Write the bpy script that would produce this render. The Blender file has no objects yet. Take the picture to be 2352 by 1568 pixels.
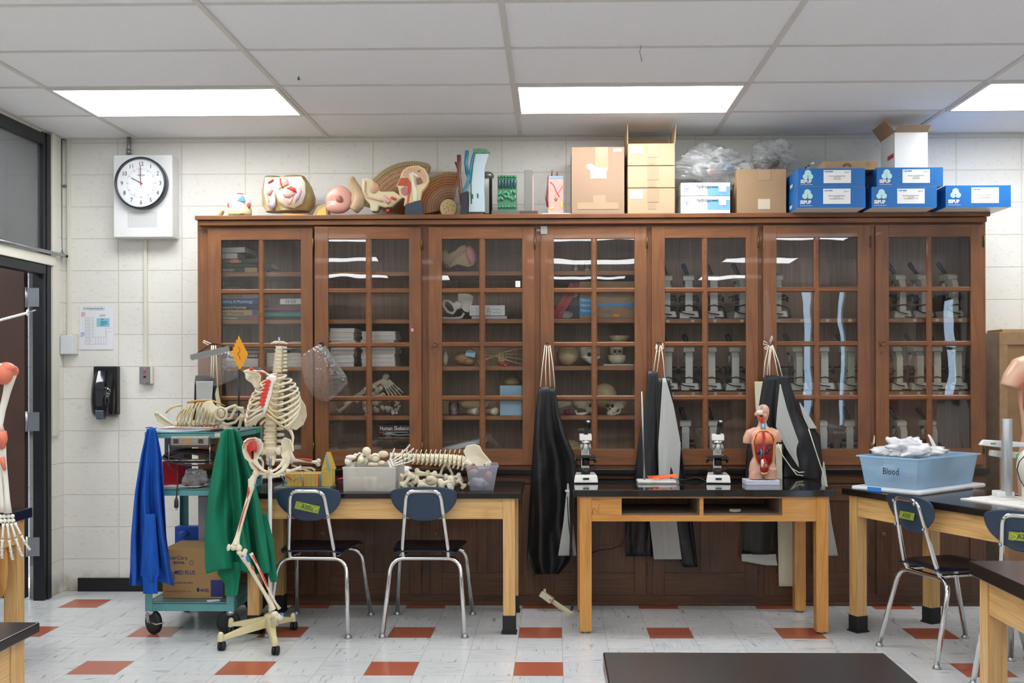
import bpy, math, random
from mathutils import noise as mno
from mathutils import Vector, Matrix, Euler
from math import sin, cos, pi, radians as R
rnd = random.Random(7)
S = bpy.context.scene
COL = S.collection
# ---------------------------------------------------------------- camera
FPX, CX, CY, YAW, ROLL, HC = 2427.0, 1228.4, 854.8, 0.018, -0.0022, 1.3826
cam_d = bpy.data.cameras.new('camera'); cam = bpy.data.objects.new('camera', cam_d); COL.objects.link(cam)
cam_d.sensor_width = 36; cam_d.lens = FPX*36/2352; cam_d.clip_start = .05
cam_d.shift_x = -(CX-1176)/2352; cam_d.shift_y = (CY-784)/2352
cam.matrix_world = Matrix.Translation((0, 0, HC)) @ Matrix.Rotation(YAW, 4, 'Z') @ Matrix.Rotation(pi/2, 4, 'X') @ Matrix.Rotation(ROLL, 4, 'Z')
S.camera = cam
# ---------------------------------------------------------------- world (daylight outside the windows), exposure
w = bpy.data.worlds.new('world'); S.world = w; w.use_nodes = True
w.node_tree.nodes['Background'].inputs[0].default_value = (.55, .76, 1, 1)
w.node_tree.nodes['Background'].inputs[1].default_value = 6.0
S.view_settings.view_transform = 'Standard'; S.view_settings.look = 'None'
S.view_settings.gamma = 1; S.view_settings.use_curve_mapping = False
S.view_settings.exposure = 0.22
LIGHT_W = 10.8           # radiance of the ceiling panels
# ---------------------------------------------------------------- helpers
def at(px, py, Y):
    "world point on the plane Y seen at photo pixel (px, py)"
    u, v = px-CX, py-CY
    cr, sr = cos(ROLL), sin(ROLL)
    a, b = (cr*u+sr*v)/FPX, (-sr*u+cr*v)/FPX
    yr = Y/(cos(YAW)+sin(YAW)*a)
    return Vector((cos(YAW)*a*yr-sin(YAW)*yr, Y, HC-b*yr))
def lerp(a, b, t): return a+(b-a)*t
class M:
    def __init__(s): s.v = []; s.f = []; s.mi = []; s.sm = []; s.m = 0; s.s = False
    def add(s, vs, fs, smooth=None):
        o = len(s.v); s.v += [tuple(p) for p in vs]
        for f in fs:
            s.f.append([o+i for i in f]); s.mi.append(s.m); s.sm.append(s.s if smooth is None else smooth)
        return s
    def box(s, x0, x1, y0, y1, z0, z1):
        x0, x1 = min(x0, x1), max(x0, x1); y0, y1 = min(y0, y1), max(y0, y1); z0, z1 = min(z0, z1), max(z0, z1)
        return s.add([(x0,y0,z0),(x1,y0,z0),(x1,y1,z0),(x0,y1,z0),(x0,y0,z1),(x1,y0,z1),(x1,y1,z1),(x0,y1,z1)],
                     [(0,3,2,1),(4,5,6,7),(0,1,5,4),(1,2,6,5),(2,3,7,6),(3,0,4,7)])
    def bar(s, a, b, wx, wy, up=(0, 0, 1)):
        a, b = Vector(a), Vector(b); t = (b-a).normalized(); up = Vector(up)
        if abs(t.dot(up)) > .95: up = Vector((0, 1, 0))
        n = t.cross(up).normalized(); q = n.cross(t)
        return s.add([p+n*i*wx/2+q*j*wy/2 for p in (a, b) for i, j in ((-1,-1),(1,-1),(1,1),(-1,1))],
                     [(0,1,2,3),(7,6,5,4),(0,4,5,1),(1,5,6,2),(2,6,7,3),(3,7,4,0)])
    def tube(s, pts, r, n=8, sq=1, up=None, closed=False, cap=True):
        pts = [Vector(p) for p in pts]; k = len(pts)
        rs = r if isinstance(r, (list, tuple)) else [r]*k
        vs = []; nn = None
        for i in range(k):
            if closed: t = pts[(i+1) % k]-pts[i-1]
            else: t = pts[min(i+1, k-1)]-pts[max(i-1, 0)]
            if t.length < 1e-9: t = Vector((0, 0, 1))
            t.normalize()
            if up is not None: nn = Vector(up)
            elif nn is None: nn = Vector((0, 0, 1)) if abs(t.z) < .9 else Vector((0, 1, 0))
            q = nn-t*nn.dot(t)
            if q.length < 1e-6: q = Vector((1, 0, 0))-t*t.x
            nn = q.normalized(); b = t.cross(nn)
            for j in range(n):
                a = 2*pi*j/n; vs.append(pts[i]+(nn*cos(a)*sq+b*sin(a))*rs[i])
        fs = []
        for i in range(k if closed else k-1):
            for j in range(n):
                a, b2 = i*n+j, i*n+(j+1) % n; c = ((i+1) % k)*n
                fs.append((a, b2, c+(j+1) % n, c+j))
        s.add(vs, fs, True)
        if cap and not closed:
            o = len(s.v)-k*n
            s.f += [[o+j for j in range(n)][::-1], [o+(k-1)*n+j for j in range(n)]]; s.mi += [s.m]*2; s.sm += [False]*2
        return s
    def cyl(s, a, b, r, r2=None, n=16): return s.tube([a, b], [r, r if r2 is None else r2], n)
    def lathe(s, prof, c=(0, 0, 0), n=20, ax='z', smooth=True, sx=1, sy=1, cap=True):
        vs = []
        for r, z in prof:
            for j in range(n):
                a = 2*pi*j/n; p = (r*cos(a)*sx, r*sin(a)*sy, z)
                if ax == 'y': p = (p[0], -p[2], p[1])
                if ax == 'x': p = (p[2], p[0], p[1])
                vs.append((p[0]+c[0], p[1]+c[1], p[2]+c[2]))
        k = len(prof); fs = [(i*n+j, i*n+(j+1) % n, (i+1)*n+(j+1) % n, (i+1)*n+j) for i in range(k-1) for j in range(n)]
        o = len(s.v); s.add(vs, fs, smooth)
        if not cap: return s
        s.f += [[o+j for j in range(n)][::-1], [o+(k-1)*n+j for j in range(n)]]; s.mi += [s.m]*2; s.sm += [False]*2
        return s
    def ell(s, c, r, n=12, rot=None, mm=None):
        if not isinstance(r, (list, tuple)): r = (r, r, r)
        mm = mm or max(6, n//2+2); rot = Euler(rot).to_matrix() if rot else None; vs = []
        for i in range(1, mm):
            for j in range(n):
                p = Vector((sin(pi*i/mm)*cos(2*pi*j/n)*r[0], sin(pi*i/mm)*sin(2*pi*j/n)*r[1], cos(pi*i/mm)*r[2]))
                vs.append(p)
        vs += [Vector((0, 0, r[2])), Vector((0, 0, -r[2]))]
        vs = [(rot @ p if rot else p)+Vector(c) for p in vs]
        k = mm-1; fs = [(i*n+j, (i+1)*n+j, (i+1)*n+(j+1) % n, i*n+(j+1) % n) for i in range(k-1) for j in range(n)]
        fs += [(k*n, j, (j+1) % n) for j in range(n)]+[(k*n+1, (k-1)*n+(j+1) % n, (k-1)*n+j) for j in range(n)]
        return s.add(vs, fs, True)
    def prism(s, poly, d0, d1, pl='xz', smooth=False):
        def P(a, b, d): return {'xz': (a, d, b), 'xy': (a, b, d), 'yz': (d, a, b)}[pl]
        n = len(poly); vs = [P(a, b, d0) for a, b in poly]+[P(a, b, d1) for a, b in poly]
        s.add(vs, [(i, (i+1) % n, n+(i+1) % n, n+i) for i in range(n)], smooth)
        o = len(s.v)-2*n; s.f += [[o+i for i in range(n)][::-1], [o+n+i for i in range(n)]]; s.mi += [s.m]*2; s.sm += [False]*2
        return s
    def grid(s, fn, nu, nv, smooth=True):
        vs = [fn(i/nu, j/nv) for j in range(nv+1) for i in range(nu+1)]; k = nu+1
        return s.add(vs, [(j*k+i, j*k+i+1, (j+1)*k+i+1, (j+1)*k+i) for j in range(nv) for i in range(nu)], smooth)
    def xf(s, m, o=0): s.v[o:] = [tuple(m @ Vector(p)) for p in s.v[o:]]; return s
def hexa(m, a, b, c, d, e, f, g, h):
    return m.add([a, b, c, d, e, f, g, h], [(0,3,2,1),(4,5,6,7),(0,1,5,4),(1,2,6,5),(2,3,7,6),(3,0,4,7)])
def part(name, m, mats, parent=None, bev=0, sub=0, rm=0, sm=0, sol=0, label=None, kind=None, seg=2):
    me = bpy.data.meshes.new(name); me.from_pydata(m.v, [], m.f)
    mats = mats if isinstance(mats, (list, tuple)) else [mats]
    for q in mats: me.materials.append(q)
    me.polygons.foreach_set('material_index', m.mi); me.polygons.foreach_set('use_smooth', m.sm); me.validate(); me.update()
    o = bpy.data.objects.new(name, me); COL.objects.link(o)
    if parent: o.parent = parent
    if rm:
        q = o.modifiers.new('remesh', 'REMESH'); q.mode = 'VOXEL'; q.voxel_size = rm; q.use_smooth_shade = True
    if sm:
        q = o.modifiers.new('smooth', 'SMOOTH'); q.factor = .5; q.iterations = sm
    if sol:
        q = o.modifiers.new('solid', 'SOLIDIFY'); q.thickness = sol; q.offset = 0
    if bev:
        q = o.modifiers.new('bevel', 'BEVEL'); q.width = bev; q.segments = seg; q.limit_method = 'ANGLE'; q.angle_limit = R(40)
    if sub:
        q = o.modifiers.new('subd', 'SUBSURF'); q.levels = sub; q.render_levels = sub
    if label: o['label'] = label
    if kind: o['kind'] = kind
    return o
def tag(o, label, cat, group=None):
    o['label'] = label; o['category'] = cat
    if group: o['group'] = group
    return o
def thing(name, label, cat, group=None, loc=None, rz=0):
    o = bpy.data.objects.new(name, None); COL.objects.link(o); o.empty_display_size = .05
    tag(o, label, cat, group)
    if loc is not None: o.location = loc; o.rotation_euler = (0, 0, rz)
    else: o['_w'] = 1
    return o
def one(name, m, mats, label, cat, group=None, **k): return tag(part(name, m, mats, None, **k), label, cat, group)
def struct(name, m, mats, **k):
    o = part(name, m, mats, None, **k); o['kind'] = 'structure'; return o
def dup(o, loc=None, rz=None, label=None, group=None, parent=None, rot=None):
    c = o.copy(); COL.objects.link(c)
    if parent: c.parent = parent
    if loc is not None: c.location = loc
    if rz is not None: c.rotation_euler = (0, 0, rz)
    if rot is not None: c.rotation_euler = rot
    if label: c['label'] = label
    if group: c['group'] = group
    for ch in list(o.children): dup(ch, parent=c)
    return c
def txt(s, size, mat, parent, loc, rot=(pi/2, 0, 0), al='LEFT', name='lettering', ex=.0003, sx=1, bold=0):
    cu = bpy.data.curves.new(name, 'FONT'); cu.body = s; cu.size = size; cu.align_x = al; cu.resolution_u = 2
    cu.extrude = ex; cu.offset = bold; cu.space_line = .85
    t = bpy.data.objects.new('t', cu); COL.objects.link(t)
    me = bpy.data.meshes.new_from_object(t); bpy.data.objects.remove(t); me.name = name
    me.materials.clear(); me.materials.append(mat)
    o = bpy.data.objects.new(name, me); COL.objects.link(o); o.location = loc; o.rotation_euler = rot; o.scale = (sx, 1, 1)
    if parent: o.parent = parent
    return o
# ---------------------------------------------------------------- materials
def s2l(c):
    if isinstance(c, str): c = tuple(int(c[i:i+2], 16)/255 for i in (0, 2, 4))
    return tuple(x/12.92 if x <= .04045 else ((x+.055)/1.055)**2.4 for x in c)+(1,)
class NT:
    def __init__(s, name):
        s.mat = bpy.data.materials.new(name); s.mat.use_nodes = True; s.t = s.mat.node_tree; s.n = s.t.nodes
        s.bs = s.n['Principled BSDF']; s.out = s.n['Material Output']
    def put(s, i, v):
        if hasattr(v, 'is_output'): s.t.links.new(v, i)
        elif v is not None: i.default_value = v
    def new(s, typ, **k):
        q = s.n.new(typ)
        for a, b in k.items(): setattr(q, a, b)
        return q
    def math(s, op, a, b=None, c=None):
        q = s.new('ShaderNodeMath', operation=op)
        for i, v in enumerate((a, b, c)): s.put(q.inputs[i], v)
        return q.outputs[0]
    def pos(s): return s.new('ShaderNodeNewGeometry').outputs['Position']
    def obj(s): return s.new('ShaderNodeTexCoord').outputs['Object']
    def xyz(s, v):
        q = s.new('ShaderNodeSeparateXYZ'); s.put(q.inputs[0], v); return q.outputs
    def com(s, x, y, z=0.):
        q = s.new('ShaderNodeCombineXYZ')
        for i, v in enumerate((x, y, z)): s.put(q.inputs[i], v)
        return q.outputs[0]
    def scl(s, v, k):
        q = s.new('ShaderNodeVectorMath', operation='MULTIPLY'); s.put(q.inputs[0], v); q.inputs[1].default_value = k; return q.outputs[0]
    def noise(s, v, sc=5, det=3, rough=.5, dist=0):
        q = s.new('ShaderNodeTexNoise'); s.put(q.inputs['Vector'], v)
        q.inputs['Scale'].default_value = sc; q.inputs['Detail'].default_value = det; q.inputs['Roughness'].default_value = rough; q.inputs['Distortion'].default_value = dist
        return q.outputs['Fac']
    def ramp(s, f, stops, interp='LINEAR'):
        q = s.new('ShaderNodeValToRGB'); q.color_ramp.interpolation = interp; s.put(q.inputs[0], f); e = q.color_ramp.elements
        while len(e) < len(stops): e.new(.5)
        for i, (p, c) in enumerate(stops):
            e[i].position = p; e[i].color = (c, c, c, 1) if isinstance(c, (int, float)) else s2l(c)
        return q.outputs[0]
    def mix(s, f, a, b, bt='MIX'):
        q = s.new('ShaderNodeMix', data_type='RGBA', blend_type=bt); s.put(q.inputs[0], f)
        s.put(q.inputs[6], s2l(a) if isinstance(a, str) else a); s.put(q.inputs[7], s2l(b) if isinstance(b, str) else b)
        return q.outputs[2]
    def bump(s, h, st=.3, d=.01):
        q = s.new('ShaderNodeBump'); q.inputs['Strength'].default_value = st; q.inputs['Distance'].default_value = d
        s.put(q.inputs['Height'], h); s.t.links.new(q.outputs[0], s.bs.inputs['Normal']); return q.outputs[0]
    def set(s, **k):
        for a, v in k.items():
            a = {'col': 'Base Color', 'rough': 'Roughness', 'metal': 'Metallic', 'spec': 'Specular IOR Level', 'coat': 'Coat Weight', 'trans': 'Transmission Weight',
                 'alpha': 'Alpha', 'sss': 'Subsurface Weight', 'sheen': 'Sheen Weight', 'emc': 'Emission Color', 'ems': 'Emission Strength', 'ior': 'IOR', 'cr': 'Coat Roughness'}[a]
            s.put(s.bs.inputs[a], s2l(v) if isinstance(v, str) else v)
        return s.mat
def mat(name, col, rough=.5, metal=0., var=.06, vs=6, bump=0, bs=60, bd=.002, **k):
    "plain surface: a little colour variation from noise and, optionally, fine bump"
    n = NT(name); o = n.obj(); c = s2l(col)
    f = n.noise(o, vs, 3)
    d = tuple(x*(1-var*1.6) for x in c[:3])+(1,); l = tuple(min(1, x*(1+var)) for x in c[:3])+(1,)
    n.set(col=n.mix(f, d, l), rough=rough, metal=metal, **k)
    if bump: n.bump(n.noise(o, bs, 4), bump, bd)
    return n.mat
def wood(name, dark, mid, light, ax='z', k=1., rough=.42, rings=9, coat=.15, fine=1., blot=None):
    n = NT(name); o = n.obj()
    L = {'x': (.25, 3, 3), 'y': (3, .25, 3), 'z': (3, 3, .25)}[ax]; F = {'x': (4, 160, 160), 'y': (160, 4, 160), 'z': (160, 160, 4)}[ax]
    big = n.noise(n.scl(o, tuple(a*k for a in L)), 1, 2, .4)
    ring = n.math('ABSOLUTE', n.math('SINE', n.math('MULTIPLY', big, rings*6.28)))
    fin = n.noise(n.scl(o, tuple(a*k for a in F)), 1, 3)
    c = n.mix(n.ramp(ring, [(0, 0.), (.35, .75), (1, 1.)]), mid, light)
    c = n.mix(n.math('MULTIPLY', n.ramp(fin, [(.42, 1.), (.62, 0.)]), .55*fine), c, dark)
    if blot: c = n.mix(n.math('MULTIPLY', n.ramp(n.noise(n.pos(), 2.3, 4), [(.45, 0.), (.7, 1.)]), .7), c, blot)
    n.set(col=c, rough=rough, coat=coat); n.bump(fin, .12, .001)
    return n.mat
MT = {}
def thin(name, col=(1, 1, 1, 1), ior=1.5, rough=0., wob=0., ws=3, haze=0., hz=(1, 1, 1, 1), gain=1.):
    "thin pane or film: transparent + fresnel reflection (+ a little haze)"
    n = NT(name); n.n.remove(n.bs); tr = n.new('ShaderNodeBsdfTransparent'); gl = n.new('ShaderNodeBsdfGlossy'); fr = n.new('ShaderNodeFresnel')
    tr.inputs[0].default_value = col; gl.inputs['Roughness'].default_value = rough; fr.inputs[0].default_value = ior
    if wob:
        b = n.new('ShaderNodeBump'); b.inputs['Strength'].default_value = wob; b.inputs['Distance'].default_value = .02
        n.put(b.inputs['Height'], n.noise(n.pos(), ws, 1)); n.t.links.new(b.outputs[0], gl.inputs['Normal'])
    f = n.math('MINIMUM', n.math('MULTIPLY', fr.outputs[0], gain), 1.)
    m1 = n.new('ShaderNodeMixShader'); n.put(m1.inputs[0], f); n.t.links.new(tr.outputs[0], m1.inputs[1]); n.t.links.new(gl.outputs[0], m1.inputs[2]); o = m1
    if haze:
        df = n.new('ShaderNodeBsdfDiffuse'); df.inputs[0].default_value = hz; tl = n.new('ShaderNodeBsdfTranslucent'); tl.inputs[0].default_value = hz
        m3 = n.new('ShaderNodeMixShader'); m3.inputs[0].default_value = .5; n.t.links.new(df.outputs[0], m3.inputs[1]); n.t.links.new(tl.outputs[0], m3.inputs[2])
        m2 = n.new('ShaderNodeMixShader'); m2.inputs[0].default_value = haze; n.t.links.new(m1.outputs[0], m2.inputs[1]); n.t.links.new(m3.outputs[0], m2.inputs[2]); o = m2
    n.t.links.new(o.outputs[0], n.out.inputs[0]); return n.mat
T_, FX0, FY0 = .2286, -1.5601, 4.8143
GX, GY, HW, YW = -2.6467, 6.0703, 2.8735, 6.659
def floor_mat():
    n = NT('vinyl_floor_tiles'); p = n.xyz(n.pos())
    a = n.math('DIVIDE', n.math('SUBTRACT', p[0], FX0), T_); b = n.math('DIVIDE', n.math('SUBTRACT', p[1], FY0), T_)
    i, j = n.math('FLOOR', a), n.math('FLOOR', b)
    red = n.math('MULTIPLY', n.math('LESS_THAN', n.math('FLOORED_MODULO', i, 3.), .5), n.math('LESS_THAN', n.math('FLOORED_MODULO', j, 3.), .5))
    par = n.math('LESS_THAN', n.math('FLOORED_MODULO', n.math('ADD', i, j), 2.), .5)
    def e(q): return n.math('MINIMUM', n.math('FRACT', q), n.math('SUBTRACT', 1., n.math('FRACT', q)))
    gr = n.math('LESS_THAN', n.math('MINIMUM', e(a), e(b)), .006)
    off = n.math('MULTIPLY', n.math('ADD', i, n.math('MULTIPLY', j, 7.3)), 3.7)
    v1 = n.com(n.math('MULTIPLY', p[0], 60.), n.math('MULTIPLY', p[1], 7.), off); v2 = n.com(n.math('MULTIPLY', p[0], 7.), n.math('MULTIPLY', p[1], 60.), off)
    q = n.new('ShaderNodeMix', data_type='VECTOR'); n.put(q.inputs[0], par); n.put(q.inputs[4], v1); n.put(q.inputs[5], v2)
    st = n.noise(q.outputs[1], 1, 3, .55, .6)
    wn = n.new('ShaderNodeTexWhiteNoise', noise_dimensions='2D'); n.put(wn.inputs['Vector'], n.com(i, j))
    base = n.mix(wn.outputs[0], 'c9cbcc', 'd2d3d3')
    c = n.mix(n.ramp(st, [(.3, 1.), (.41, 0.)]), base, 'a5a5a5'); c = n.mix(n.ramp(st, [(.60, 0.), (.7, 1.)]), c, 'dddbd4')
    c = n.mix(n.math('MULTIPLY', n.ramp(st, [(.25, 1.), (.31, 0.)]), .8), c, '6a6b6e')
    c = n.mix(red, c, n.mix(n.noise(n.pos(), 220, 3), '9c4f39', 'b9694f'))
    c = n.mix(n.math('MULTIPLY', gr, .45), c, '6e6c69')
    n.set(col=c, rough=n.math('ADD', n.math('MULTIPLY', n.noise(n.pos(), 3, 3), .16), .14), spec=.5)
    n.bump(n.math('ADD', n.noise(n.pos(), 5, 2), n.math('MULTIPLY', gr, -.3)), .06, .004)
    return n.mat
def block_mat(name, ax, x0, c1='e4e2da', c2='ebe9e2', jt='d9d4c5'):
    n = NT(name); p = n.xyz(n.pos())
    a = n.math('DIVIDE', n.math('SUBTRACT', p[0 if ax == 'x' else 1], x0), .4064); b = n.math('DIVIDE', p[2], .2032)
    def e(q, k): return n.math('MULTIPLY', n.math('MINIMUM', n.math('FRACT', q), n.math('SUBTRACT', 1., n.math('FRACT', q))), k)
    d = n.math('MINIMUM', e(a, .4064), e(b, .2032))
    j = n.ramp(n.math('MULTIPLY', d, 100.), [(.15, 0.), (.5, 1.)]); j.node.color_ramp.interpolation = 'EASE'
    big = n.noise(n.pos(), 1.2, 3); spk = n.noise(n.scl(n.pos(), (1, 1, 1.6)), 34, 5, .65)
    c = n.mix(big, c1, c2); c = n.mix(n.math('MULTIPLY', n.ramp(spk, [(.33, 1.), (.42, 0.)]), .25), c, 'b9b09a')
    c = n.mix(j, jt, c)
    c = n.mix(n.math('MULTIPLY', n.math('MULTIPLY', n.ramp(p[2], [(.0, 1.), (.14, 0.)]), n.ramp(n.noise(n.pos(), 9, 4), [(.35, 0.), (.6, 1.)])), .75), c, '6d5a40')
    n.set(col=c, rough=.55, spec=.35)
    h = n.math('ADD', n.math('MULTIPLY', j, 1.), n.math('MULTIPLY', n.ramp(spk, [(.3, 0.), (.5, 1.)]), .22))
    n.bump(n.math('ADD', h, n.math('MULTIPLY', n.noise(n.pos(), 12, 4), .25)), .55, .0035)
    return n.mat
def ceil_mat():
    n = NT('acoustic_ceiling_tile'); p = n.pos()
    v = n.noise(n.scl(p, (1, 1.4, 1)), 190, 2, .6); v2 = n.noise(n.scl(p, (1.5, 1, 1)), 75, 2, .7)
    sp = n.math('MAXIMUM', n.ramp(v, [(.27, 1.), (.33, 0.)]), n.ramp(v2, [(.24, 1.), (.28, 0.)]))
    c = n.mix(n.math('MULTIPLY', sp, .85), n.mix(n.noise(p, .8, 2), 'edeef0', 'f2f3f4'), '6f6d6a')
    n.set(col=c, rough=.9, spec=.2); n.bump(v2, .25, .002); return n.mat
# ---------------------------------------------------------------- shared materials
K = {}
K['white'] = mat('white_plastic', 'e9e9e6', .35); K['offwhite'] = mat('off_white_plastic', 'dfdccf', .4)
K['paper'] = mat('paper', 'f1efea', .8); K['pblock'] = mat('page_block', 'e4ded2', .85, bump=.5, bs=300)
K['black'] = mat('black_plastic', '17181b', .35); K['blackm'] = mat('black_matte', '121315', .7)
K['ink'] = mat('ink', '1d1d22', .7); K['red'] = mat('red_paint', 'd8362f', .45); K['blue'] = mat('blue_paint', '2a78c4', .45)
K['chrome'] = mat('chrome', 'd6d6d6', .12, 1., var=.02); K['steel'] = mat('galvanised_steel', 'a9adb0', .38, 1., var=.1, vs=20)
K['grey'] = mat('grey_plastic', '8b8d8c', .5); K['lgrey'] = mat('light_grey_enamel', 'c9c9c2', .4)
K['scope'] = mat('microscope_enamel', 'd9d8d0', .35, var=.04); K['bone'] = mat('bone_plastic', 'e6dcc0', .45, var=.08, vs=14, bump=.15, bs=90)
K['bone2'] = mat('ivory_bone', 'd8cdb0', .5, var=.12, vs=18, bump=.25, bs=120); K['bone3'] = mat('white_bone', 'e8e4d8', .4, var=.06)
K['bone4'] = mat('old_yellow_bone', 'cdb98a', .5, var=.2, vs=16, bump=.25, bs=100)
K['card'] = mat('cardboard', 'a98a68', .8, var=.08, vs=4); K['card2'] = mat('pale_cardboard', 'b89c7c', .8, var=.06); K['card3'] = mat('brown_cardboard', 'b08a5a', .8)
K['cardin'] = mat('cardboard_inside', 'a98760', .85); K['tape'] = mat('packing_tape', 'ab9072', .3); K['tapew'] = mat('masking_tape', 'd8cbb0', .6)
K['navy'] = mat('navy_plastic', '22384f', .38, var=.1, bump=.08, bs=200); K['navyd'] = mat('dark_navy_seat', '10182a', .3, var=.1)
K['teal'] = mat('teal_enamel', '5e9a9c', .45, var=.12, vs=9, bump=.1, bs=30); K['tealtop'] = mat('worn_teal_shelf', '65787a', .55, var=.3, vs=12)
K['grn'] = mat('green_tape', '3e9a48', .5); K['epoxy'] = mat('black_epoxy_top', '0e0f11', .1, var=.2, vs=30, bump=.03, bs=12, coat=.3)
K['epoxy2'] = mat('matte_black_top', '1b1817', .22, var=.15, vs=14, bump=.04, bs=10); K['rubber'] = mat('rubber', '15161a', .65)
K['frameblk'] = mat('dark_painted_steel', '0c1018', .45, var=.3, vs=12); K['creamtrim'] = mat('cream_trim', 'dedbcd', .5)
K['brass'] = mat('aged_brass', '6e5a38', .45, .9); K['wknob'] = mat('turned_wood_knob', '6b4330', .35)
K['apron'] = mat('black_vinyl', '17181a', .42, var=.15, bump=.55, bs=11, bd=.008); K['apin'] = mat('grey_cloth_lining', 'b9bab6', .9, bump=.3, bs=300)
K['apin2'] = mat('cream_cloth_lining', 'cfc8b0', .9, bump=.3, bs=300); K['cord'] = mat('cotton_tie', 'e2dac6', .85); K['grn2'] = mat('surgical_green_cloth', '067a5a', .85, var=.12, vs=7, bump=.6, bs=13, bd=.012)
K['blu2'] = mat('royal_blue_cloth', '0b56b8', .85, var=.12, vs=7, bump=.6, bs=13, bd=.012); K['skin'] = mat('skin_plastic', 'dba590', .42, var=.04)
K['skin2'] = mat('pale_skin_plastic', 'e3b69a', .3, var=.04); K['muscle'] = mat('model_muscle', 'c8553c', .4, var=.2, vs=30); K['orange'] = mat('orange_paper', 'f6622c', .7)
K['orangey'] = mat('amber_paper', 'f5a623', .7); K['lung'] = mat('model_lung', 'e08058', .45, var=.12, vs=60, bump=.3, bs=200); K['darkred'] = mat('model_dark_red', 'a32a2a', .4, var=.25, vs=20)
K['pink'] = mat('model_pink', 'e3a39a', .4, var=.1, vs=20); K['yel'] = mat('model_yellow', 'e0bd62', .5, var=.12, vs=22); K['cyanp'] = mat('model_blue', '3d82b5', .4)
K['bpb'] = mat('sepup_blue', '0f66ad', .4, var=.05); K['khaki'] = mat('model_khaki', 'b59e6c', .4, var=.08, vs=8)
K['wv'] = wood('cabinet_wood_vertical', '4c2c16', '7b4a27', '8a5730', 'z', 1.3, blot='60381f', fine=.6); K['wh'] = wood('cabinet_wood_horizontal', '4c2c16', '7b4a27', '8a5730', 'x', 1.3, blot='60381f', fine=.6)
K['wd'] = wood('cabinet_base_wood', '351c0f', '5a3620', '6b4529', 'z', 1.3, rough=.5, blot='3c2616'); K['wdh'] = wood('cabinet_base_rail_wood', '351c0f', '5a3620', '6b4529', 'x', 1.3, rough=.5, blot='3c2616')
K['wb'] = wood('cabinet_back_wood', '6b5142', 'a58c78', 'b39a86', 'z', .8, .7, coat=0, fine=.5); K['ws'] = wood('shelf_wood', '7a4c28', 'a06a3c', 'b07a48', 'x', 1)
K['wp'] = wood('oak_vertical', '9a6c34', 'cc9d5c', 'dcb376', 'z', 1.4, rings=8, coat=.3, fine=.6); K['wph'] = wood('oak_horizontal', '9a6c34', 'cc9d5c', 'dcb376', 'x', 1.4, rings=12, coat=.3, fine=.6)
K['wo'] = wood('honey_oak_vertical', '8a5520', 'bf8136', 'cf9448', 'z', 1.4, rings=7, coat=.3, fine=.6); K['woh'] = wood('honey_oak_horizontal', '8a5520', 'bf8136', 'cf9448', 'x', 1.4, rings=8, coat=.3, fine=.6)
K['glass'] = thin('old_window_glass', ior=1.5, wob=.035, ws=3.5, haze=.008, gain=1.05); K['film'] = thin('clear_film', ior=1.6, rough=.08, wob=.3, ws=30, haze=.1, gain=1.6)  # cabinet glass haze imitates a veil of reflections over the dim interior
K['bag'] = thin('crumpled_clear_bag', ior=1.6, rough=.1, wob=.9, ws=40, haze=.34, hz=(.95, .97, .98, 1), gain=1.1); K['bin'] = thin('translucent_bin', ior=1.45, rough=.25, haze=.42, hz=(1, .99, .94, 1))
K['binb'] = thin('blue_translucent_bin', (.75, .9, 1, 1), ior=1.45, rough=.25, haze=.48, hz=(.7, .88, 1, 1)); K['binc'] = thin('clear_bin', (.9, .9, .95, 1), ior=1.45, rough=.2, haze=.25, hz=(.75, .75, .8, 1))
K['jar'] = thin('jar_glass', ior=1.5, gain=2, haze=.04)
# ---------------------------------------------------------------- room shell
XL, XR, YB = -3.115, 5.6, -5.2
m = M(); m.box(-5.6, XR, YB, YW+.1, -.1, 0); struct('floor', m, floor_mat())
m = M(); m.box(XL-.2, XR, YB, YW+.1, HW, HW+.05); struct('ceiling', m, ceil_mat())
JX = at(417.5, 600, YW).x
m = M(); m.box(XL, XR, YW, YW+.12, 0, HW+.02); struct('wall_back', m, block_mat('painted_block', 'x', JX))
bm_side = block_mat('painted_block_side', 'y', YW)
m = M(); m.box(XL-.12, XL, 6.46, YW+.12, 0, HW+.02); m.box(XL-.12, XL, YB, 5.2, 0, HW+.02)
m.box(XL-.12, XL, 5.2, 6.46, HW-.04, HW+.02); struct('wall_left', m, bm_side)
# windows in the right-hand wall (out of frame; they give the bluish daylight in the glass)
m = M(); m.box(XR, XR+.12, YB, YW+.12, 0, .95); m.box(XR, XR+.12, YB, YW+.12, 2.45, HW+.02)
WY = [(-4.4, -2.6), (-2.2, -1.0), (-.6, .9), (1.3, 2.8)]
ys = [YB]+[q for p in WY for q in p]+[YW+.12]
for i in range(0, len(ys), 2): m.box(XR, XR+.12, ys[i], ys[i+1], .95, 2.45)
struct('wall_right', m, bm_side)
RW = [(3.72, 3.96), (4.5, 4.66), (5.1, 5.2)]; m = M(); xs_ = [-5.6]+[q for p in RW for q in p]+[XR]
for i in range(0, len(xs_), 2): m.box(xs_[i], xs_[i+1], YB-.12, YB, 0, HW+.02)
for a, b in RW: m.box(a, b, YB-.12, YB, 0, .35); m.box(a, b, YB-.12, YB, 2.75, HW+.02)
struct('wall_rear', m, block_mat('painted_block_rear', 'x', JX, 'a8a49a', 'b4b0a6', '9a958a'))
m = M(); m.box(-2.7, 3.4, YB, YB+.03, .9, 2.5); struct('trim_5', m, mat('added_dark_board', '20302b', .6))  # unseen board added to darken what the cabinet glass reflects
m = M(); m.box(-2.7, 3.4, YB, YB+.5, 0, .88); struct('trim_6', m, mat('added_dark_counter', '3c2d24', .5))  # unseen counter added as dark content for the same reflections
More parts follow.
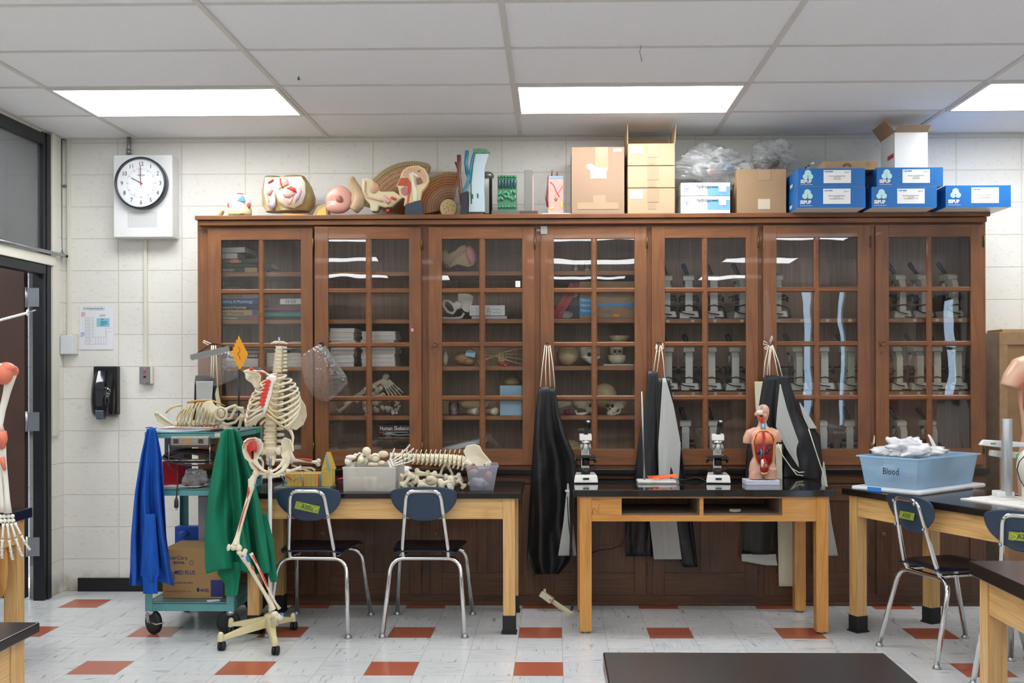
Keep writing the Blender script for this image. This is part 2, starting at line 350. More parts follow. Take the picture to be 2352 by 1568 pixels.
K['alu'] = mat('dark_window_frame', '2b2f33', .5)
blind = mat('dark_blind', '20242c', .8)
for i, (a, b) in enumerate(WY):
    m = M()
    for y in (a+.02, (a+b)/2, b-.02): m.box(XR+.03, XR+.09, y-.02, y+.02, .95, 2.45)
    for z in (.97, 1.75, 2.43): m.box(XR+.03, XR+.09, a, b, z-.02, z+.02)
    o = struct('window_%d' % (i+2), m, K['alu'])
    m = M(); m.box(XR-.03, XR-.015, a-.05, a+(b-a)*(.72, .5, .2, .75)[i], .9, 2.5); m.box(XR-.03, XR-.015, a+(b-a)*(.93, .65, .3, .85)[i], b+.05, .9, 2.5)
    part('blind', m, blind, o)
# ceiling grid
K['tbar'] = mat('ceiling_grid_enamel', 'd6d3ce', .6); m = M()
for i in range(0, 8):
    x = GX+i*1.2192
    if x < XR: m.box(x-.013, x+.013, YB, YW, HW-.006, HW)
for j in range(-1, 19):
    y = GY-j*.6096
    if YB < y < YW: m.box(XL, XR, y-.012, y+.012, HW-.004, HW)
m.box(XL, XR, YW-.022, YW, HW-.008, HW); m.box(XL, XL+.02, YB, YW, HW-.008, HW); struct('trim_1', m, K['tbar'])
# ceiling lights: every second column, every fourth row
n = NT('light_diffuser'); n.set(col='ffffff', emc=(.955, .98, 1, 1), ems=LIGHT_W); K['diff'] = n.mat
def frame_box(m, x0, x1, y0, y1, z0, z1, t):
    m.box(x0, x1, y0, y0+t, z0, z1); m.box(x0, x1, y1-t, y1, z0, z1); m.box(x0, x0+t, y0+t, y1-t, z0, z1); m.box(x1-t, x1, y0+t, y1-t, z0, z1)
m = M(); frame_box(m, -.605, .605, -.3, .3, -.012, .0, .022); m2 = M(); m2.box(-.585, .585, -.28, .28, -.008, -.001)
pos = ['left', 'middle', 'right']; first = None
for r in range(5):
    for c in range(3):
        x, y = GX+.6096+c*2.4384, GY-.3048-r*2.4384
        lab = 'rectangular recessed ceiling light panel, %s one of the three over the cabinet' % pos[c] if r == 0 else 'rectangular ceiling light panel further back in the room'
        if first is None:
            first = thing('ceiling_light', lab, 'ceiling light', 'lit panels in the grid ceiling', (x, y, HW))
            part('frame', m, K['tbar'], first); part('diffuser', m2, K['diff'], first)
        else: dup(first, (x, y, HW), 0, lab)
# ---------------------------------------------------------------- left side: door frame, transom, corridor, open door
TRZ = at(60, 585, 6.2).z
m = M()
m.box(XL-.055, XL+.012, 6.372, 6.41, 0, HW-.02); m.box(XL-.055, XL+.018, 6.41, 6.46, 0, HW-.02); m.box(XL-.06, XL+.02, 5.2, 5.3, 0, HW-.02)
m.box(XL-.06, XL+.015, 5.2, 6.372, HW-.1, HW-.03)
struct('door_1', m, K['frameblk'], bev=.003)
m = M(); m.box(XL-.05, XL+.035, 5.2, 6.475, TRZ-.04, TRZ+.02); struct('trim_2', m, K['creamtrim'], bev=.004)
m = M(); m.box(XL-.04, XL+.03, 5.2, 6.372, TRZ-.10, TRZ-.045); struct('trim_3', m, K['frameblk'], bev=.004)
m = M(); m.box(XL-.012, XL-.006, 5.3, 6.372, TRZ+.02, HW-.1); struct('window_1', m, thin('transom_glass', ior=1.5, haze=.05, gain=1.3))
m = M(); m.box(XL, XL+.03, 6.46, 6.50, at(115, 1000, 6.55).z, HW-.01); m.box(XL, XL+.018, 6.50, 6.57, at(115, 1000, 6.55).z, HW-.01); struct('trim_4', m, K['creamtrim'], bev=.003)
m = M(); m.box(-5.6, XL-.12, 7.1, 7.2, 0, HW); struct('wall_corridor', m, block_mat('corridor_block', 'x', JX-.1, 'b9babd', 'c6c7c9', '9a9b9d'))
m = M(); m.box(-5.6, -5.5, 3, 7.1, 0, HW); m.box(-5.6, XL-.12, 3, 3.1, 0, HW); struct('wall_corridor_left', m, block_mat('corridor_block_side', 'y', 0, 'b9babd', 'c6c7c9', '9a9b9d'))
m = M(); m.box(-5.6, XL-.2, 3, 7.2, HW-.05, HW); struct('ceiling_corridor', m, mat('corridor_ceiling', 'aab6c0', .8))
m = M(); m.box(-.5, .5, -.45, .45, -.02, 0); o = one('ceiling_light', m, K['diff'], 'added corridor light panel out of view, brightening what shows above the door', 'ceiling light'); o.location = (-4.3, 5.3, HW-.055)  # added glowing panel, sized to brighten the corridor behind the transom
# open brown door, hinged at the far jamb and swung out into the corridor
dt = at(30, 612, 6.4).z
d = thing('door', 'brown slab door standing open in the black frame at the left edge', 'door')
m = M(); m.box(XL-1.0, XL-.112, 6.385, 6.43, .012, dt); part('door_slab', m, mat('brown_door', '4a3228', .5, var=.1, vs=14), d, bev=.002)
for hy in (684, 967, 1252):
    a = at(66, hy, 6.42); z = a.z; m = M()
    m.box(XL-.085, XL-.012, 6.367, 6.373, z-.057, z+.057); m.cyl((XL-.092, 6.37, z-.062), (XL-.092, 6.37, z+.062), .008); m.box(XL-.105, XL-.092, 6.38, 6.385, z-.057, z+.057)
    for dz in (-.035, .0, .035): m.cyl((XL-.035, 6.368, z+dz), (XL-.035, 6.365, z+dz), .005, n=8)
    part('hinge', m, K['steel'], d, label='satin steel butt hinge')
# base strips
m = M(); x0, x1 = at(180, 1350, YW).x, at(460, 1350, YW).x; m.box(x0, x1, YW-.012, YW, 0, .085); struct('baseboard_back', m, K['blackm'], bev=.002)
# ---------------------------------------------------------------- conduits and fittings on the back wall
def arc(pts, rad=.05, n=5):
    out = [Vector(pts[0])]
    for i in range(1, len(pts)-1):
        p = Vector(pts[i]); a = (Vector(pts[i-1])-p).normalized(); b = (Vector(pts[i+1])-p).normalized()
        for k in range(n+1):
            t = k/n; out.append((p+a*rad)*(1-t)**2+p*2*t*(1-t)+(p+b*rad)*t*t)
    out.append(Vector(pts[-1])); return out
p0, p1 = at(139, 330, YW-.02), at(139, 588, YW-.02)
m = M(); m.tube(arc([(p0.x, YW-.02, HW), (p1.x, YW-.02, p1.z), (XL+.05, YW-.06, p1.z-.005), (XL+.045, 5.25, p1.z-.01)], .07), .0105, 10)
t = thing('conduit', 'thin galvanised pipe down the corner bending left along the door frame', 'conduit'); part('pipe', m, K['steel'], t)
q = at(147, 427, YW-.01); m = M(); m.box(q.x-.035, q.x+.016, YW-.006, YW, q.z-.009, q.z+.009); m.tube([(p0.x-.012, YW-.008, q.z), (p0.x-.011, YW-.033, q.z), (p0.x+.011, YW-.033, q.z), (p0.x+.012, YW-.008, q.z)], .004, 6); part('strap', m, K['steel'], t)
a = at(160, 330, YW); b = at(160, 772, YW)
m = M(); m.box(a.x-.011, a.x+.011, YW-.02, YW, b.z, HW); one('surface_raceway', m, K['creamtrim'], 'cream raceway running from the ceiling to the small white wall box', 'raceway', bev=.003)
a = at(300, 317, YW); b = at(300, 356, YW)
m = M(); m.cyl((a.x, YW-.03, b.z-.01), (a.x, YW-.03, HW), .0125); m.cyl((a.x, YW-.03, b.z-.002), (a.x, YW-.03, b.z+.03), .0165); one('conduit', m, K['steel'], 'short galvanised pipe from the ceiling into the clock housing', 'conduit')
a = at(336, 546, YW); b = at(336, 842, YW)
m = M(); m.box(a.x-.011, a.x+.011, YW-.02, YW, b.z, a.z+.03); one('surface_raceway', m, K['creamtrim'], 'cream raceway running down from the clock housing to the call button', 'raceway', bev=.003)
# clock and speaker housing
Yc = YW-.12
A, B = at(260.5, 356, Yc), at(396, 544, Yc)
t = thing('clock_housing', 'white wall box holding a round clock above a speaker grille', 'clock')
m = M(); m.box(A.x, B.x, Yc, YW, B.z, A.z); part('housing', m, mat('housing_enamel', 'e4e5e4', .4), t, bev=.004)
m = M(); g0, g1 = at(294, 487, Yc), at(360, 521, Yc)
for i in range(30):
    for j in range(15):
        x = lerp(g0.x, g1.x, i/29); z = lerp(g0.z, g1.z, j/14); m.box(x-.0013, x+.0013, Yc-.0008, Yc+.001, z-.0016, z+.0016)
part('speaker_grille', m, K['grey'], t)
m = M()
for px, py in ((280, 363), (373, 363), (280, 536), (373, 536)):
    p = at(px, py, Yc); m.cyl((p.x, Yc-.0015, p.z), (p.x, Yc+.001, p.z), .003, n=10)
part('screw', m, K['lgrey'], t)
Y1 = Yc-.05; c = at(321, 419, Y1); rc = 56*Y1/FPX
ck = M(); ck.lathe([(rc+.012, -.05), (rc+.0125, -.012), (rc+.009, 0), (rc+.001, .001), (rc, -.01), (rc, -.03)], (c.x, Y1, c.z), 64, 'y')
rim = part('clock_rim', ck, mat('dark_clock_rim', '2c3138', .25), t)
m = M(); m.lathe([(.0005, .0), (rc, 0)], (c.x, Y1+.022, c.z), 64, 'y', False, cap=False); part('dial', m, mat('dial_face', 'eef0f2', .35), rim)
for k in range(1, 13):
    a = pi/2-k*pi/6; txt(str(k), .037, K['ink'], rim, (c.x+cos(a)*rc*.80, Y1+.0205, c.z+sin(a)*rc*.80-.0125), al='CENTER', name='numeral', sx=.9)
m = M()
for k in range(60):
    a = k*pi/30; L = .012 if k % 5 == 0 else .005; w_ = .0022 if k % 5 == 0 else .0011
    d1 = Vector((cos(a), 0, sin(a))); p = Vector((c.x, Y1+.021, c.z)); m.bar(p+d1*rc*.615, p+d1*(rc*.615-L), w_, .001, (0, 1, 0))
part('minute_track', m, K['ink'], rim)
txt('VALCOM', .0115, K['ink'], rim, (c.x, Y1+.0205, c.z+rc*.30), al='CENTER')
def hand(name, deg, l1, l2, wd, mt, y):
    a = R(90-deg); d1 = Vector((cos(a), 0, sin(a))); p = Vector((c.x, y, c.z)); m = M(); m.bar(p-d1*l2, p+d1*l1, wd, .001, (0, 1, 0)); return part(name, m, mt, rim)
hand('hour_hand', 299, rc*.46, .012, .0035, K['ink'], Y1+.018); hand('minute_hand', 358, rc*.72, .014, .0032, K['ink'], Y1+.016)
hand('second_hand', 350, rc*.65, .036, .0014, K['red'], Y1+.014)
m = M(); m.cyl((c.x, Y1+.018, c.z), (c.x, Y1+.011, c.z), .0045); part('hub', m, K['red'], rim)
m = M(); m.lathe([(.0005, .004), (rc*.6, .0025), (rc, 0)], (c.x, Y1, c.z), 48, 'y', cap=False); part('lens', m, thin('clock_lens', ior=1.4, gain=1), rim)
# thermostat box, map, dispenser, call button
Yq = YW-.055; A, B = at(138, 770, Yq), at(167, 813, Yq)
t = thing('wall_box', 'small plain white electrical box at the foot of the left raceway', 'wall box')
m = M(); m.box(A.x, B.x, Yq, YW-.02, B.z, A.z); part('cover', m, mat('pale_box', 'd9dee4', .45), t, bev=.004)
m = M(); m.box(A.x+.01, B.x+.012, YW-.03, YW, B.z, A.z); part('backplate', m, K['offwhite'], t, bev=.002)
Ym = YW-.004; A, B = at(182.5, 700, Ym), at(260.5, 802.5, Ym)
t = thing('evacuation_map', 'white fire and emergency evacuation map sheet taped to the block wall', 'map')
m = M(); m.box(A.x, B.x, Ym-.001, Ym+.003, B.z, A.z); part('sheet', m, mat('laminated_sheet', 'e8eaf0', .3), t)
W_, H_ = B.x-A.x, A.z-B.z
def mp(u, v): return (A.x+W_*u, A.z-H_*v)
m = M(); th = .0006
def ln(m, u0, v0, u1, v1, wd=.0011):
    a, b = mp(u0, v0), mp(u1, v1); m.box(min(a[0], b[0])-wd/2, max(a[0], b[0])+wd/2, Ym-.0016, Ym, min(a[1], b[1])-wd/2, max(a[1], b[1])+wd/2)
for u0, v0, u1, v1 in ((.12, .05, .74, .05), (.12, .115, .74, .115), (.12, .05, .12, .115), (.74, .05, .74, .115), (.18, .28, .18, .88), (.26, .28, .26, .88), (.31, .28, .31, .88), (.40, .28, .40, .72), (.18, .88, .8, .88), (.4, .72, .78, .72), (.8, .6, .8, .88), (.77, .52, .77, .72), (.77, .52, .95, .52), (.8, .6, .95, .6)): ln(m, u0, v0, u1, v1)
for v in (.28, .35, .43, .5, .57, .65, .73, .8): ln(m, .18, v, .26, v); ln(m, .31, v, .40, v)
for u in (.48, .56, .64, .72): ln(m, u, .72, u, .88)
part('floor_plan', m, K['grey'], t)
a = mp(.51, .30); b = mp(.89, .49); m = M(); m.box(a[0], b[0], Ym-.0016, Ym, b[1], a[1]); part('key_panel', m, mat('pale_cyan', '8ccbdc', .5), t)
txt('Fire & Emergency Evacuation Map', .0115, K['ink'], t, (A.x+W_*.135, Ym-.002, A.z-H_*.097), sx=.78)
txt('KEY', .011, K['ink'], t, (A.x+W_*.64, Ym-.002, A.z-H_*.335))
for (u, v, k, L, mt) in ((.06, .175, 4, .11, 'red'), (.04, .625, 4, .11, 'blue'), (.6, .225, 2, .17, 'grey'), (.63, .372, 4, .2, 'grey')):
    m = M()
    for i in range(k): ln(m, u, v+i*.027, u+L*(1, .9, .95, .5)[i], v+i*.027, .003)
    part('small_print', m, K[mt], t)
# dispenser
Yd = YW-.10; A, B = at(199, 841, Yd), at(262, 960, Yd)
t = thing('soap_dispenser', 'glossy black wall soap dispenser with a smoky window', 'dispenser')
cx = (A.x+B.x)/2; gb = mat('gloss_black', '101216', .06, coat=.6)
prof = [(A.z, .030), (A.z-.06, .055), (A.z-.14, .085), (A.z-.22, .095), (B.z+.03, .085), (B.z+.008, .06)]
hw = [.070, .078, .084, .085, .080, .074]
def dsp(u, v):
    k = v*5; i = min(4, int(k)); f = k-i; z = lerp(prof[i][0], prof[i+1][0], f); d = lerp(prof[i][1], prof[i+1][1], f); h = lerp(hw[i], hw[i+1], f)
    x = (u*2-1); return (cx-.004+h*x, YW-d*(1-abs(x)**5*.75)-.001, z)
m = M(); m.grid(dsp, 14, 14); part('cover', m, gb, t, sol=.004)
m = M(); m.box(cx-.068, cx+.084, YW-.045, YW, B.z+.02, A.z); part('backplate', m, K['black'], t, bev=.004)
m = M(); m.prism([(cx-.035, A.z-.10), (cx+.028, A.z-.10), (cx+.012, B.z+.075), (cx-.022, B.z+.075)], YW-.104, YW-.09); part('window', m, thin('smoky_window', (.5, .5, .55, 1), gain=3), t)
m = M(); m.prism([(cx-.034, B.z+.05), (cx+.022, B.z+.05), (cx+.014, B.z-.008), (cx-.024, B.z-.008)], YW-.11, YW-.05); part('push_bar', m, mat('smoke_grey', '4a5560', .2), t, bev=.006)
# call button
Yb_ = YW-.035; A, B = at(320, 842, Yb_), at(344.5, 882, Yb_)
t = thing('call_station', 'grey metal call plate with one red and one black button', 'switch')
m = M(); m.box(A.x, B.x, Yb_, Yb_+.004, B.z, A.z); part('plate', m, mat('grey_plate', '8f8b8c', .4, .4), t, bev=.0015)
m = M(); m.box(A.x+.003, B.x+.014, Yb_+.004, YW, B.z+.002, A.z); part('back_box', m, K['creamtrim'], t, bev=.002)
c = ((A.x+B.x)/2, (A.z+B.z)/2)
m = M(); m.box(c[0]-.008, c[0]+.006, Yb_-.004, Yb_, c[1]+.018, c[1]+.031); part('button', m, K['red'], t, label='red button')
m = M(); m.box(c[0]-.007, c[0]+.006, Yb_-.004, Yb_, c[1]-.014, c[1]-.003); part('button', m, K['black'], t, label='black button')
m = M(); m.cyl((c[0], Yb_-.001, c[1]+.045), (c[0], Yb_, c[1]+.045), .003, n=8); m.cyl((c[0], Yb_-.001, c[1]-.045), (c[0], Yb_, c[1]-.045), .003, n=8); part('screw', m, K['lgrey'], t)
txt('VALCOM', .007, K['ink'], t, (c[0], Yb_-.001, c[1]-.05), al='LEFT')
# small marks on the ceiling
a = Vector((GX+2.9, 5.1, HW)); yy = FPX*(HW-HC)/(CY-146); p = at(1471, 146, yy)
p2 = at(1472, 106, FPX*(HW-HC)/(CY-106)); m = M(); m.tube([(p2.x, p2.y, HW), (p2.x-.005, p2.y, HW-.03), (p2.x+.004, p2.y+.002, HW-.075), (p2.x+.006, p2.y, HW-.055)], .0011, 5)
one('ceiling_wire', m, K['ink'], 'thin bent dark wire hanging from the ceiling grid', 'wire')
p = at(686, 172, FPX*(HW-HC)/(CY-172)); m = M(); m.cyl((p.x, p.y, HW), (p.x, p.y, HW-.012), .004, n=8); m.cyl((p.x, p.y, HW-.012), (p.x, p.y, HW-.016), .008, n=8); one('push_pin', m, mat('green_pin', '1c7a55', .4), 'tiny green push pin stuck in a ceiling tile', 'push pin')
# ---------------------------------------------------------------- long glazed display cabinet along the back wall
YF, YD = 6.28, 6.258
def zc(py, Y, px=1228): return at(px, py, Y).z
DX = [at(a, 700, YD).x for a in (478, 726, 985, 1242, 1497, 1753, 2012)]; DW = .626
XC0, XC1 = at(454, 700, YF).x, at(2264, 700, YF).x
ZB = zc(1085, YF); ZT = zc(517, YF); ZD0, ZD1 = zc(1068, YD), zc(520, YD)
cab = thing('display_cabinet', 'long brown wooden display cabinet with seven glazed doors above a panelled base', 'cabinet')
m = M(); m.box(XC0+.02, XC1-.02, YW-.016, YW-.004, .05, ZT+.05); part('back_panel', m, K['wb'], cab)
YI = YF+.03
m = M()
m.box(XC0, XC0+.02, YF+.02, YW-.004, ZB, ZT+.04); m.box(XC1-.02, XC1, YF+.02, YW-.004, ZB, ZT+.04)
m.box(XC0, XC1, YF+.02, YW-.004, ZT+.02, ZT+.04); m.box(XC0, XC1, YF+.02, YW-.016, ZB, ZB+.03)
divs = [(DX[i]+DW+DX[i+1])/2 for i in (3,)]
for x in divs: m.box(x-.012, x+.012, YF+.02, YW-.016, ZB, ZT+.03)
part('carcass', m, K['wb'], cab)
# face frame: stiles between doors, top and bottom rails
edges = [XC0]+sum([[DX[i]+.012, DX[i]+DW-.012] for i in range(7)], [])+[XC1]
for i in range(0, len(edges), 2): m = M(); m.box(edges[i], edges[i+1], YF, YF+.022, ZB, ZT+.04); part('stile', m, K['wv'], cab, bev=.002)
m = M(); m.box(XC0, XC1, YF-.001, YF+.021, ZD1-.012, ZT+.04); part('rail', m, K['wh'], cab, bev=.002)
m = M(); m.box(XC0, XC1, YF-.001, YF+.021, ZB, ZD0+.012); part('rail', m, K['wh'], cab, bev=.002)
m = M(); Z0, Z1 = zc(491, 6.22), zc(501, 6.22); x0, x1 = at(447, 500, 6.22).x, at(2275, 500, 6.22).x
m.box(x0, x1, 6.22, YW-.002, Z1, Z0); m.box(x0+.014, x1-.014, 6.235, YW-.002, zc(514, 6.235), Z1-.003); m.box(x0+.03, x1-.03, 6.262, YW-.002, ZT+.005, zc(514, 6.235)-.002)
part('crown', m, K['wh'], cab, bev=.003, label='flat crown board')
ZTOP = Z0
# shelves
SH = [zc(y, YI, 600)+0 for y in (625, 734, 842, 955)]; ST = .025
SH2 = [zc(732, YI, 1600), zc(899, YI, 1600)]; ZBOT = ZB+.03
shx = [(XC0+.02, divs[0]-.012, SH), (divs[0]-.012+.024, XC1-.02, SH2)]
SHELF = []
for a, b, zs in shx:
    for z in zs:
        m = M(); m.box(a+.001, b-.001, YI, YW-.017, z-ST, z); SHELF.append(part('shelf', m, K['ws'], cab, bev=.001))
m = M(); m2 = M(); tags = [(1534, 'S1'), (1591, 'S1'), (1642, 'S1'), (1704, 'S1'), (1787, 'S1'), (1842, 'S1'), (1901, 'S1'), (1952, 'S1'), (2101, 'S1'), (2153, 'S1'), (2206, 'S1'), (1544, 'S2'), (1592, 'S2'), (1643, 'S2'), (1700, 'S2'), (1847, 'S2'), (1900, 'S2'), (1955, 'S2'), (2070, 'S2'), (2110, 'S2'), (2160, 'S2'), (2205, 'S2')]
for k, (px, s_) in enumerate(tags):
    z = SH2[0 if s_ == 'S1' else 1]; x = at(px, 737, YI).x; sh = SHELF[4 if s_ == 'S1' else 5]
    m = M(); m.box(x-.009, x+.009, YI-.0015, YI, z-.02, z-.005); part('number_tag', m, K['tapew'], sh)
    txt(str(k+1 if s_ == 'S1' else k-4), .011, K['ink'], sh, (x, YI-.0018, z-.0165), al='CENTER', name='tag_number')
m = M()
for px in (1593, 1700, 1851, 1894, 1960):
    x = at(px, 1074, YF).x; m = M(); m.box(x-.012, x+.012, YF-.003, YF-.001, ZB+.005, ZB+.022); part('number_tag', m, K['brass'], cab)
# doors
GX_ = [(.078, .299), (.334, .555)]
rows = [zc(y, YD) for y in (548, 661, 673, 785, 797, 908, 920, 1031)]
for i in range(7):
    W = DW; dr = bpy.data.objects.new('glazed_door', None); COL.objects.link(dr); dr.parent = cab
    dr.location = (DX[i]+W, YD, ZD0)                 # hinge line on the right
    dr.rotation_euler = (0, 0, (0, R(3.2), R(.6), R(-.3), 0, R(.8), R(-.5))[i])
    X0 = -W; H = ZD1-ZD0; rz = [z-ZD0 for z in rows]
    for p, q, z0, z1, nm in ((X0, X0+GX_[0][0], 0, H, 'frame_stile'), (X0+GX_[1][1], 0, 0, H, 'frame_stile'), (X0+.078, X0+.555, rz[0], H, 'frame_rail'), (X0+.078, X0+.555, 0, rz[7], 'frame_rail')):
        m = M(); m.box(p, q, 0, .022, z0, z1); part(nm, m, K['wv' if nm == 'frame_stile' else 'wh'], dr, bev=.0015)
    m = M(); m.box(X0+GX_[0][1]+.008, X0+GX_[1][0]-.008, .002, .0202, rz[7], rz[0])
    for k in (1, 3, 5): m.box(X0+.078, X0+.555, .003, .02, rz[k+1]+.008, rz[k]-.008)
    part('muntin_lattice', m, K['wh'], dr)
    m = M()                                          # bevelled glazing beads round every pane
    for gx0, gx1 in GX_:
        for k in range(4):
            z1, z0 = rz[2*k], rz[2*k+1]; a0, a1 = X0+gx0, X0+gx1; e = .008
            for (p, q, r_, s_) in (((a0-e, z0-e), (a1+e, z0-e), (a1, z0), (a0, z0)), ((a0-e, z1+e), (a1+e, z1+e), (a1, z1), (a0, z1)), ((a0-e, z0-e), (a0-e, z1+e), (a0, z1), (a0, z0)), ((a1+e, z0-e), (a1+e, z1+e), (a1, z1), (a1, z0))):
                m.add([(p[0], .001, p[1]), (q[0], .001, q[1]), (r_[0], .011, r_[1]), (s_[0], .011, s_[1]), (p[0], .016, p[1]), (q[0], .016, q[1]), (r_[0], .016, r_[1]), (s_[0], .016, s_[1])], [(0,1,2,3), (7,6,5,4), (0,4,5,1), (2,6,7,3), (1,5,6,2), (3,7,4,0)])
    part('glazing_bead', m, K['wv'], dr)
    for gx0, gx1 in GX_:
        for k in range(4):
            m = M(); m.box(X0+gx0-.004, X0+gx1+.004, .0125, .0145, rz[2*k+1]-.004, rz[2*k]+.004); part('glass_pane', m, K['glass'], dr)
    kz = zc(790, YD)-ZD0
    m = M(); m.lathe([(.006, -.004), (.006, .008), (.0105, .014), (.0155, .024), (.016, .029), (.012, .032), (.010, .029), (.001, .0275)], (X0+.038, 0, kz), 20, 'y'); part('knob', m, K['wknob'], dr)
    for hz in (H-.10, .10):
        m = M(); m.cyl((.004, -.003, hz-.035), (.004, -.003, hz+.035), .004, n=10); m.box(-.006, .004, -.001, .001, hz-.032, hz+.032); part('hinge', m, K['brass'], dr)
    if i in (2, 6):
        m = M(); m.cyl((X0+.038, -.003, kz-.055), (X0+.038, 0, kz-.055), .008, n=14); m.box(X0+.036, X0+.040, -.004, -.001, kz-.064, kz-.052); part('lock', m, K['brass'], dr)
# small stickers on the doors
PK = [0]
def patch(nm, x0, y0, x1, y1, mt, par, Y=YD-.0008, t=.0006, **k):
    PK[0] = (PK[0]+1) % 7; Y -= .00017*PK[0]
    a, b = at(x0, y0, Y), at(x1, y1, Y); m = M(); m.box(a.x, b.x, Y-t, Y, b.z, a.z); return part(nm, m, mt, par, **k)
K['clrtape'] = thin('clear_tape', ior=1.5, rough=.15, haze=.35, gain=1.5)
patch('tape_strip', 1242, 519, 1257, 537, K['clrtape'], cab); patch('tape_strip', 1232, 526, 1243, 531, K['clrtape'], cab, YF-.004); patch('tape_strip', 1010, 521, 1019, 526, K['clrtape'], cab)
patch('sticker', 944, 754, 950, 761, mat('pink_sticker', 'd98fb0', .6), cab, YD-.045)
o = patch('sticker', 1184, 645, 1195, 659, K['paper'], cab, YD+.008); txt('o\n=\n▪', .008, K['ink'], o, (at(1187, 650, 6.2).x, YD+.006, at(1187, 650, YD).z))
a = at(2008, 1000, YD-.002); m = M(); m.prism([(a.x-.002, a.z), (a.x+.004, a.z), (a.x+.004, a.z-.042), (a.x-.014, a.z-.058), (a.x-.01, a.z-.05)], YD-.003, YD-.002); part('torn_label', m, K['tapew'], cab)
# black ledge and base
ZL1, ZL0 = zc(1077, 6.245), zc(1090, 6.245)
m = M(); m.box(XC0-.01, XC1+.01, 6.245, YW-.005, ZL0, ZL1); part('black_ledge', m, K['epoxy2'], cab, bev=.004)
ZR = zc(1110, YF)
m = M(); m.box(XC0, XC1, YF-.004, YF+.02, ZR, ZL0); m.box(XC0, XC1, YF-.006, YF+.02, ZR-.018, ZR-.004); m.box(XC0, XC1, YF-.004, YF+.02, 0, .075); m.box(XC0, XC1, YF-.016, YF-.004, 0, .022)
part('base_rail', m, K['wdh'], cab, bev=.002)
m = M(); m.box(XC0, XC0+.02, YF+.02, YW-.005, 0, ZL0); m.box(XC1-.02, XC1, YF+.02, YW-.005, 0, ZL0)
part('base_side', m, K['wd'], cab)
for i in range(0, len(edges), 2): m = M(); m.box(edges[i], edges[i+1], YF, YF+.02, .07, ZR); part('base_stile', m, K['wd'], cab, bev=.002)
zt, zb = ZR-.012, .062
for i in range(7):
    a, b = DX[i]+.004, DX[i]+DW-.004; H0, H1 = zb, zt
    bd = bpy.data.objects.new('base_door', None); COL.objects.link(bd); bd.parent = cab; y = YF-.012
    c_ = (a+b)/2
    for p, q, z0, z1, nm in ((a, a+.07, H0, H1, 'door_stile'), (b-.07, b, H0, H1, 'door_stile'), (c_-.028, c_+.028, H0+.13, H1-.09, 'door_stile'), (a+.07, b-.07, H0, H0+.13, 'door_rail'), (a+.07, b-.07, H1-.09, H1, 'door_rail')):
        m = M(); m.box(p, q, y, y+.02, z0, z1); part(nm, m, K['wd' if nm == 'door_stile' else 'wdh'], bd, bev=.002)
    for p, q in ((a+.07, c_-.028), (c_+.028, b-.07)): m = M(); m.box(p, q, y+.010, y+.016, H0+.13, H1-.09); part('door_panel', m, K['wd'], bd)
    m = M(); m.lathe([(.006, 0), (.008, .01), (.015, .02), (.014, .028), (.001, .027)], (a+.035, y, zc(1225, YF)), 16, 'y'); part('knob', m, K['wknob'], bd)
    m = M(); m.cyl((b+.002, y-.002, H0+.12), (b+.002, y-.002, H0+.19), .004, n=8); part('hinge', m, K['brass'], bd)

# ---------------------------------------------------------------- books and papers inside the cabinet
def stand(px, py, Y): p = at(px, py, Y); return p
def book(name, label, x0, x1, z0, h, Y, dep, cover, pages=True, group=None, rz=0, spine=None, st=.6, sc=None, cat='book', hard=.0025, edge=False, band=None):
    "lying book; spine (or, with edge=True, the page block) faces the room"
    t = thing(name, label, cat, group, loc=((x0+x1)/2, Y, z0), rz=rz); w_ = (x1-x0)/2; m = M(); c = min(hard, h*.16)
    m.box(-w_, w_, 0, dep, 0, c); m.box(-w_, w_, 0, dep, h-c, h)
    if not edge: m.box(-w_, w_, 0, .004, c, h-c)
    else: m.box(-w_, w_, dep-.004, dep, c, h-c)
    part('cover', m, cover, t, bev=.0006)
    m = M(); m.box(-w_+.004, w_-.004, .005 if not edge else .003, dep-.004, c, h-c); part('pages', m, K['pblock'], t)
    if band: mm = M(); mm.box(band[0]*w_, band[1]*w_, -.0006, 0, h*.06, h*.94); part('spine_band', mm, band[2], t)
    if spine: txt(spine, h*st, sc or K['paper'], t, (-w_*.9, -.0012, h*(.5-st*.36)), name='title')
    return t
def X(px, Y=6.34): return at(px, 800, Y).x
def Z(py, Y=6.34, px=700): return at(px, py, Y).z
bk = {k: mat('cover_'+k, c, .4) for k, c in dict(grey='6e6f6d', dgreen='22332c', black='15171b', dkred='451f1d', blue='1f4f9c', cream='d6cdb6', sand='bda468', taupe='7d6a5c', teal='2f8f78', pinkm='b33d80', plum='5a2147', white='eeeeea', lblue='b9c9d8', olive='5e5e38').items()}
Yb = 6.335; s1, s2, s3, s4 = SH
# top shelf, door 1
book('textbook', 'thick dark green spined biology book on the top shelf of the first cabinet door', X(500), X(594), s1+.058, .026, Yb, .22, bk['dgreen'], spine='      Discover Biology', sc=K['sand'] if 'sand' in K else K['tapew'], band=(-.35, .05, mat('salmon', 'd0674d', .5)))
book('textbook', 'slim black book under the green biology book on the top shelf', X(500), X(594), s1+.034, .022, Yb, .22, bk['black'])
book('textbook', 'black book with a yellow label at the bottom of the top-shelf stack', X(500), X(594), s1+.0005, .032, Yb, .23, bk['black'], spine='     BIOLOGY', st=.5, band=(.35, .95, bk['sand']))
book('textbook', 'grey hardback lying page-edge out near the top of the left stack', X(500), X(545), s1+.086, .036, Yb+.02, .18, bk['grey'], edge=True)
book('textbook', 'grey book angled on the very top of the left stack', X(502), X(562), s1+.123, .036, Yb+.03, .18, bk['grey'], edge=True, rz=-.12)
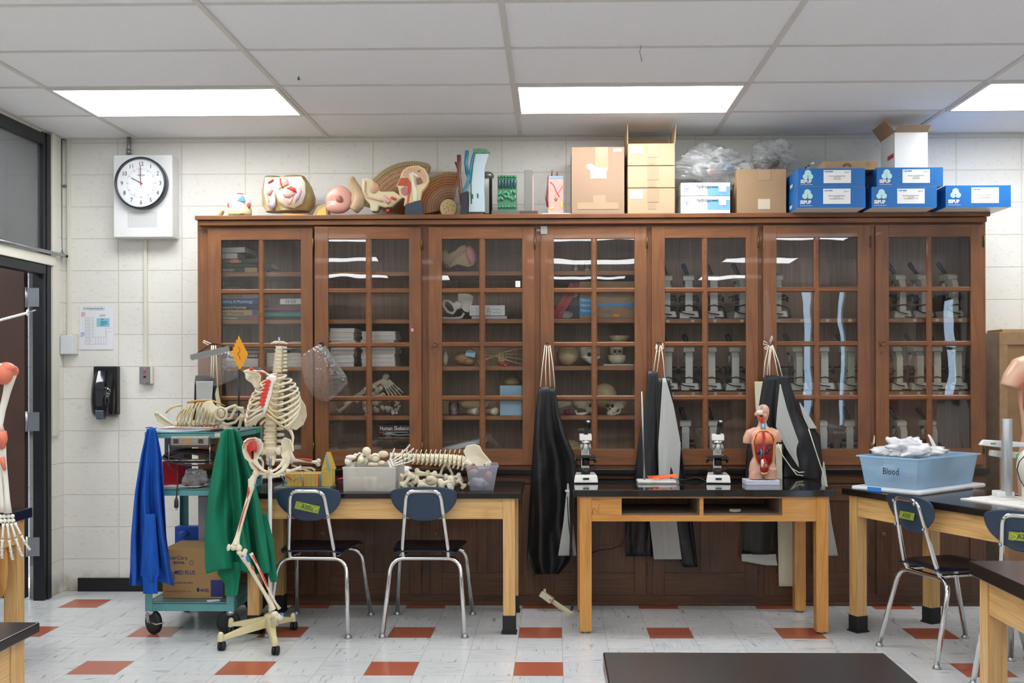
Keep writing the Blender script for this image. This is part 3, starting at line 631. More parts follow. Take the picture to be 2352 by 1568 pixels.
book('textbook', 'flat green book jutting to the right on the top shelf', X(596), X(618), s1+.034, .03, Yb+.05, .18, bk['dgreen'])
# second shelf
L2 = [(.0205, 'taupe', 'HUMAN Anatomy', 'brown human anatomy book at the bottom of the second-shelf stack'), (.028, 'sand', 'Human Physiology', 'tan human physiology book with a blue end label'), (.0245, 'black', ' Anatomy & Physiology', 'black anatomy book in the middle of the second-shelf stack'), (.031, 'blue', 'Anatomy & Physiology', 'blue anatomy book near the top of the second-shelf stack'), (.024, 'cream', '           Human Body', 'pale human body book second from the top of the left stack')]
z = s2+.0005
for h, cv, sp, lb in L2:
    h *= 1.22
    book('textbook', lb, X(498), X(594+(z > s2+.1)*0), z, h, Yb, .22, bk[cv], spine=sp, sc=K['ink'] if cv in ('sand', 'cream') else K['paper'], band=(.72, .97, bk['blue'] if cv != 'taupe' else mat('coral', 'c05a55', .5)) if cv in ('sand', 'taupe') else None); z += h+.001
book('textbook', 'pale book on top of the human body book behind the door rail', X(500), X(548), z, .018, Yb, .2, bk['cream']); z += .019
book('textbook', 'dark thin book at the very top of the second-shelf stack', X(500), X(556), z, .018, Yb, .2, bk['dkred']); z += .02
z = s2+.0005
for h, cv, a, b, sp, lb in ((.02, 'black', 606, 700, '', 'black book at the bottom of the right-hand second-shelf stack'), (.026, 'teal', 606, 700, '', 'teal green book with a soft cover in the right stack'), (.012, 'plum', 611, 700, '', 'thin plum book above the teal one'), (.01, 'pinkm', 613, 700, '', 'thin magenta book in the right stack'), (.018, 'olive', 636, 700, '', 'olive booklet under the numbered white box')):
    book('textbook', lb, X(a), X(b), z, h, Yb+.01, .2, bk[cv], spine=sp, st=.5); z += h+.001
t = thing('storage_box', 'white box with 11-53 written on it in door one', 'box'); m = M(); m.box(X(643), X(697), Yb+.005, Yb+.17, z+.0015, z+.037); part('carton', m, bk['white'], t, bev=.003)
txt('11-53', .028, K['ink'], t, (X(655), Yb+.004, z+.009))
# third shelf : binders, papers
sp_ = mat('spiral_dark', '24262a', .4)
def spiral(label, x0, x1, z0, h, Y, cover, dep=.2, r=.012):
    t = thing('spiral_notebook', label, 'notebook', loc=((x0+x1)/2, Y, z0)); w_ = (x1-x0)/2; m = M()
    m.box(-w_, w_, .012, dep, h*.25, h*.75); part('pages', m, K['pblock'], t)
    m = M(); m.box(-w_, w_, .01, dep, h*.75, h*.82); m.box(-w_, w_, .01, dep, h*.18, h*.25); part('cover', m, cover, t)
    m = M(); k = int(w_*2/.008)
    for i in range(k):
        x = -w_+.004+i*.008; m.tube([(x, .012+r*.9*cos(a), h/2+h*.5*sin(a)) for a in [j*pi/4 for j in range(8)]], .0011, 4, closed=True)
    part('spiral_binding', m, sp_, t); return t
z = s3+.0005
for i in range(3): book('exam_booklet', ('lowest', 'middle', 'upper')[i]+' of three white booklets below the spiral notebooks in door one', X(498), X(594), z, .016, Yb, .2, bk['white'], edge=True); z += .017
spiral('lower dark spiral notebook stacked in the lower half of door one', X(498), X(590), z, .03, Yb, bk['grey']); z += .031
book('textbook', 'tan book between two spiral notebooks', X(530), X(600), z, .014, Yb, .2, bk['sand']); z += .015
spiral('upper spiral notebook with wire binding behind the yellow paper sign', X(545), X(610), z, .034, Yb, bk['black']); z += .035
z = s3+.0005
for i in range(4): book('exam_booklet', ('lowest', 'second', 'third', 'top')[i]+' of four white booklets to the right of the skeleton neck', X(612), X(700), z, .02, Yb, .2, bk['white'], edge=True); z += .021
m = M(); x0, x1 = X(640), X(697); m.grid(lambda u, v: (lerp(x0, x1, u), Yb+.02+v*.18, z+.004+.03*sin(u*pi*.8)+.0), 10, 3); one('curled_papers', m, K['paper'], 'curled white sheaf of papers lying on top of the booklets', 'papers', sol=.014)
m = M(); m.grid(lambda u, v: (lerp(x0, x1, u), Yb+.02+v*.18, z+.036+.026*sin(u*pi*.6+.3)), 10, 3); one('curled_papers', m, K['paper'], 'curved stack of white paper above the shelf behind the skeleton neck', 'papers', sol=.01)
# bottom shelves of door one
for i in range(5):
    m = M(); y = s4+.0005+i*.009; a_ = X(512)+i*.004; m.box(a_, a_+.2, Yb+.01, Yb+.2, y, y+.008); one('folder', m, (bk['white'], bk['lblue'], bk['black'], bk['white'], bk['grey'])[i], ('bottom white', 'second, pale blue', 'third, black', 'fourth, white', 'top grey')[i]+' folder in the flat pile behind the skeleton rib cage', 'folder')
z = ZBOT+.0005
for i in range(8):
    m = M(); h = .011+.005*(i % 3); x0 = X(634)+.006*(i % 3)
    m.box(x0, X(698), Yb-.005+.004*(i % 2), Yb+.2, z, z+h); one('paper_stack', m, K['pblock'] if i % 2 else K['paper'], 'sheaf %s in the leaning pile low in door one' % ('at the foot', 'second from the foot', 'third up', 'fourth up', 'fifth up', 'sixth up', 'second from the top', 'on top')[i], 'papers', 'paper sheaves at the bottom of the first door'); z += h+.001
for i, (a, b, h) in enumerate(((510, 560, .03), (508, 566, .02))):
    m = M(); m.box(X(a), X(b), Yb, Yb+.2, ZBOT+.0005+i*.031, ZBOT+i*.031+h); one('green_case', m, (K['grn'], bk['black'])[i], ('bright green flat case behind the reclining pelvis', 'black flat case on top of the green one')[i], 'case')
# door two : stacks of white paperbacks
def stack(x0, x1, z0, n, h, lab, Y=Yb, grp=None, top=None, jit=.006):
    z = z0
    for i in range(n):
        dx = rnd.uniform(-jit, jit); hh = h*rnd.uniform(.85, 1.15); hh = min(hh, (top-z0)/n-.001) if top else hh
        book('white_paperback', lab % (i+1 if 0 else ('bottom', 'second', 'third', 'fourth', 'fifth', 'sixth', 'seventh', 'eighth', 'ninth')[i]), x0+dx, x1+dx, z, hh, Y+rnd.uniform(0, .008), .2, bk['white'], edge=True, group=grp, rz=rnd.uniform(-.02, .02)); z += hh+.001
g2 = 'white paperbacks stacked in the second door'
stack(X(757), X(815), s3+.0005, 9, .026, '%s book from the shelf in the left stack of white paperbacks', grp=g2, top=Z(746))
stack(X(829), X(908), s3+.0005, 8, .026, '%s book from the shelf in the right stack of white paperbacks', grp=g2, top=Z(757))
stack(X(788), X(868), ZBOT+.0005, 4, .026, '%s book up in the short white stack at the cabinet bottom', grp='white paperbacks at the bottom of the second door', top=ZBOT+.105)
t = thing('marker_cup', 'small black cylinder standing between the two white paperback stacks', 'cylinder'); x = X(818, 6.315); m = M(); m.cyl((x, 6.325, s3+.001), (x, 6.325, s3+.055), .0115); part('barrel', m, K['black'], t); m = M(); m.cyl((x, 6.325, s3+.055), (x, 6.325, s3+.12), .0025); m.cyl((x, 6.325, s3+.095), (x, 6.325, s3+.112), .005); part('stem', m, K['red'], t)
# human skeleton box
t = thing('skeleton_kit_box', 'black Human Skeleton kit box at the bottom of the second door', 'box')
x0, x1, z0, z1 = X(869), X(962), Z(1004), Z(976); m = M(); m.box(x0, x1, Yb, Yb+.2, z0, z1); part('box', m, mat('kit_box_print', '14161c', .3), t, bev=.001)
m = M(); m.box(x0, x1, Yb+.001, Yb+.2, z0-.006, z0-.0005); part('box_base', m, K['cardin'], t)
txt('Human Skeleton', .0345, K['paper'], t, (x0+.008, Yb-.001, z1-.031), sx=.78, bold=.0006)
m = M(); m.box(x0+.045, x0+.18, Yb-.001, Yb, z1-.045, z1-.041); part('small_print', m, K['lgrey'], t); m = M(); m.box(x0+.008, x0+.035, Yb-.001, Yb, z1-.048, z1-.04); part('red_logo', m, K['red'], t)
m = M(); m.tube([(x0+.03, Yb-.001, z0+.02), (x0+.07, Yb-.001, z0+.022), (x0+.12, Yb-.001, z0+.012), (x0+.18, Yb-.001, z0+.016), (x0+.23, Yb-.001, z0+.012)], [.004, .006, .003, .003, .006], 6, .3, up=(0, 1, 0)); m.ell((x0+.225, Yb-.001, z0+.035), (.013, .001, .016), 10); part('printed_bones', m, mat('pale_print', 'b8c6cc', .5), t)
for i in range(7):
    xs = X(872)+.004*i; m = M(); ph = i*.008
    m.grid(lambda u, v: (lerp(X(873)+.0, X(962), u), Yb+.01+v*.18, ZBOT+.03+ph-.022*u*u), 8, 2); one('magazine', m, (K['paper'], bk['grey'], K['pblock'])[i % 3], ('bottom', 'second', 'third', 'fourth', 'fifth', 'sixth', 'top')[i]+' of the sagging magazines under the skeleton kit box', 'magazine', 'magazines under the kit box', sol=.005)
m = M(); m.box(X(872), X(962), Yb+.01, Yb+.19, ZBOT+.0005, ZBOT+.012); one('magazine', m, bk['grey'], 'flat magazine on the cabinet floor beneath the sagging pile', 'magazine')
# door three
t = thing('model_parts_box', 'white box printed with outlined shapes on the second shelf of door three', 'box')
x0, x1, z0, z1 = X(1079, 6.35), X(1160, 6.35), s2+.0225, Z(701, 6.35, 1100); m = M(); m.box(x0, x1, 6.345, 6.5, z0, z1); part('carton', m, bk['white'], t, bev=.001)
def loop(pts, mt, par, Y, r=.0008, nm='printed_outline', cl=True):
    m = M(); m.tube([(a, Y, b) for a, b in pts], r, 4, closed=cl); return part(nm, m, mt, par)
loop([(x0+.012, z0+.008), (x0+.042, z0+.008), (x0+.042, z0+.045), (x0+.012, z0+.045)], K['ink'], t, 6.3445); loop([(x0+.11, z0+.006), (x0+.122, z0+.01), (x0+.122, z0+.03), (x0+.116, z0+.046), (x0+.108, z0+.046), (x0+.108, z0+.03), (x0+.104, z0+.015)], K['ink'], t, 6.3445)
loop([(x0+.14, z0+.017), (x0+.185, z0+.015), (x0+.188, z0+.033), (x0+.175, z0+.038), (x0+.14, z0+.037)], K['ink'], t, 6.3445); loop([(x0+.07, z0+.035), (x0+.083, z0+.025), (x0+.07, z0+.016)], K['ink'], t, 6.3445, cl=False)
for a, s_ in ((.022, 'x1'), (.111, 'x2'), (.158, 'x1')): txt(s_, .009, K['ink'], t, (x0+a, 6.344, z0+.022))
book('hardback_book', 'white hardback with blue edges under the printed parts box', X(1082, 6.34), X(1166, 6.34), s2+.0005, .021, 6.34, .17, mat('blue_edge', '3a5d8c', .5), edge=True)
for i in range(3): spiral(('lowest', 'middle', 'top')[i]+' of the striped binders tilted at the bottom of door three', X(1024), X(1140)-.01*i, ZBOT+.002+i*.028, .026, Yb+.004*i, (bk['white'], bk['lblue'], bk['white'])[i]).rotation_euler = (0, R(-5.5), 0)
m = M(); m.box(0, .26, 0, .2, 0, .028); o = one('comb_binder', m, mat('striped_edge', 'dfe6ea', .6), 'thick white binder with a green cover leaning on the spiral books', 'binder', bev=.001); o.location = (X(1018), Yb+.01, ZBOT+.085); o.rotation_euler = (0, R(-13), 0)
t = thing('tissue_box', 'pale blue box standing at the right of door three', 'box'); m = M(); m.box(X(1148, 6.32), X(1199, 6.32), 6.318, 6.45, s4+.0005, Z(885, 6.32, 1170)); part('carton', m, mat('pale_blue_card', '9fc3d6', .6, bump=.2), t, bev=.001)
# door four : books, glove carton, jars
for i, (a, b) in enumerate(((0, 0), (.035, .0))):
    m = M(); m.box(0, .03, 0, .17, 0, .25); o = one('brain_book', m, mat('crimson_cover', 'a3262f', .4), ('left-hand', 'right-hand')[i]+' red spined book leaning in the fourth door', 'book', 'leaning red books', bev=.001)
    o.location = (X(1262)+a, 6.34+.004*i, s2+.004); o.rotation_euler = (0, R(31), 0)
    if i: txt('Brain', .034, K['paper'], o, (.027, -.001, .24), rot=(pi/2, pi/2, 0), name='title')
m = M(); m.prism([(X(1290), s2+.001), (X(1331), s2+.001), (X(1331), s2+.22), (X(1310), s2+.22), (X(1285), s2+.06)], 6.36, 6.37); o = one('dark_book', m, mat('dark_cover', '2b2524', .4), 'dark book with a brain picture leaning beside the glove carton', 'book')
m = M(); a = at(1300, 722, 6.345); m.ell((a.x, 6.352, s2+.025), (.045, .006, .024), 14); m.tube([(a.x-.04, 6.346, s2+.03), (a.x-.01, 6.345, s2+.044), (a.x+.03, 6.345, s2+.035)], .005, 6); one('brain_picture', m, mat('brain_print', 'a59a97', .5, var=.3, vs=60), 'grey and pink brain cutout at the foot of the leaning books', 'model')
t = thing('glove_carton', 'tan nitrile glove carton with sky blue bands on the second shelf of door four', 'box')
x0, x1, z0, z1 = X(1331, 6.33), X(1462, 6.33), s2+.001, Z(646, 6.33, 1400); m = M(); m.box(x0, x1, 6.332, 6.5, z0, z1); part('carton', m, K['card'], t, bev=.002)
sky = mat('sky_blue_print', '3f96cc', .5)
m = M(); m.box(x0-.0005, x0+.107, 6.3314, 6.332, z0+.02, z0+.125); m.box(x0+.107, x1, 6.3314, 6.332, z0+.072, z0+.094); part('printed_band', m, sky, t)
for k in range(3): txt('Nitro-fit', .026, K['paper'], t, (x0+.008, 6.331, z0+.103-k*.031), sx=.9)
txt('Powder-Free Nitrile Examination\n                Gloves', .0205, sky, t, (x0+.1, 6.331, z0+.145), sx=.78)
loop([(x1-.045+.03*cos(a*pi/10), z0+.083+.03*sin(a*pi/10)) for a in range(20)], sky, t, 6.3312, .0015, 'printed_ring')
m = M(); m.box(x0+.205, x0+.24, 6.3308, 6.3318, z0+.014, z0+.026); part('sticky_note', m, K['orangey'], t)
m = M(); [m.box(x0+.14, x0+.19+.008*(k % 2), 6.3312, 6.332, z0+.03+.009*k, z0+.033+.009*k) for k in range(3)]; part('small_print', m, K['blue'], t)
def jar(label, x, Y, z, r, h, lid, content=None, ch=.5, group=None):
    t = thing('specimen_jar', label, 'jar', group, loc=(x, Y, z)); m = M(); m.lathe([(r*.98, 0), (r, .004), (r, h*.78), (r*.8, h*.86), (r*.8, h*.9)], n=20); part('glass', m, K['jar'], t)
    m = M(); m.cyl((0, 0, h*.86), (0, 0, h), r*.92, n=20); part('lid', m, lid, t)
    if content: m = M(); m.cyl((0, 0, .003), (0, 0, h*ch), r*.9, n=18); part('contents', m, content, t)
    return t
jar('small jar of yellow liquid on the top shelf of door four', X(1323, 6.42), 6.42, s1+.001, .019, .072, K['black'], mat('yellow_liquid', 'b9a945', .3), .45)
jar('small jar with pale specimen to the right of the yellow jar', X(1349, 6.42), 6.42, s1+.001, .019, .072, K['black'], K['bone2'], .3)
m = M(); m.box(X(1268, 6.4), X(1288, 6.4), 6.4, 6.48, s1+.0005, s1+.014); m.box(X(1268, 6.4)+.002, X(1288, 6.4)-.002, 6.402, 6.478, s1+.014, s1+.036); one('small_box', m, [bk['grey']], 'small grey box on the top shelf behind the left edge of door four', 'box', bev=.001)
jar('squat glass jar with a grey lid low in door three', X(1042, 6.36), 6.37, s4+.001, .033, .085, bk['grey'], bk['taupe'], .35)
t = thing('plastic_bag_stack', 'thin grey tray under the cut skull in door four', 'tray'); m = M(); m.box(X(1386), X(1456), 6.33, 6.5, s3+.0005, s3+.011); part('tray', m, K['lgrey'], t, bev=.002)
# ---------------------------------------------------------------- lab tables
def table(label, o, rz, L, W, H, top, wv_, wh_, th=.032, over=.035, leg=.064, feet=0, cub=None, ap=.11, lead=0):
    t = thing('lab_table', label, 'table', loc=(o[0], o[1], 0), rz=rz)
    m = M(); m.box(0, L, 0, W, H-th, H); part('tabletop', m, top, t, bev=.003)
    for lx in (over, L-over-leg):
        for ly in (over*.6, W-over*.6-leg):
            m = M(); m.box(lx, lx+leg, ly, ly+leg, feet if feet else .012, H-th); lg = part('leg', m, wv_, t, bev=.002)
            if feet: m = M(); m.box(lx-.003, lx+leg+.003, ly-.003, ly+leg+.003, 0.008, feet+.012); m.box(lx-.009, lx+leg+.009, ly-.009, ly+leg+.009, 0, .008); part('foot_cover', m, K['rubber'], lg, bev=.001)
            else: m = M(); m.cyl((lx+leg/2, ly+leg/2, 0), (lx+leg/2, ly+leg/2, .014), .02); part('leveling_foot', m, K['steel'], lg)
    a, b, z0, z1 = over+leg, L-over-leg, H-th-ap, H-th; y = over*.6+.004
    if not cub: m = M(); m.box(a, b, y, y+.02, z0, z1); part('apron_rail', m, wh_, t, bev=.0015)
    else:
        m = M(); (c0, c1), (c2, c3), (q0, q1) = cub
        for p, q, r, s_ in ((a, c0, z0, z1), (c1, c2, q0, q1), (c3, b, z0, z1), (c0, c3, z0, q0), (c0, c3, q1, z1)): m.box(p, q, y, y+.02, r, s_)
        part('apron_rail', m, wh_, t)
        m = M()
        for p, q in ((c0, c1), (c2, c3)):
            m.box(p, q, y+.02, W-.1, q0-.008, q0); m.box(p, q, W-.1, W-.092, q0, q1+.01); m.box(p-.006, p, y+.02, W-.1, q0, q1+.01); m.box(q, q+.006, y+.02, W-.1, q0, q1+.01)
        part('book_shelf', m, K['wb'], t)
    m = M(); m.box(a, b, W-y-.02, W-y, z0, z1); part('back_rail', m, wh_, t, bev=.0015)
    wy = wh_
    for lx in (over+.012, L-over-.032): m = M(); m.box(lx, lx+.02, over*.6+leg, W-over*.6-leg, z0, z1); part('side_rail', m, wv_, t, bev=.0015)
    return t
HT = .76
p = at(550, 1142, 5.56); HL = at(1100, 1132, 5.56).z
tabL = table('oak lab table with a black top behind the two chairs, bones and bins on it', (p.x, 5.56), 0, 1.492, .61, HL, K['epoxy2'], K['wp'], K['wph'], feet=.085, th=.03)
ML = at(1318, 1125, 5.57); HM = ML.z; l0 = ML.x
cb = [at(x, 1160, 5.59).x-l0 for x in (1428, 1607, 1616, 1797)]
tabM = table('honey oak lab table with two open cubbies and a glossy black top', (l0, 5.57), 0, at(1918, 1122, 5.57).x-l0, .6, HM, K['epoxy'], K['wo'], K['woh'], th=.036, over=.03, cub=((cb[0], cb[1]), (cb[2], cb[3]), (at(1500, 1183, 5.59).z, at(1500, 1144, 5.59).z)), ap=.132)
CR = at(1933, 1120, 5.70); HR = CR.z
tabR = table('oak lab table set at an angle on the right, carrying the blue bin', (CR.x, CR.y), R(-66), 1.5, .61, HR, K['epoxy2'], K['wp'], K['wph'], feet=.075, th=.034)
p = at(2225, 1287, 3.5); tabF = table('black topped oak table corner cut off by the right edge, nearest the angled table', (p.x, p.y), R(-90), 1.5, .61, p.z, K['epoxy2'], K['wp'], K['wph'], th=.045)
p = at(1385, 1497, 2.354); q = at(2030, 1497, 2.354); table('dark tabletop in the bottom foreground, left of the pale oak leg', (p.x, p.y), R(-90), 1.3, q.x-p.x, p.z, K['epoxy2'], K['wp'], K['wph'], th=.04)
p = at(92, 1428, 2.637); table('black tabletop corner in the lower left foreground', (p.x-.61, p.y), R(-90), 1.3, .61, p.z, K['epoxy2'], K['wp'], K['wph'], th=.026)
p = at(75, 1165, 4.87); tabB = table('black topped table behind the left foreground one, beside the door', (p.x-.61, p.y), R(-90), 1.2, .61, p.z, K['epoxy2'], K['wp'], K['wph'], th=.045)
# ---------------------------------------------------------------- school chairs
def smooth_path(pts, rad, n=5): return arc(pts, rad, n)
def make_chair():
    t = thing('school_chair', '', 'chair', loc=(0, 0, 0)); r = .0125
    for sy, nm in ((-1, 'rear_leg_frame'), (1, 'front_leg_frame')):
        y0, y1 = sy*.262, sy*.165
        m = M(); m.tube(smooth_path([(-.215, y0, .015), (-.183, y1, .398), (.183, y1, .398), (.215, y0, .015)], .075, 7), r, 12); f = part(nm, m, K['chrome'], t)
        for s in (-1, 1): m = M(); m.lathe([(.019, 0), (.021, .004), (.014, .013), (.0125, .02)], (s*.216, y0-sy*0, 0), 14); part('glide', m, K['steel'], f)
    for s in (-1, 1): m = M(); m.tube([(s*.12, -.165, .405), (s*.12, .165, .405)], .009, 8); part('seat_rail', m, K['chrome'], t)
    m = M(); m.tube(smooth_path([(-.120, -.162, .40), (-.122, -.185, .44), (-.088, -.268, .765), (.088, -.268, .765), (.122, -.185, .44), (.120, -.162, .40)], .045, 6), .0115, 12); bf = part('back_frame', m, K['chrome'], t)
    def sh(u, v):
        x = (u*2-1); z = lerp(.603, .788, v); w_ = .178*(1-.5*(1-v)**3.2)*(1-.07*v**9); c = abs(x)**4
        return (x*w_, -.249-.26*(v-.5)*.185+.018*(x*w_/.178)**2, z-.022*c*v**6+.03*c*(1-v)**2)
    m = M(); m.grid(sh, 20, 10); sh_ = part('backrest', m, K['navy'], t, sol=.009, sub=1)
    m = M()
    for x, z in ((-.078, .75), (.078, .75), (-.104, .63), (.104, .63)): m.lathe([(.008, -.003), (.008, .002), (.001, .004)], (x, -.275+(.765-z)*.26-.012+.0, z), 10, 'y')
    part('rivet', m, K['steel'], t)
    def st(u, v):
        x = u*2-1; w_ = .2*(1-.12*(1-v)) ; y = lerp(-.2, .215, v); e = abs(x)**4
        z = .452-.018*(1-x*x)*(1-(2*v-1)**2)-.012*e-(.03*(v-.75)**2*16 if v > .75 else 0)-(.0 if v > .1 else .010)
        return (x*w_*(1-.10*(abs(2*v-1)**6)), y, z)
    m = M(); m.grid(st, 20, 16); part('seat', m, K['navyd'], t, sol=.011, sub=1)
    return t
ch = make_chair(); CH = []
def cfoot(px, py): Yq = FPX*HC/(py-CY-sin(ROLL)*(px-CX)); return at(px, py, Yq)
cc = at(988, 1300, 5.8)
def place_chair(o, x, y, rz, lab): o.location = (x, y, 0); o.rotation_euler = (0, 0, rz); o['label'] = lab; CH.append(o)
c1 = at(741, 1300, 5.8)
place_chair(ch, c1.x-.0, 5.76, R(-3), 'navy chair with yellow patterned tape on its back, pushed to the left table')
place_chair(dup(ch), cc.x, 5.765, 0, 'navy chair without tape, to the right of the taped chair')
place_chair(dup(ch), 1.955, 5.235, R(-71), 'navy chair with green tape reading A202, at the angled right table')
place_chair(dup(ch), 2.177, 4.75, R(-40), 'navy chair cut off by the right edge with green tape on its back')
tape = mat('olive_tape', '7f8f24', .5, var=.2, vs=40)
def ctape(o, w_, h, rz, s, sx=1, pat=False, dx=0, dz=0):
    e = bpy.data.objects.new('label_tape', None); COL.objects.link(e); e.parent = o; e.location = (dx, -.262, .685+dz); e.rotation_euler = (R(-14), rz, 0)
    m = M(); m.box(-w_/2, w_/2, -.0006, .0006, -h/2, h/2); part('tape_strip', m, tape, e)
    txt(s, h*.78, K['ink'], e, (sx*.0, -.0012, -h*.27), al='CENTER', sx=sx)
    if pat:
        for k, q in enumerate(((-.055, .01, -.03, .0), (-.03, 0, -.05, -.02), (.02, .012, .04, -.004), (.04, -.004, .055, .012), (-.02, .018, .01, .012))):
            m = M(); m.tube([(q[0], -.001, q[1]), ((q[0]+q[2])/2+.004, -.001, (q[1]+q[3])/2), (q[2], -.001, q[3])], .0016, 4); part('tape_pattern', m, mat('yellow_print', 'd6d72c', .5), e)
ctape(CH[0], .130, .040, R(12), 'A202', 1, True, .0, -.005); ctape(CH[2], .11, .036, 0, 'A202', 1, dz=.0); ctape(CH[3], .13, .036, 0, 'A202', 1, True, dz=-.01)
# ---------------------------------------------------------------- hanging cloth
def cloth(rows, Y, amp=.012, nf=3, ph=0., nu=36, nv=34, tilt=0., hem=0.):
    ys = [r[0] for r in rows]
    def f(u, v):
        py = lerp(ys[0], ys[-1], v); i = 0
        while i < len(rows)-2 and py > ys[i+1]: i += 1
        k = (py-ys[i])/(ys[i+1]-ys[i]); xl, xr = lerp(rows[i][1], rows[i+1][1], k), lerp(rows[i][2], rows[i+1][2], k)
        w_ = (xr-xl)/60.
        uu = u+.10*sin(5*u+ph)+.05*sin(v*4+ph*2); q = sin(nf*3.6*uu+ph+1.3*sin(v*2.4+ph)); d = amp*(q*abs(q)**.4*1.5+.5*sin(nf*7.1*uu+2*ph+v*3.1)*v+.22*sin(v*13+u*6+ph)*sin(u*9+v*5))*min(1, .3+v*1.4)*min(1.3, w_)
        return at(lerp(xl, xr, u), py+hem*sin(u*7+ph)*v, Y+d+tilt*v)
    m = M(); m.grid(f, nu, nv); return m
def cords(pts, Y, mt, par, r=.003, nm='tie'):
    for q in pts:
        m = M(); n = len(q); m.tube([at(x, y, Y-.0008*i) for i, (x, y) in enumerate(q)], r, 7, .5, up=(0, 1, 0)); part(nm, m, mt, par)
kn = [(1257, 790), (1515, 790), (1769, 790)]
t = thing('apron', 'plain black vinyl apron hanging left of the cubby table', 'apron')
part('body', cloth([(889, 1238, 1275), (950, 1230, 1285), (1000, 1226, 1300), (1060, 1222, 1326), (1130, 1218, 1324), (1200, 1214, 1316), (1285, 1211, 1312), (1318, 1232, 1284)], 6.165, .022, 3.0, .6), K['apron'], t, sol=.0015)
part('lining', cloth([(1110, 1303, 1306), (1200, 1294, 1316), (1276, 1282, 1324)], 6.150, .004, 1), K['apin'], t, sol=.001, label='grey cloth lining')
cords([[(1252, 792), (1246, 840), (1241, 890)], [(1256, 794), (1253, 840), (1254, 889)], [(1260, 794), (1262, 840), (1264, 890)], [(1263, 792), (1270, 840), (1275, 893)]], 6.205, K['cord'], t)
t = thing('apron', 'black apron with pale grey lining folded out, behind the ring stand', 'apron')
part('body', cloth([(852, 1489, 1511), (920, 1483, 1513), (1000, 1468, 1517), (1100, 1457, 1522), (1200, 1440, 1500), (1277, 1437, 1498)], 6.205, .012, 2, 1.), K['apron'], t, sol=.0015)
part('body_fold', cloth([(868, 1512, 1538), (920, 1510, 1546), (1000, 1508, 1560), (1100, 1508, 1576), (1200, 1530, 1592), (1302, 1570, 1603)], 6.212, .010, 2, 2.), K['apron'], t, sol=.0015)
part('lining', cloth([(868, 1522, 1529), (930, 1518, 1547), (1020, 1512, 1564), (1090, 1513, 1560), (1180, 1490, 1552), (1284, 1502, 1566)], 6.193, .006, 1.5, 4.), K['apin'], t, sol=.001, label='pale grey cloth lining')
cords([[(1510, 793), (1505, 825), (1501, 852)], [(1516, 794), (1513, 825), (1509, 855)], [(1518, 792), (1524, 830), (1527, 872)], [(1508, 790), (1506, 800), (1512, 808)], [(1522, 788), (1523, 800), (1517, 806)]], 6.205, K['cord'], t)
t = thing('apron', 'black aprons with grey and cream linings bunched behind the torso model', 'apron')
part('body', cloth([(861, 1754, 1791), (900, 1749, 1788), (960, 1736, 1786), (1020, 1716, 1790), (1100, 1711, 1800), (1200, 1706, 1786), (1273, 1704, 1783)], 6.205, .010, 2, 1.), K['apron'], t, sol=.0015)
part('body_fold', cloth([(862, 1788, 1808), (900, 1792, 1822), (950, 1800, 1838), (1000, 1802, 1884), (1050, 1800, 1888), (1100, 1800, 1893)], 6.198, .012, 2, .3), K['apron'], t, sol=.0015)
part('lining', cloth([(882, 1791, 1793), (940, 1785, 1808), (980, 1782, 1822), (1030, 1806, 1840), (1100, 1852, 1860)], 6.180, .006, 1, .3), K['apin'], t, sol=.001, label='grey cloth lining')
part('lining', cloth([(876, 1733, 1752), (905, 1734, 1747), (945, 1736, 1741)], 6.185, .003, 1), K['apin2'], t, sol=.001, label='cream cloth lining')
part('lining', cloth([(925, 1836, 1838), (960, 1846, 1862), (984, 1858, 1877)], 6.186, .003, 1), K['apin'], t, sol=.001)
part('lining', cloth([(1020, 1780, 1796), (1100, 1784, 1797), (1200, 1786, 1829), (1346, 1789, 1828)], 6.194, .008, 1.5), K['apin2'], t, sol=.001, label='cream cloth lining')
part('hem_strip', cloth([(1195, 1826, 1846), (1298, 1790, 1835), (1300, 1790, 1835)], 6.199, .004, 1), K['apron'], t, sol=.001)
part('lining', cloth([(1060, 1891, 1893), (1100, 1886, 1899), (1200, 1893, 1910), (1276, 1888, 1925)], 6.190, .005, 1), K['apin'], t, sol=.001)
part('hem_strip', cloth([(1272, 1703, 1782), (1288, 1704, 1784), (1298, 1760, 1786)], 6.200, .003, 2), K['apin'], t, sol=.001)
cords([[(1766, 792), (1757, 830), (1754, 866)], [(1769, 794), (1765, 830), (1762, 862)], [(1772, 794), (1768, 830), (1768, 862)], [(1773, 793), (1781, 830), (1787, 863)], [(1774, 792), (1788, 830), (1797, 865)], [(1769, 790), (1775, 774), (1773, 771), (1768, 785)], [(1765, 789), (1754, 783), (1753, 790), (1764, 792)], [(1764, 793), (1755, 800), (1758, 803), (1766, 796)], [(1857, 984), (1872, 1030), (1890, 1085), (1900, 1118), (1902, 1160)], [(1787, 1018), (1797, 1045), (1818, 1075), (1835, 1085), (1852, 1083)], [(1818, 1075), (1830, 1090), (1850, 1093)]], 6.172, K['cord'], t)
t = thing('apron', 'small dark apron with grey lining hanging behind the reclining rib cage', 'apron')
part('body', cloth([(862, 449, 488), (880, 447, 500), (918, 446, 506), (1000, 440, 510)], 6.21, .005, 1), K['apron'], t, sol=.0015)
part('lining', cloth([(875, 450, 490), (918, 451, 487), (1000, 450, 486)], 6.20, .003, 1), K['apin'], t, sol=.001, label='grey cloth lining')
part('lining', cloth([(884, 499, 501), (905, 494, 503), (950, 500, 512)], 6.20, .002, 1), K['apin2'], t, sol=.001)
cords([[(486, 793), (486, 830), (484, 866)], [(490, 793), (491, 830), (489, 868)], [(495, 793), (497, 830), (500, 890)], [(486, 790), (474, 785), (468, 782), (466, 785), (480, 793)]], 6.2, K['cord'], t, .004)
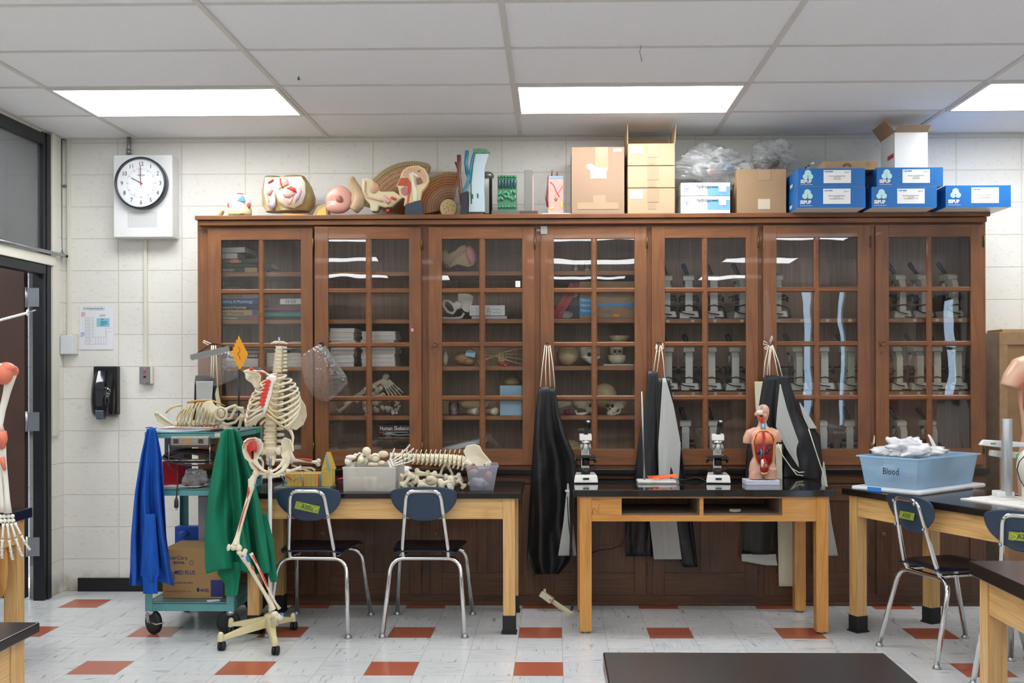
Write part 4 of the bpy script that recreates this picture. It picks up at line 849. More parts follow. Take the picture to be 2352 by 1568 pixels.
# face shields
def shield(lab, a, b, film, el, Y):
    t = thing('face_shield', lab, 'face shield'); A, B = at(*a, Y), at(*b, Y)
    m = M(); m.bar(A, B, .034, .012, (0, 1, 0)); m2 = M(); d = (B-A).normalized(); n_ = Vector((-d.z, 0, d.x))
    m2.bar(A, B, .036, .006, (0, 1, 0)); part('visor_bar', m2, mat('grey_foam', '7d7f7a', .7), t, bev=.002)
    m = M(); P_ = [at(x, y, Y-.006+.03*sin(i*1.1)*0) for i, (x, y) in enumerate(film)]; c = sum(P_, Vector())/len(P_); c.y -= .03
    vs = [tuple(c)]+[tuple(q) for q in P_]; m.add(vs, [(0, i+1, (i+1) % len(P_)+1) for i in range(len(P_))], True); part('visor', m, K['film'], t)
    m = M(); m.tube([at(x, y, Y+.01) for x, y in el], .004, 6, .4, up=(0, 1, 0)); part('elastic_band', m, K['black'], t); return t
shield('face shield with a grey bar hung level on the first knob', (438, 821), (527, 801), [(440, 826), (527, 806), (546, 815), (549, 850), (545, 868), (505, 884), (470, 890), (445, 880), (436, 850)], [(437, 822), (470, 800), (489, 788), (502, 790), (528, 800)], 6.17)
shield('face shield tilted steeply, hanging between the first two doors', (741, 797), (790, 868), [(735, 790), (712, 802), (694, 815), (690, 830), (700, 880), (722, 912), (740, 922), (755, 921), (775, 905), (799, 880), (797, 866)], [(735, 787), (742, 786), (745, 797), (770, 830), (793, 864)], 6.17)
# ---------------------------------------------------------------- teal utility cart
YC0, YC1 = 5.55, 6.10; xa, xb = at(335, 1390, YC0).x, at(536, 1390, YC0).x
zs_ = [(at(400, 1383, YC0).z, at(400, 1403, YC0).z), (at(400, 1122, YC0).z, at(400, 1138, YC0).z), (at(400, 992, YC0).z, at(400, 1006, YC0).z)]
t = thing('utility_cart', 'worn teal steel utility cart with three shelves and black casters', 'cart')
for i, (z1, z0) in enumerate(zs_):
    m = M(); frame_box(m, xa, xb, YC0, YC1, z0, z1, .004); m.box(xa, xb, YC0, YC1, z1-.008, z1-.005); s_ = part('shelf', m, [K['teal']], t)
    m = M(); m.box(xa+.004, xb-.004, YC0+.004, YC1-.004, z1-.005, z1-.003); part('shelf_surface', m, K['tealtop'], s_)
for x, s in ((xa, 1), (xb, -1)):
    for y, q in ((YC0, 1), (YC1, -1)):
        m = M(); m.box(x-.003*s, x+.036*s, y-.003*q, y, zs_[0][1], zs_[2][0]); m.box(x-.003*s, x, y, y+.036*q, zs_[0][1], zs_[2][0]); part('corner_post', m, K['teal'], t)
        zz = zs_[0][1]; wx, wy = x+.012*s+(.022 if s > 0 else -.02), y+.02*q; rz_ = .062
        m = M(); m.cyl((x+.02*s, wy, zz-.022), (x+.02*s, wy, zz), .026); 
        m.bar((x+.02*s-.018, wy+.0, zz-.02), (wx-.02, wy, rz_), .03, .004, (0, 1, 0)); m.bar((x+.02*s+.016, wy, zz-.02), (wx+.02, wy, rz_), .03, .004, (0, 1, 0)); m.cyl((wx-.026, wy, rz_), (wx+.026, wy, rz_), .008)
        cs = part('caster_fork', m, K['steel'], t)
        m = M(); m.lathe([(.02, -.015), (.05, -.016), (.06, -.012), (.062, 0), (.06, .012), (.05, .016), (.02, .015)], (0, 0, 0), 28, 'x'); m.xf(Matrix.Translation((wx, wy, rz_)) @ Matrix.Rotation(R(55 if s > 0 else 100), 4, 'Z')); part('wheel', m, K['rubber'], cs)
m = M(); f = at(352, 1434, 5.5); m.tube([(f.x-.02, 5.53, f.z+.003), (f.x+.01, 5.52, f.z-.004), (f.x+.05, 5.52, f.z+.006)], [.005, .009, .006], 8, .5); part('brake_pedal', m, K['steel'], t)
txt('A202', .026, K['grn'], t, (xb+.0012, 6.0, at(580, 993, 6.02).z), rot=(pi/2, 0, pi/2)); m = M(); m.box(xb, xb+.001, 5.985, 6.07, zs_[2][1]+.004, zs_[2][0]-.004); part('green_tape', m, mat('teal_tape', '3f9a68', .5), t)
patch('masking_tape', 493, 994, 506, 1003, K['tapew'], t, YC0)
ZC = zs_[2][0]-.003
for i in range(6):
    m = M(); a = at(343+i*3, 985, 5.56).x; b = at(468+i*5-(i % 2)*18, 985, 5.56).x; m.grid(lambda u, v: (lerp(a, b, u), 5.56+v*.30+.01*i, ZC+.0015+i*.0042+.002*sin(u*6+i)), 8, 3)
    one('poster_sheet', m, (K['paper'], mat('sky_sheet', '6fb3d0', .4), K['paper'], bk['lblue'], mat('pinkish_sheet', 'dba9a8', .4), K['paper'])[i], ('lowest', 'blue', 'third', 'pale blue', 'pinkish', 'topmost')[i]+' sheet of the floppy poster pile on top of the cart', 'poster', 'poster pile on the cart', sol=.003)
# power strip box with cord reel
t = thing('outlet_box', 'speckled steel outlet box with two sockets and a coiled brown cord', 'power strip')
Yo = 5.53; A, B = at(392, 996, Yo), at(478, 1022, Yo); zm = at(430, 1005, Yo).z
m = M(); m.prism([(Yo, zm), (Yo+.05, A.z), (Yo+.12, A.z), (Yo+.12, B.z), (Yo, B.z)], A.x, B.x, 'yz'); part('housing', m, mat('speckled_metal', 'a29c92', .45, .3, var=.4, vs=160), t, bev=.001)
m = M(); m.box(A.x, B.x, Yo+.002, Yo+.11, B.z-.012, B.z-.0005); part('base_plate', m, mat('brown_metal', '4a3d36', .5), t)
for px in (404, 461):
    c = at(px, 1013, Yo-.002); m = M(); m.box(c.x-.013, c.x+.013, Yo-.004, Yo, c.z-.012, c.z+.012); s_ = part('socket', m, mat('socket_brown', '4b463f', .5), t)
    m = M(); m.box(c.x-.008, c.x-.004, Yo-.0045, Yo-.004, c.z-.007, c.z+.002); m.box(c.x+.004, c.x+.008, Yo-.0045, Yo-.004, c.z-.007, c.z+.002); m.cyl((c.x, Yo-.0045, c.z+.006), (c.x, Yo-.004, c.z+.006), .003, n=8); part('socket_slot', m, K['ink'], s_)
patch('masking_tape', 424, 1007, 441, 1020, K['card3'], t, Yo-.0005); 
cordm = mat('brown_cord', '3b2a26', .45); m = M(); c = at(431, 1050, 5.56); rr = random.Random(3)
for k in range(11):
    a1, b1 = .125+.006*rr.uniform(-1, 1), .024+.007*rr.uniform(-1, 1); dz = rr.uniform(-.012, .012); dy = rr.uniform(-.03, .05); tl = rr.uniform(-.12, .05)
    m.tube([(c.x+a1*cos(a)*cos(tl), 5.57+dy+.02*sin(a), c.z+dz+b1*sin(a)+a1*cos(a)*sin(tl)) for a in [j*pi/11 for j in range(22)]], .0042, 6, closed=True)
m.tube([at(384, 1062, 5.53), at(395, 1078, 5.53), at(408, 1082, 5.53), at(408, 1110, 5.53), at(405, 1143, 5.53)], .0035, 6); part('coiled_cord', m, cordm, t)
m = M(); a = at(405, 1166, 5.53); b = at(405, 1143, 5.53); m.tube([b, b+(a-b)*.3, b+(a-b)*.95, a], [.006, .011, .012, .007], 8); m.cyl(a, a-Vector((.004, 0, .012)), .0015, n=6); m.cyl(a+Vector((.004, 0, 0)), a+Vector((.005, 0, -.014)), .0015, n=6); part('plug', m, cordm, t)
m = M()
for px in (388, 482): m.tube([at(px, 1020, 5.535), at(px, 1064, 5.535)], .002, 6)
m.tube([at(388, 1064, 5.535), at(486, 1064, 5.535)], .0022, 6); m.tube([at(377, 1057, 5.53), at(486, 1057, 5.53)], .0022, 6); part('wire_cradle', m, K['chrome'], t)
# middle and bottom shelf contents
zm_ = zs_[1][0]-.0025; m = M(); A = at(376, 1062, 5.7); B = at(412, 1103, 5.7); m.prism([(A.x, zm_), (B.x-.006, zm_+.004), (B.x, A.z), (A.x, A.z+.01)], 5.68, 5.8); one('red_tub', m, mat('red_tub_plastic', 'b5182c', .4), 'bright red tub on the middle shelf of the cart', 'tub', bev=.004)
m = M(); A = at(367, 998, 5.75); B = at(412, 1058, 5.75); m.box(A.x, B.x, 5.82, 5.95, zm_+.001, A.z-.02); o = one('printed_carton', m, mat('dark_printed_carton', '5c6274', .5, var=.5, vs=40), 'dark printed carton behind the coiled cord', 'box')
for i in range(3): m = M(); m.box(-.10, .10, 0, .15, 0, .0015); o = one('paper_sheet', m, K['paper'], ('lower', 'middle', 'upper')[i]+' loose white sheet on the middle cart shelf', 'paper', 'loose sheets on the middle shelf'); q = at(400+i*6, 1120, 5.58); o.location = (q.x, 5.58, zm_+.0005+i*.004); o.rotation_euler = (0, 0, .3-.2*i)
def blob_bag(name, label, px, py, Y, r, mt, inner=None, seed=0, cat='bag', nm2='contents', amp=.22, z0=None):
    t = thing(name, label, cat); rr = random.Random(seed); c = at(px, py, Y); m = M(); k = [(Vector((rr.uniform(-1, 1), rr.uniform(-1, 1), rr.uniform(-1, 1))).normalized(), rr.uniform(.5, 1.)) for _ in range(16)]
    m.ell(c, r, 60, mm=36); out = []
    for p in m.v:
        d = Vector(p)-c; n_ = Vector((d.x/r[0], d.y/r[1], d.z/r[2])); f = .93+amp*(1.5*mno.noise(n_*1.7+Vector((seed, 0, 0)))+.8*abs(mno.noise(n_*4+Vector((seed, 3, 0))))+.3*mno.noise(n_*9)+sum(abs(n_.dot(q))**1*s_*(1 if i % 2 else -1) for i, (q, s_) in enumerate(k))/5+.12*sin(n_.x*9+n_.z*7)*sin(n_.z*11-n_.y*5)); q = c+d*f
        if z0 is not None: q.z = max(q.z, z0)
        out.append(tuple(q))
    m.v = out; m.sm = [mt is not K['bag']]*len(m.f); part('film', m, mt, t)
    if inner:
        for col, (dx, dy, dz), rad in inner:
            m = M(); m.ell(c+Vector((dx, dy, dz)), rad, 14, rot=(rr.random(), rr.random(), rr.random())); part(nm2, m, col, t)
    return t
mar = mat('maroon_model', '5c1520', .35)
blob_bag('plastic_bag', 'clear plastic bag of dark maroon parts on the middle shelf of the cart', 448, 1099, 5.64, (.065, .07, .055), K['bag'], [(mar, (-.02, 0, 0), (.03, .04, .025)), (mar, (.015, .01, -.015), (.035, .04, .03)), (mar, (-.01, 0, -.03), (.05, .05, .018))], 2, z0=zm_+.0005)
zb_ = zs_[0][0]-.0025; t = thing('glove_carton', 'brown glove carton with blue printing on the bottom shelf of the cart', 'box')
A, B = at(373, 1260, 5.66), at(512, 1366, 5.66); m = M(); m.box(A.x, B.x, 5.66, 5.95, zb_, A.z); part('carton', m, K['card3'], t, bev=.003)
pb = mat('navy_print', '26387a', .5); x = A.x; z = A.z; Yt = 5.659
txt('AmerCare', .032, pb, t, (x+.012, Yt, z-.058), sx=.9); txt('ROYAL', .016, pb, t, (x+.06, Yt, z-.080), sx=1.2, bold=.0006); txt('EXTRA-MED PLUS\nGLOVES', .0315, pb, t, (x-.022, Yt, z-.138), sx=.8, bold=.0005)
txt('Latex, Exam Grade, Blue Nitrile', .0125, pb, t, (x+.02, Yt, z-.186), sx=.9); txt('AmerCareRoyal.com', .0165, mat('faded_print', '7f6444', .6), t, (x+.015, Yt, z-.232)); txt('43152', .0215, pb, t, (x+.205, Yt, z-.230), sx=.85, bold=.0006)
loop([(x+.158+.010*cos(k*pi/7), z-.0745+.010*sin(k*pi/7)) for k in range(14)], pb, t, Yt, .0012, 'printed_ring'); m = M(); m.ell((x+.193, Yt, z-.220), (.008, .0006, .012), 10); part('printed_hand', m, pb, t)
m = M(); m.box(x+.262, B.x, 5.6592, 5.66, zb_+.01, zb_+.1); part('printed_block', m, pb, t)
m = M(); A = at(388, 1214, 5.9); B = at(414, 1256, 5.9); m.box(A.x, B.x+.1, 5.99, 6.05, zb_+.001, A.z); m.ell(((A.x+B.x)/2+.02, 5.985, (A.z+B.z)/2+.01), (.03, .012, .02), 14); one('blue_bin', m, mat('cobalt_bin', '1b4fb4', .4), 'cobalt blue bin behind the glove carton on the cart', 'bin', bev=.003)
m = M(); A = at(446, 1140, 5.9); B = at(472, 1256, 5.9); m.box(A.x, B.x, 5.97, 5.982, zb_+.001, A.z-.01); one('white_board', m, mat('lilac_board', 'a4a6b6', .5), 'pale board standing upright at the back of the cart', 'board'); 
m = M(); q = at(490, 1371, 5.6); m.box(-.03, .035, -.02, .03, 0, .001); o = one('paper_sheet', m, K['paper'], 'scrap of white paper on the bottom shelf of the cart', 'paper'); o.location = (q.x, 5.595, zb_+.001); o.rotation_euler = (0, 0, .4)
# gowns
t = thing('scrub_gown', 'royal blue scrub gown draped over the front left corner of the cart', 'gown')
part('body', cloth([(984, 338, 357), (1000, 334, 362), (1050, 323, 372), (1130, 310, 377), (1230, 301, 382), (1300, 299, 392), (1340, 297, 400)], 5.468, .022, 6.0, .5, 90, 50, hem=5), K['blu2'], t, sol=.002)
part('sleeve', cloth([(1180, 332, 356), (1260, 326, 362), (1322, 322, 366), (1326, 328, 361), (1363, 329, 362)], 5.435, .012, 2, .9), K['blu2'], t, sol=.002)
m = M(); m.grid(lambda u, v: (at(lerp(338, 357, u), 984, 5.5).x, 5.492+v*.05-.02, ZC+.028-.0*v+.004*sin(u*6)), 8, 4); part('collar', m, K['blu2'], t, sol=.003)
t = thing('scrub_gown', 'green surgical gown draped over the front right corner of the cart', 'gown')
part('body', cloth([(985, 517, 540), (992, 509, 549), (1020, 501, 560), (1080, 488, 578), (1150, 476, 596), (1230, 470, 610), (1290, 471, 619), (1312, 474, 621)], 5.462, .030, 4.4, 2.2, 90, 60, hem=6), K['grn2'], t, sol=.002)
part('sleeve', cloth([(1290, 498, 550), (1318, 500, 552), (1340, 516, 549), (1368, 517, 546)], 5.50, .01, 2, 1.), K['grn2'], t, sol=.002)
part('sleeve', cloth([(1180, 585, 612), (1240, 594, 628), (1300, 608, 634), (1336, 622, 638)], 5.515, .010, 1.5, 1.5), K['grn2'], t, sol=.002)
# amber paper sign on a black stick
t = thing('paper_sign', 'amber zigzag paper diamond on a thin black stick above the cart', 'sign')
m = M(); L_ = [(548, 770), (570, 813), (567, 818), (568, 821), (563, 826), (564, 830), (559, 834), (560, 838), (554, 842), (554, 846), (548, 848), (547, 840), (542, 838), (543, 831), (538, 829), (539, 822), (534, 819), (534, 813), (528, 808), (536, 803), (534, 799), (540, 794), (538, 790), (543, 786), (541, 782), (546, 779)]
m.prism([(at(x, y, 5.78).x, at(x, y, 5.78).z) for x, y in L_], 5.779, 5.781); part('paper', m, K['orangey'], t)
m = M(); m.tube([at(547, 797, 5.777), at(552, 803, 5.777), at(549, 810, 5.777), at(545, 811, 5.777), at(548, 815, 5.777), at(552, 826, 5.777)], .001, 4); part('ink_mark', m, K['ink'], t)
a = at(548, 840, 5.784); m = M(); m.cyl((a.x, 5.786, ZC), (a.x, 5.786, a.z), .0045, n=10); part('stick', m, K['black'], t)
# ---------------------------------------------------------------- bones
def knob(m, c, r, n=10): m.ell(c, r, n)
def lbone(m, a, b, r, k1=2.2, k2=2., side=(0, 0, 1), bow=0.):
    "long bone: waisted shaft, flared ends with two condyles each"
    a, b = Vector(a), Vector(b); d = b-a; L = d.length; t = d/L; s = Vector(side); s = (s-t*s.dot(t)).normalized(); q = t.cross(s)
    P_ = [0, .06, .16, .3, .5, .7, .84, .94, 1]; W = [k1*.9, k1*.85, 1.35, 1.05, 1, 1.05, 1.35, k2*.85, k2*.9]
    m.tube([a+d*p+q*bow*sin(p*pi) for p in P_], [r*w_ for w_ in W], 12)
    for e, k in ((a+t*r*.5, k1), (b-t*r*.5, k2)):
        for i in (-1, 1): m.ell(e+s*i*r*k*.55, r*k*.78, 10)
def hand(m, w_, d, s, L, r, foot=False):
    "bony hand or foot from wrist w_ along d, spread along s"
    w_, d, s = Vector(w_), Vector(d).normalized(), Vector(s).normalized(); n_ = d.cross(s)
    for i in range(4):
        for j in range(2): m.ell(w_+d*L*(.05+.09*j)+s*(i-1.5)*r*2.3, (r*1.5, r*1.3, r*1.4), 8)
    for i in range(5):
        a = (i-2)*.17*(1 if not foot else .5); u = (d*cos(a)+s*sin(a)).normalized(); b = w_+d*L*.17+s*(i-2)*r*2.1
        ln_ = (.50, .80, .84, .80, .70)[i]*L*.92
        if i == 0 and not foot: b = w_+d*L*.1+s*(-2)*r*2.2; u = (d*.75-s*.66).normalized()
        cuts = [0, .46, .74, .9, 1.0] if not foot else [0, .6, .8, .92, 1]; p0 = b
        for k in range(3 if i == 0 else 4):
            p1 = b+u*ln_*cuts[k+1]+n_*(-.05*L*k*k*.18); e = p1-p0
            m.tube([p0+e*.06, p0+e*.3, p0+e*.7, p0+e*.94], [r*1.1, r*.7, r*.65, r*1.0], 7); p0 = p1
def vert(m, c, r, h, up, fw, tr=1.9, sp=2.2):
    c, up, fw = Vector(c), Vector(up).normalized(), Vector(fw).normalized(); s = up.cross(fw).normalized(); fw = s.cross(up)
    m.tube([c-up*h*.5, c-up*h*.36, c-up*h*.1, c+up*h*.1, c+up*h*.36, c+up*h*.5], [r*.96, r*1.06, r*.82, r*.82, r*1.06, r*.96], 14)
    for i in (-1, 1): m.tube([c-fw*r*.7+s*i*r*.5, c-fw*r*1.1+s*i*r*tr], [r*.32, r*.24], 7)
    m.ell(c-fw*r*1.1, (r*.55, r*.55, h*.45), 8); m.tube([c-fw*r*1.2, c-fw*r*sp-up*h*.35], [r*.3, r*.2], 7)
def disc(m, c, r, h, up): c, up = Vector(c), Vector(up).normalized(); m.tube([c-up*h/2, c+up*h/2], r, 12)
def plate(m, px, Y, th, curve=0.):
    P_ = [at(x, y, Y) for x, y in px]; c = sum(P_, Vector())/len(P_); n = len(P_)
    F = [Vector((p.x, Y-th/2, p.z)) for p in P_]+[Vector((p.x, Y+th/2, p.z)) for p in P_]+[c+Vector((0, curve-th/2, 0)), c+Vector((0, curve+th/2, 0))]
    m.add(F, [(i, (i+1) % n, n+(i+1) % n, n+i) for i in range(n)]+[(2*n, (i+1) % n, i) for i in range(n)]+[(2*n+1, n+i, n+(i+1) % n) for i in range(n)], True); return m
YS = 5.37; SC = YS/FPX
def Q(x, y, d=0.): return at(x, y, YS+d)
sk = thing('skeleton_model', 'headless standing skeleton with painted red muscle marks on a rolling stand', 'skeleton')
bn = K['bone']; redm = mat('muscle_marking', 'd23a30', .45)
spine = []
for i in range(7): spine.append((lerp(641, 637, i/6), 798+i*8.7, 8.5+i*.35, 'c'))
for i in range(12): spine.append((lerp(636.5, 622, i/11), 861+i*8.9, 10+i*.35, 't'))
for i in range(5): spine.append((lerp(621, 620, i/4), 970+i*14.2, 14+i*.5, 'l'))
cart = mat('cartilage', 'd6c094', .35)
for i, (x, y, r, k) in enumerate(spine):
    h = (7., 7.4, 11.4)['ctl'.index(k)]*SC; m = M(); fw = (-.42, -.9, 0)
    vert(m, Q(x, y, .05 if k != 'c' else .03), r*SC, h, (0, 0, 1), fw, 1.75 if k != 't' else 1.5, 2.4)
    if i == 0: m.tube([Q(621, 789, .03), Q(631, 786, .03), Q(650, 786, .03), Q(661, 789, .03)], [.003, .007, .007, .003], 8)
    o = part('vertebra', m, bn, sk)
    m = M(); disc(m, Q(x, y+(h/SC)*.62, .05 if k != 'c' else .03), r*SC*1.04, .004 if k != 'l' else .008, (0, 0, 1)); part('spinal_disc', m, cart, sk)
m = M(); m.cyl(Q(641, 774, .03), Q(641, 792, .03), .0052); part('top_rod', m, K['steel'], sk)
th = R(26); w_ = [22, 38, 49, 57, 62, 65, 67, 68, 66, 60, 50, 38]; dd = [.04, .06, .075, .085, .09, .095, .098, .098, .09, .075, .055, .04]
def ribpt(i, sd, t, extra=0.):
    cx_ = lerp(637, 625, i/11); sy = 861+i*8.9; drop = lerp(10, 62, min(1, i/8)); X_ = sd*(w_[i]*(.93 if sd > 0 else 1)*SC+extra)*sin(t)**.85*(1.05); D = (dd[i]+extra)*cos(t)
    xr, dr = X_*cos(th)+D*sin(th), -X_*sin(th)+D*cos(th); p = Q(cx_, sy+drop*((1-cos(t))/2)**1.2, 0); return Vector((p.x+xr, YS+dr-.01, p.z))
for sd in (-1, 1):
    for i in range(12):
        end = pi*(.80 if i < 7 else (.76, .70, .64, .5, .4)[i-7]); m = M()
        ts = [.12+(end-.12)*k/16 for k in range(17)]; m.tube([ribpt(i, sd, t) for t in ts], [.0042]*17, 8, .55, up=(0, .3, 1)) if 0 else m.tube([ribpt(i, sd, t) for t in ts], [.0058]*17, 8, 1., up=(0, 0, 1))
        # flatten: ribs are strap-like
        rb = part('rib', m, bn, sk)
        if i < 10:
            e = ribpt(i, sd, end); st = ribpt(min(i, 6)*1 if 0 else i, sd, pi*.97); tgt = Q(lerp(626, 607, min(i, 7)/7), lerp(868, 948, min(i, 7)/7), -.085-.01*min(i, 6)/6)
            mid = (e+tgt)/2+Vector((0, -.012, -.012 if i < 6 else .004)); m = M(); m.tube([e, (e+mid)/2+Vector((0, -.004, -.003)), mid, (mid+tgt)/2, tgt], [.0058, .0062, .0062, .0062, .006], 8); part('costal_cartilage', m, bn if sd < 0 else cart, sk)
        if sd < 0 and 0 < i < 10:
            for o_ in (-.004, .0045):
                m = M(); m.tube([ribpt(i, sd, t, .0035)+Vector((0, 0, o_)) for t in ts[4:15]], .0022, 5); part('muscle_line', m, redm, rb)
            if i in (3, 6, 8): m = M(); m.tube([ribpt(i, sd, t, .0045) for t in ts[5:12]], .0018, 5); part('tendon_line', m, K['blue'], rb)
m = M(); m.tube([Q(627, 862, -.095), Q(625, 870, -.1), Q(622, 880, -.105), Q(617, 905, -.11), Q(611, 930, -.115), Q(606, 950, -.118)], [.017, .022, .013, .015, .012, .006], 12, .32, up=(0, 1, 0)); part('sternum', m, K['bone3'], sk, label='white sternum')
m = M()
for k in range(7): f = k/6; c = Q(lerp(616, 603, f), lerp(876, 928, f), -.118); m.ell(c, (.014, .004, .012), 9); m.ell(c+Vector((-.014, .002, -.003)), (.010, .004, .006), 8)
part('chest_muscle_mark', m, redm, sk, rm=.002, sm=2)
m = M(); m.tube([Q(636, 858, -.06), Q(618, 862, -.09), Q(602, 852, -.09), Q(588, 853, -.07), Q(574, 848, -.05)], [.006, .007, .006, .006, .007], 9); part('clavicle', m, bn, sk)
m = M(); m.tube([Q(612, 858, -.10), Q(600, 855, -.1), Q(592, 853, -.09)], [.004, .008, .004], 8, .6); m.ell(Q(578, 847, -.065), (.012, .006, .008), 9); part('shoulder_muscle_mark', m, redm, sk)
m = M(); m.ell(Q(596, 847, -.09), (.006, .005, .006), 8); part('tendon_mark', m, K['blue'], sk)
m = M(); plate(m, [(560, 851), (572, 846), (590, 850), (600, 862), (598, 885), (590, 900), (578, 880), (566, 872)], YS+.02, .008, .02); m.ell(Q(569, 866, -.01), (.013, .012, .016), 12); m.tube([Q(558, 853, -.03), Q(568, 852, -.02), Q(590, 857, .0)], [.005, .008, .006], 8); part('scapula', m, bn, sk, rm=.003, sm=3)
m = M(); plate(m, [(672, 900), (690, 912), (702, 932), (705, 955), (697, 975), (680, 988), (662, 982), (664, 950), (668, 925)], YS+.05, .007, .02); m.tube([Q(668, 985, .06), Q(676, 975, .06), Q(690, 960, .06)], .006, 8); part('scapula', m, bn, sk, rm=.003, sm=3)
m = M(); m.tube([Q(660, 984, .0), Q(668, 990, -.0), Q(673, 1003, -.0), Q(671, 1025, -.0), Q(669, 1040, 0), Q(675, 1055, 0)], [.006, .009, .007, .0055, .007, .010], 10); part('clavicle', m, bn, sk, label='clavicle dangling beside the spine')
m = M(); m.tube([Q(690, 962, .06), Q(696, 963, .05), Q(697, 973, .05)], .0016, 6); m.ell(Q(697, 975, .05), .003, 8); part('hook', m, K['steel'], sk)
# lower costal margin on the right
for i, q in enumerate(([(612, 945), (628, 958), (640, 974), (656, 983), (668, 980), (676, 968)], [(618, 938), (632, 950), (646, 963), (660, 970), (672, 964)])):
    m = M(); m.tube([Q(x, y, -.10+.02*k) for k, (x, y) in enumerate(q)], .0055, 8); part('costal_margin', m, cart, sk)
# pelvis
m = M(); plate(m, [(556, 1036), (556, 1024), (561, 1014), (570, 1007), (584, 1005), (598, 1009), (605, 1018), (604, 1034), (597, 1044), (594, 1052), (585, 1062), (573, 1062), (562, 1052)], YS-.01, .011, .028)
m.tube([Q(585, 1058, -.01), Q(592, 1068, -.03), Q(602, 1078, -.06), Q(613, 1084, -.07)], [.016, .012, .008, .008], 9); m.tube([Q(575, 1060, 0), Q(582, 1074, .0), Q(596, 1086, -.03), Q(612, 1089, -.06)], [.012, .011, .009, .007], 9); m.tube([Q(596, 1050, 0), Q(604, 1060, .02), Q(604, 1072, .02), Q(600, 1084, 0)], [.009, .006, .007, .008], 8)
m.tube([Q(560, 1016, -.02), Q(570, 1008, -.01), Q(586, 1006, 0), Q(600, 1011, .02)], .007, 8); part('hip_bone', m, bn, sk, rm=.0032, sm=4)
m = M(); plate(m, [(567, 1034), (567, 1024), (573, 1015), (582, 1011), (589, 1014), (590, 1032), (588, 1040), (582, 1034), (575, 1040), (582, 1055), (577, 1053)], YS-.027, .002, .028); m.tube([Q(559, 1030, -.025), Q(561, 1020, -.022), Q(567, 1012, -.02), Q(578, 1008, -.018), Q(586, 1008, -.015)], .0022, 6); m.tube([Q(588, 1072, -.05), Q(594, 1079, -.055), Q(600, 1082, -.06)], [.001, .004, .001], 6); part('muscle_marking', m, redm, sk)
m = M(); plate(m, [(645, 1014), (654, 1006), (664, 1009), (671, 1020), (673, 1036), (668, 1052), (660, 1060), (650, 1056), (645, 1044), (648, 1030)], YS-.0, .011, .03)
m.tube([Q(662, 1052, 0), Q(658, 1068, -.0), Q(646, 1082, -.03), Q(630, 1090, -.05), Q(618, 1088, -.07)], [.016, .013, .011, .008, .007], 9); m.tube([Q(652, 1056, 0), Q(645, 1068, -.03), Q(634, 1078, -.05), Q(620, 1084, -.07)], [.012, .009, .007, .008], 9); m.tube([Q(645, 1014, .01), Q(655, 1006, 0), Q(666, 1011, -.01), Q(672, 1024, -.02), Q(673, 1036, -.02)], .0065, 8); part('hip_bone', m, bn, sk, rm=.0032, sm=4)
m = M(); m.tube([Q(616, 1086, -.072), Q(613, 1084, -.072)], .011, 10); m.ell(Q(615.5, 1085, -.07), (.010, .010, .014), 10); part('pubic_disc', m, cart, sk)
m = M(); m.tube([Q(620, 1026, .02), Q(621, 1036, .03), Q(623, 1046, .04), Q(626, 1058, .04), Q(627, 1070, .03)], [.036, .037, .028, .017, .005], 14, .5, up=(0, 1, 0)); m.ell(Q(602, 1035, .02), (.02, .018, .024), 12); m.ell(Q(641, 1035, .02), (.02, .018, .024), 12); part('sacrum', m, bn, sk, rm=.0035, sm=4)
# leg
m = M(); m.ell(Q(589, 1086, -.03), .020, 14); m.tube([Q(589, 1086, -.03), Q(583, 1096, -.03), Q(580, 1104, -.03)], [.012, .017, .019], 10)
m.tube([Q(579, 1100, -.03), Q(578, 1115, -.04), Q(573, 1135, -.05), Q(563, 1170, -.08), Q(553, 1205, -.10), Q(545, 1235, -.12), Q(541, 1252, -.13)], [.021, .018, .0125, .0105, .0105, .013, .020], 14); m.ell(Q(536, 1256, -.13), (.018, .02, .018), 12); m.ell(Q(549, 1258, -.13), (.016, .02, .017), 12); part('femur', m, bn, sk, rm=.0028, sm=3)
m = M(); m.tube([Q(571, 1118, -.06), Q(571, 1130, -.066), Q(567, 1145, -.072)], [.002, .006, .001], 6); m.tube([Q(570, 1146, -.075), Q(561, 1170, -.09), Q(552, 1200, -.113), Q(547, 1222, -.128)], [.001, .0034, .0034, .001], 6); part('muscle_marking', m, redm, sk)
m = M(); m.ell(Q(587, 1114, -.045), (.008, .006, .007), 9); part('tendon_mark', m, K['blue'], sk)
m = M(); m.ell(Q(525, 1257, -.16), (.009, .008, .018), 12, rot=(0, .15, 0)); part('patella', m, bn, sk)
m = M(); m.tube([Q(556, 1269, -.13), Q(560, 1279, -.13), Q(572, 1300, -.11), Q(590, 1332, -.09), Q(608, 1362, -.07), Q(622, 1386, -.05), Q(628, 1400, -.045)], [.021, .017, .0115, .0095, .0095, .013, .016], 14); m.ell(Q(549, 1268, -.13), .013, 10); m.ell(Q(563, 1265, -.12), .013, 10); m.ell(Q(622, 1401, -.05), .009, 9); part('tibia', m, bn, sk, rm=.0028, sm=3)
m = M(); m.tube([Q(576, 1270, -.10), Q(584, 1285, -.1), Q(600, 1318, -.09), Q(616, 1352, -.07), Q(634, 1386, -.04), Q(642, 1398, -.035)], [.011, .007, .0055, .0055, .006, .010], 10); part('fibula', m, bn, sk)
m = M(); m.tube([Q(581, 1274, -.115), Q(590, 1292, -.107)], [.005, .004], 6); m.tube([Q(597, 1306, -.10), Q(610, 1335, -.088), Q(616, 1347, -.082)], [.003, .0045, .003], 6); m.tube([Q(579, 1300, -.122), Q(586, 1314, -.115)], [.007, .001], 6); part('muscle_marking', m, redm, sk)
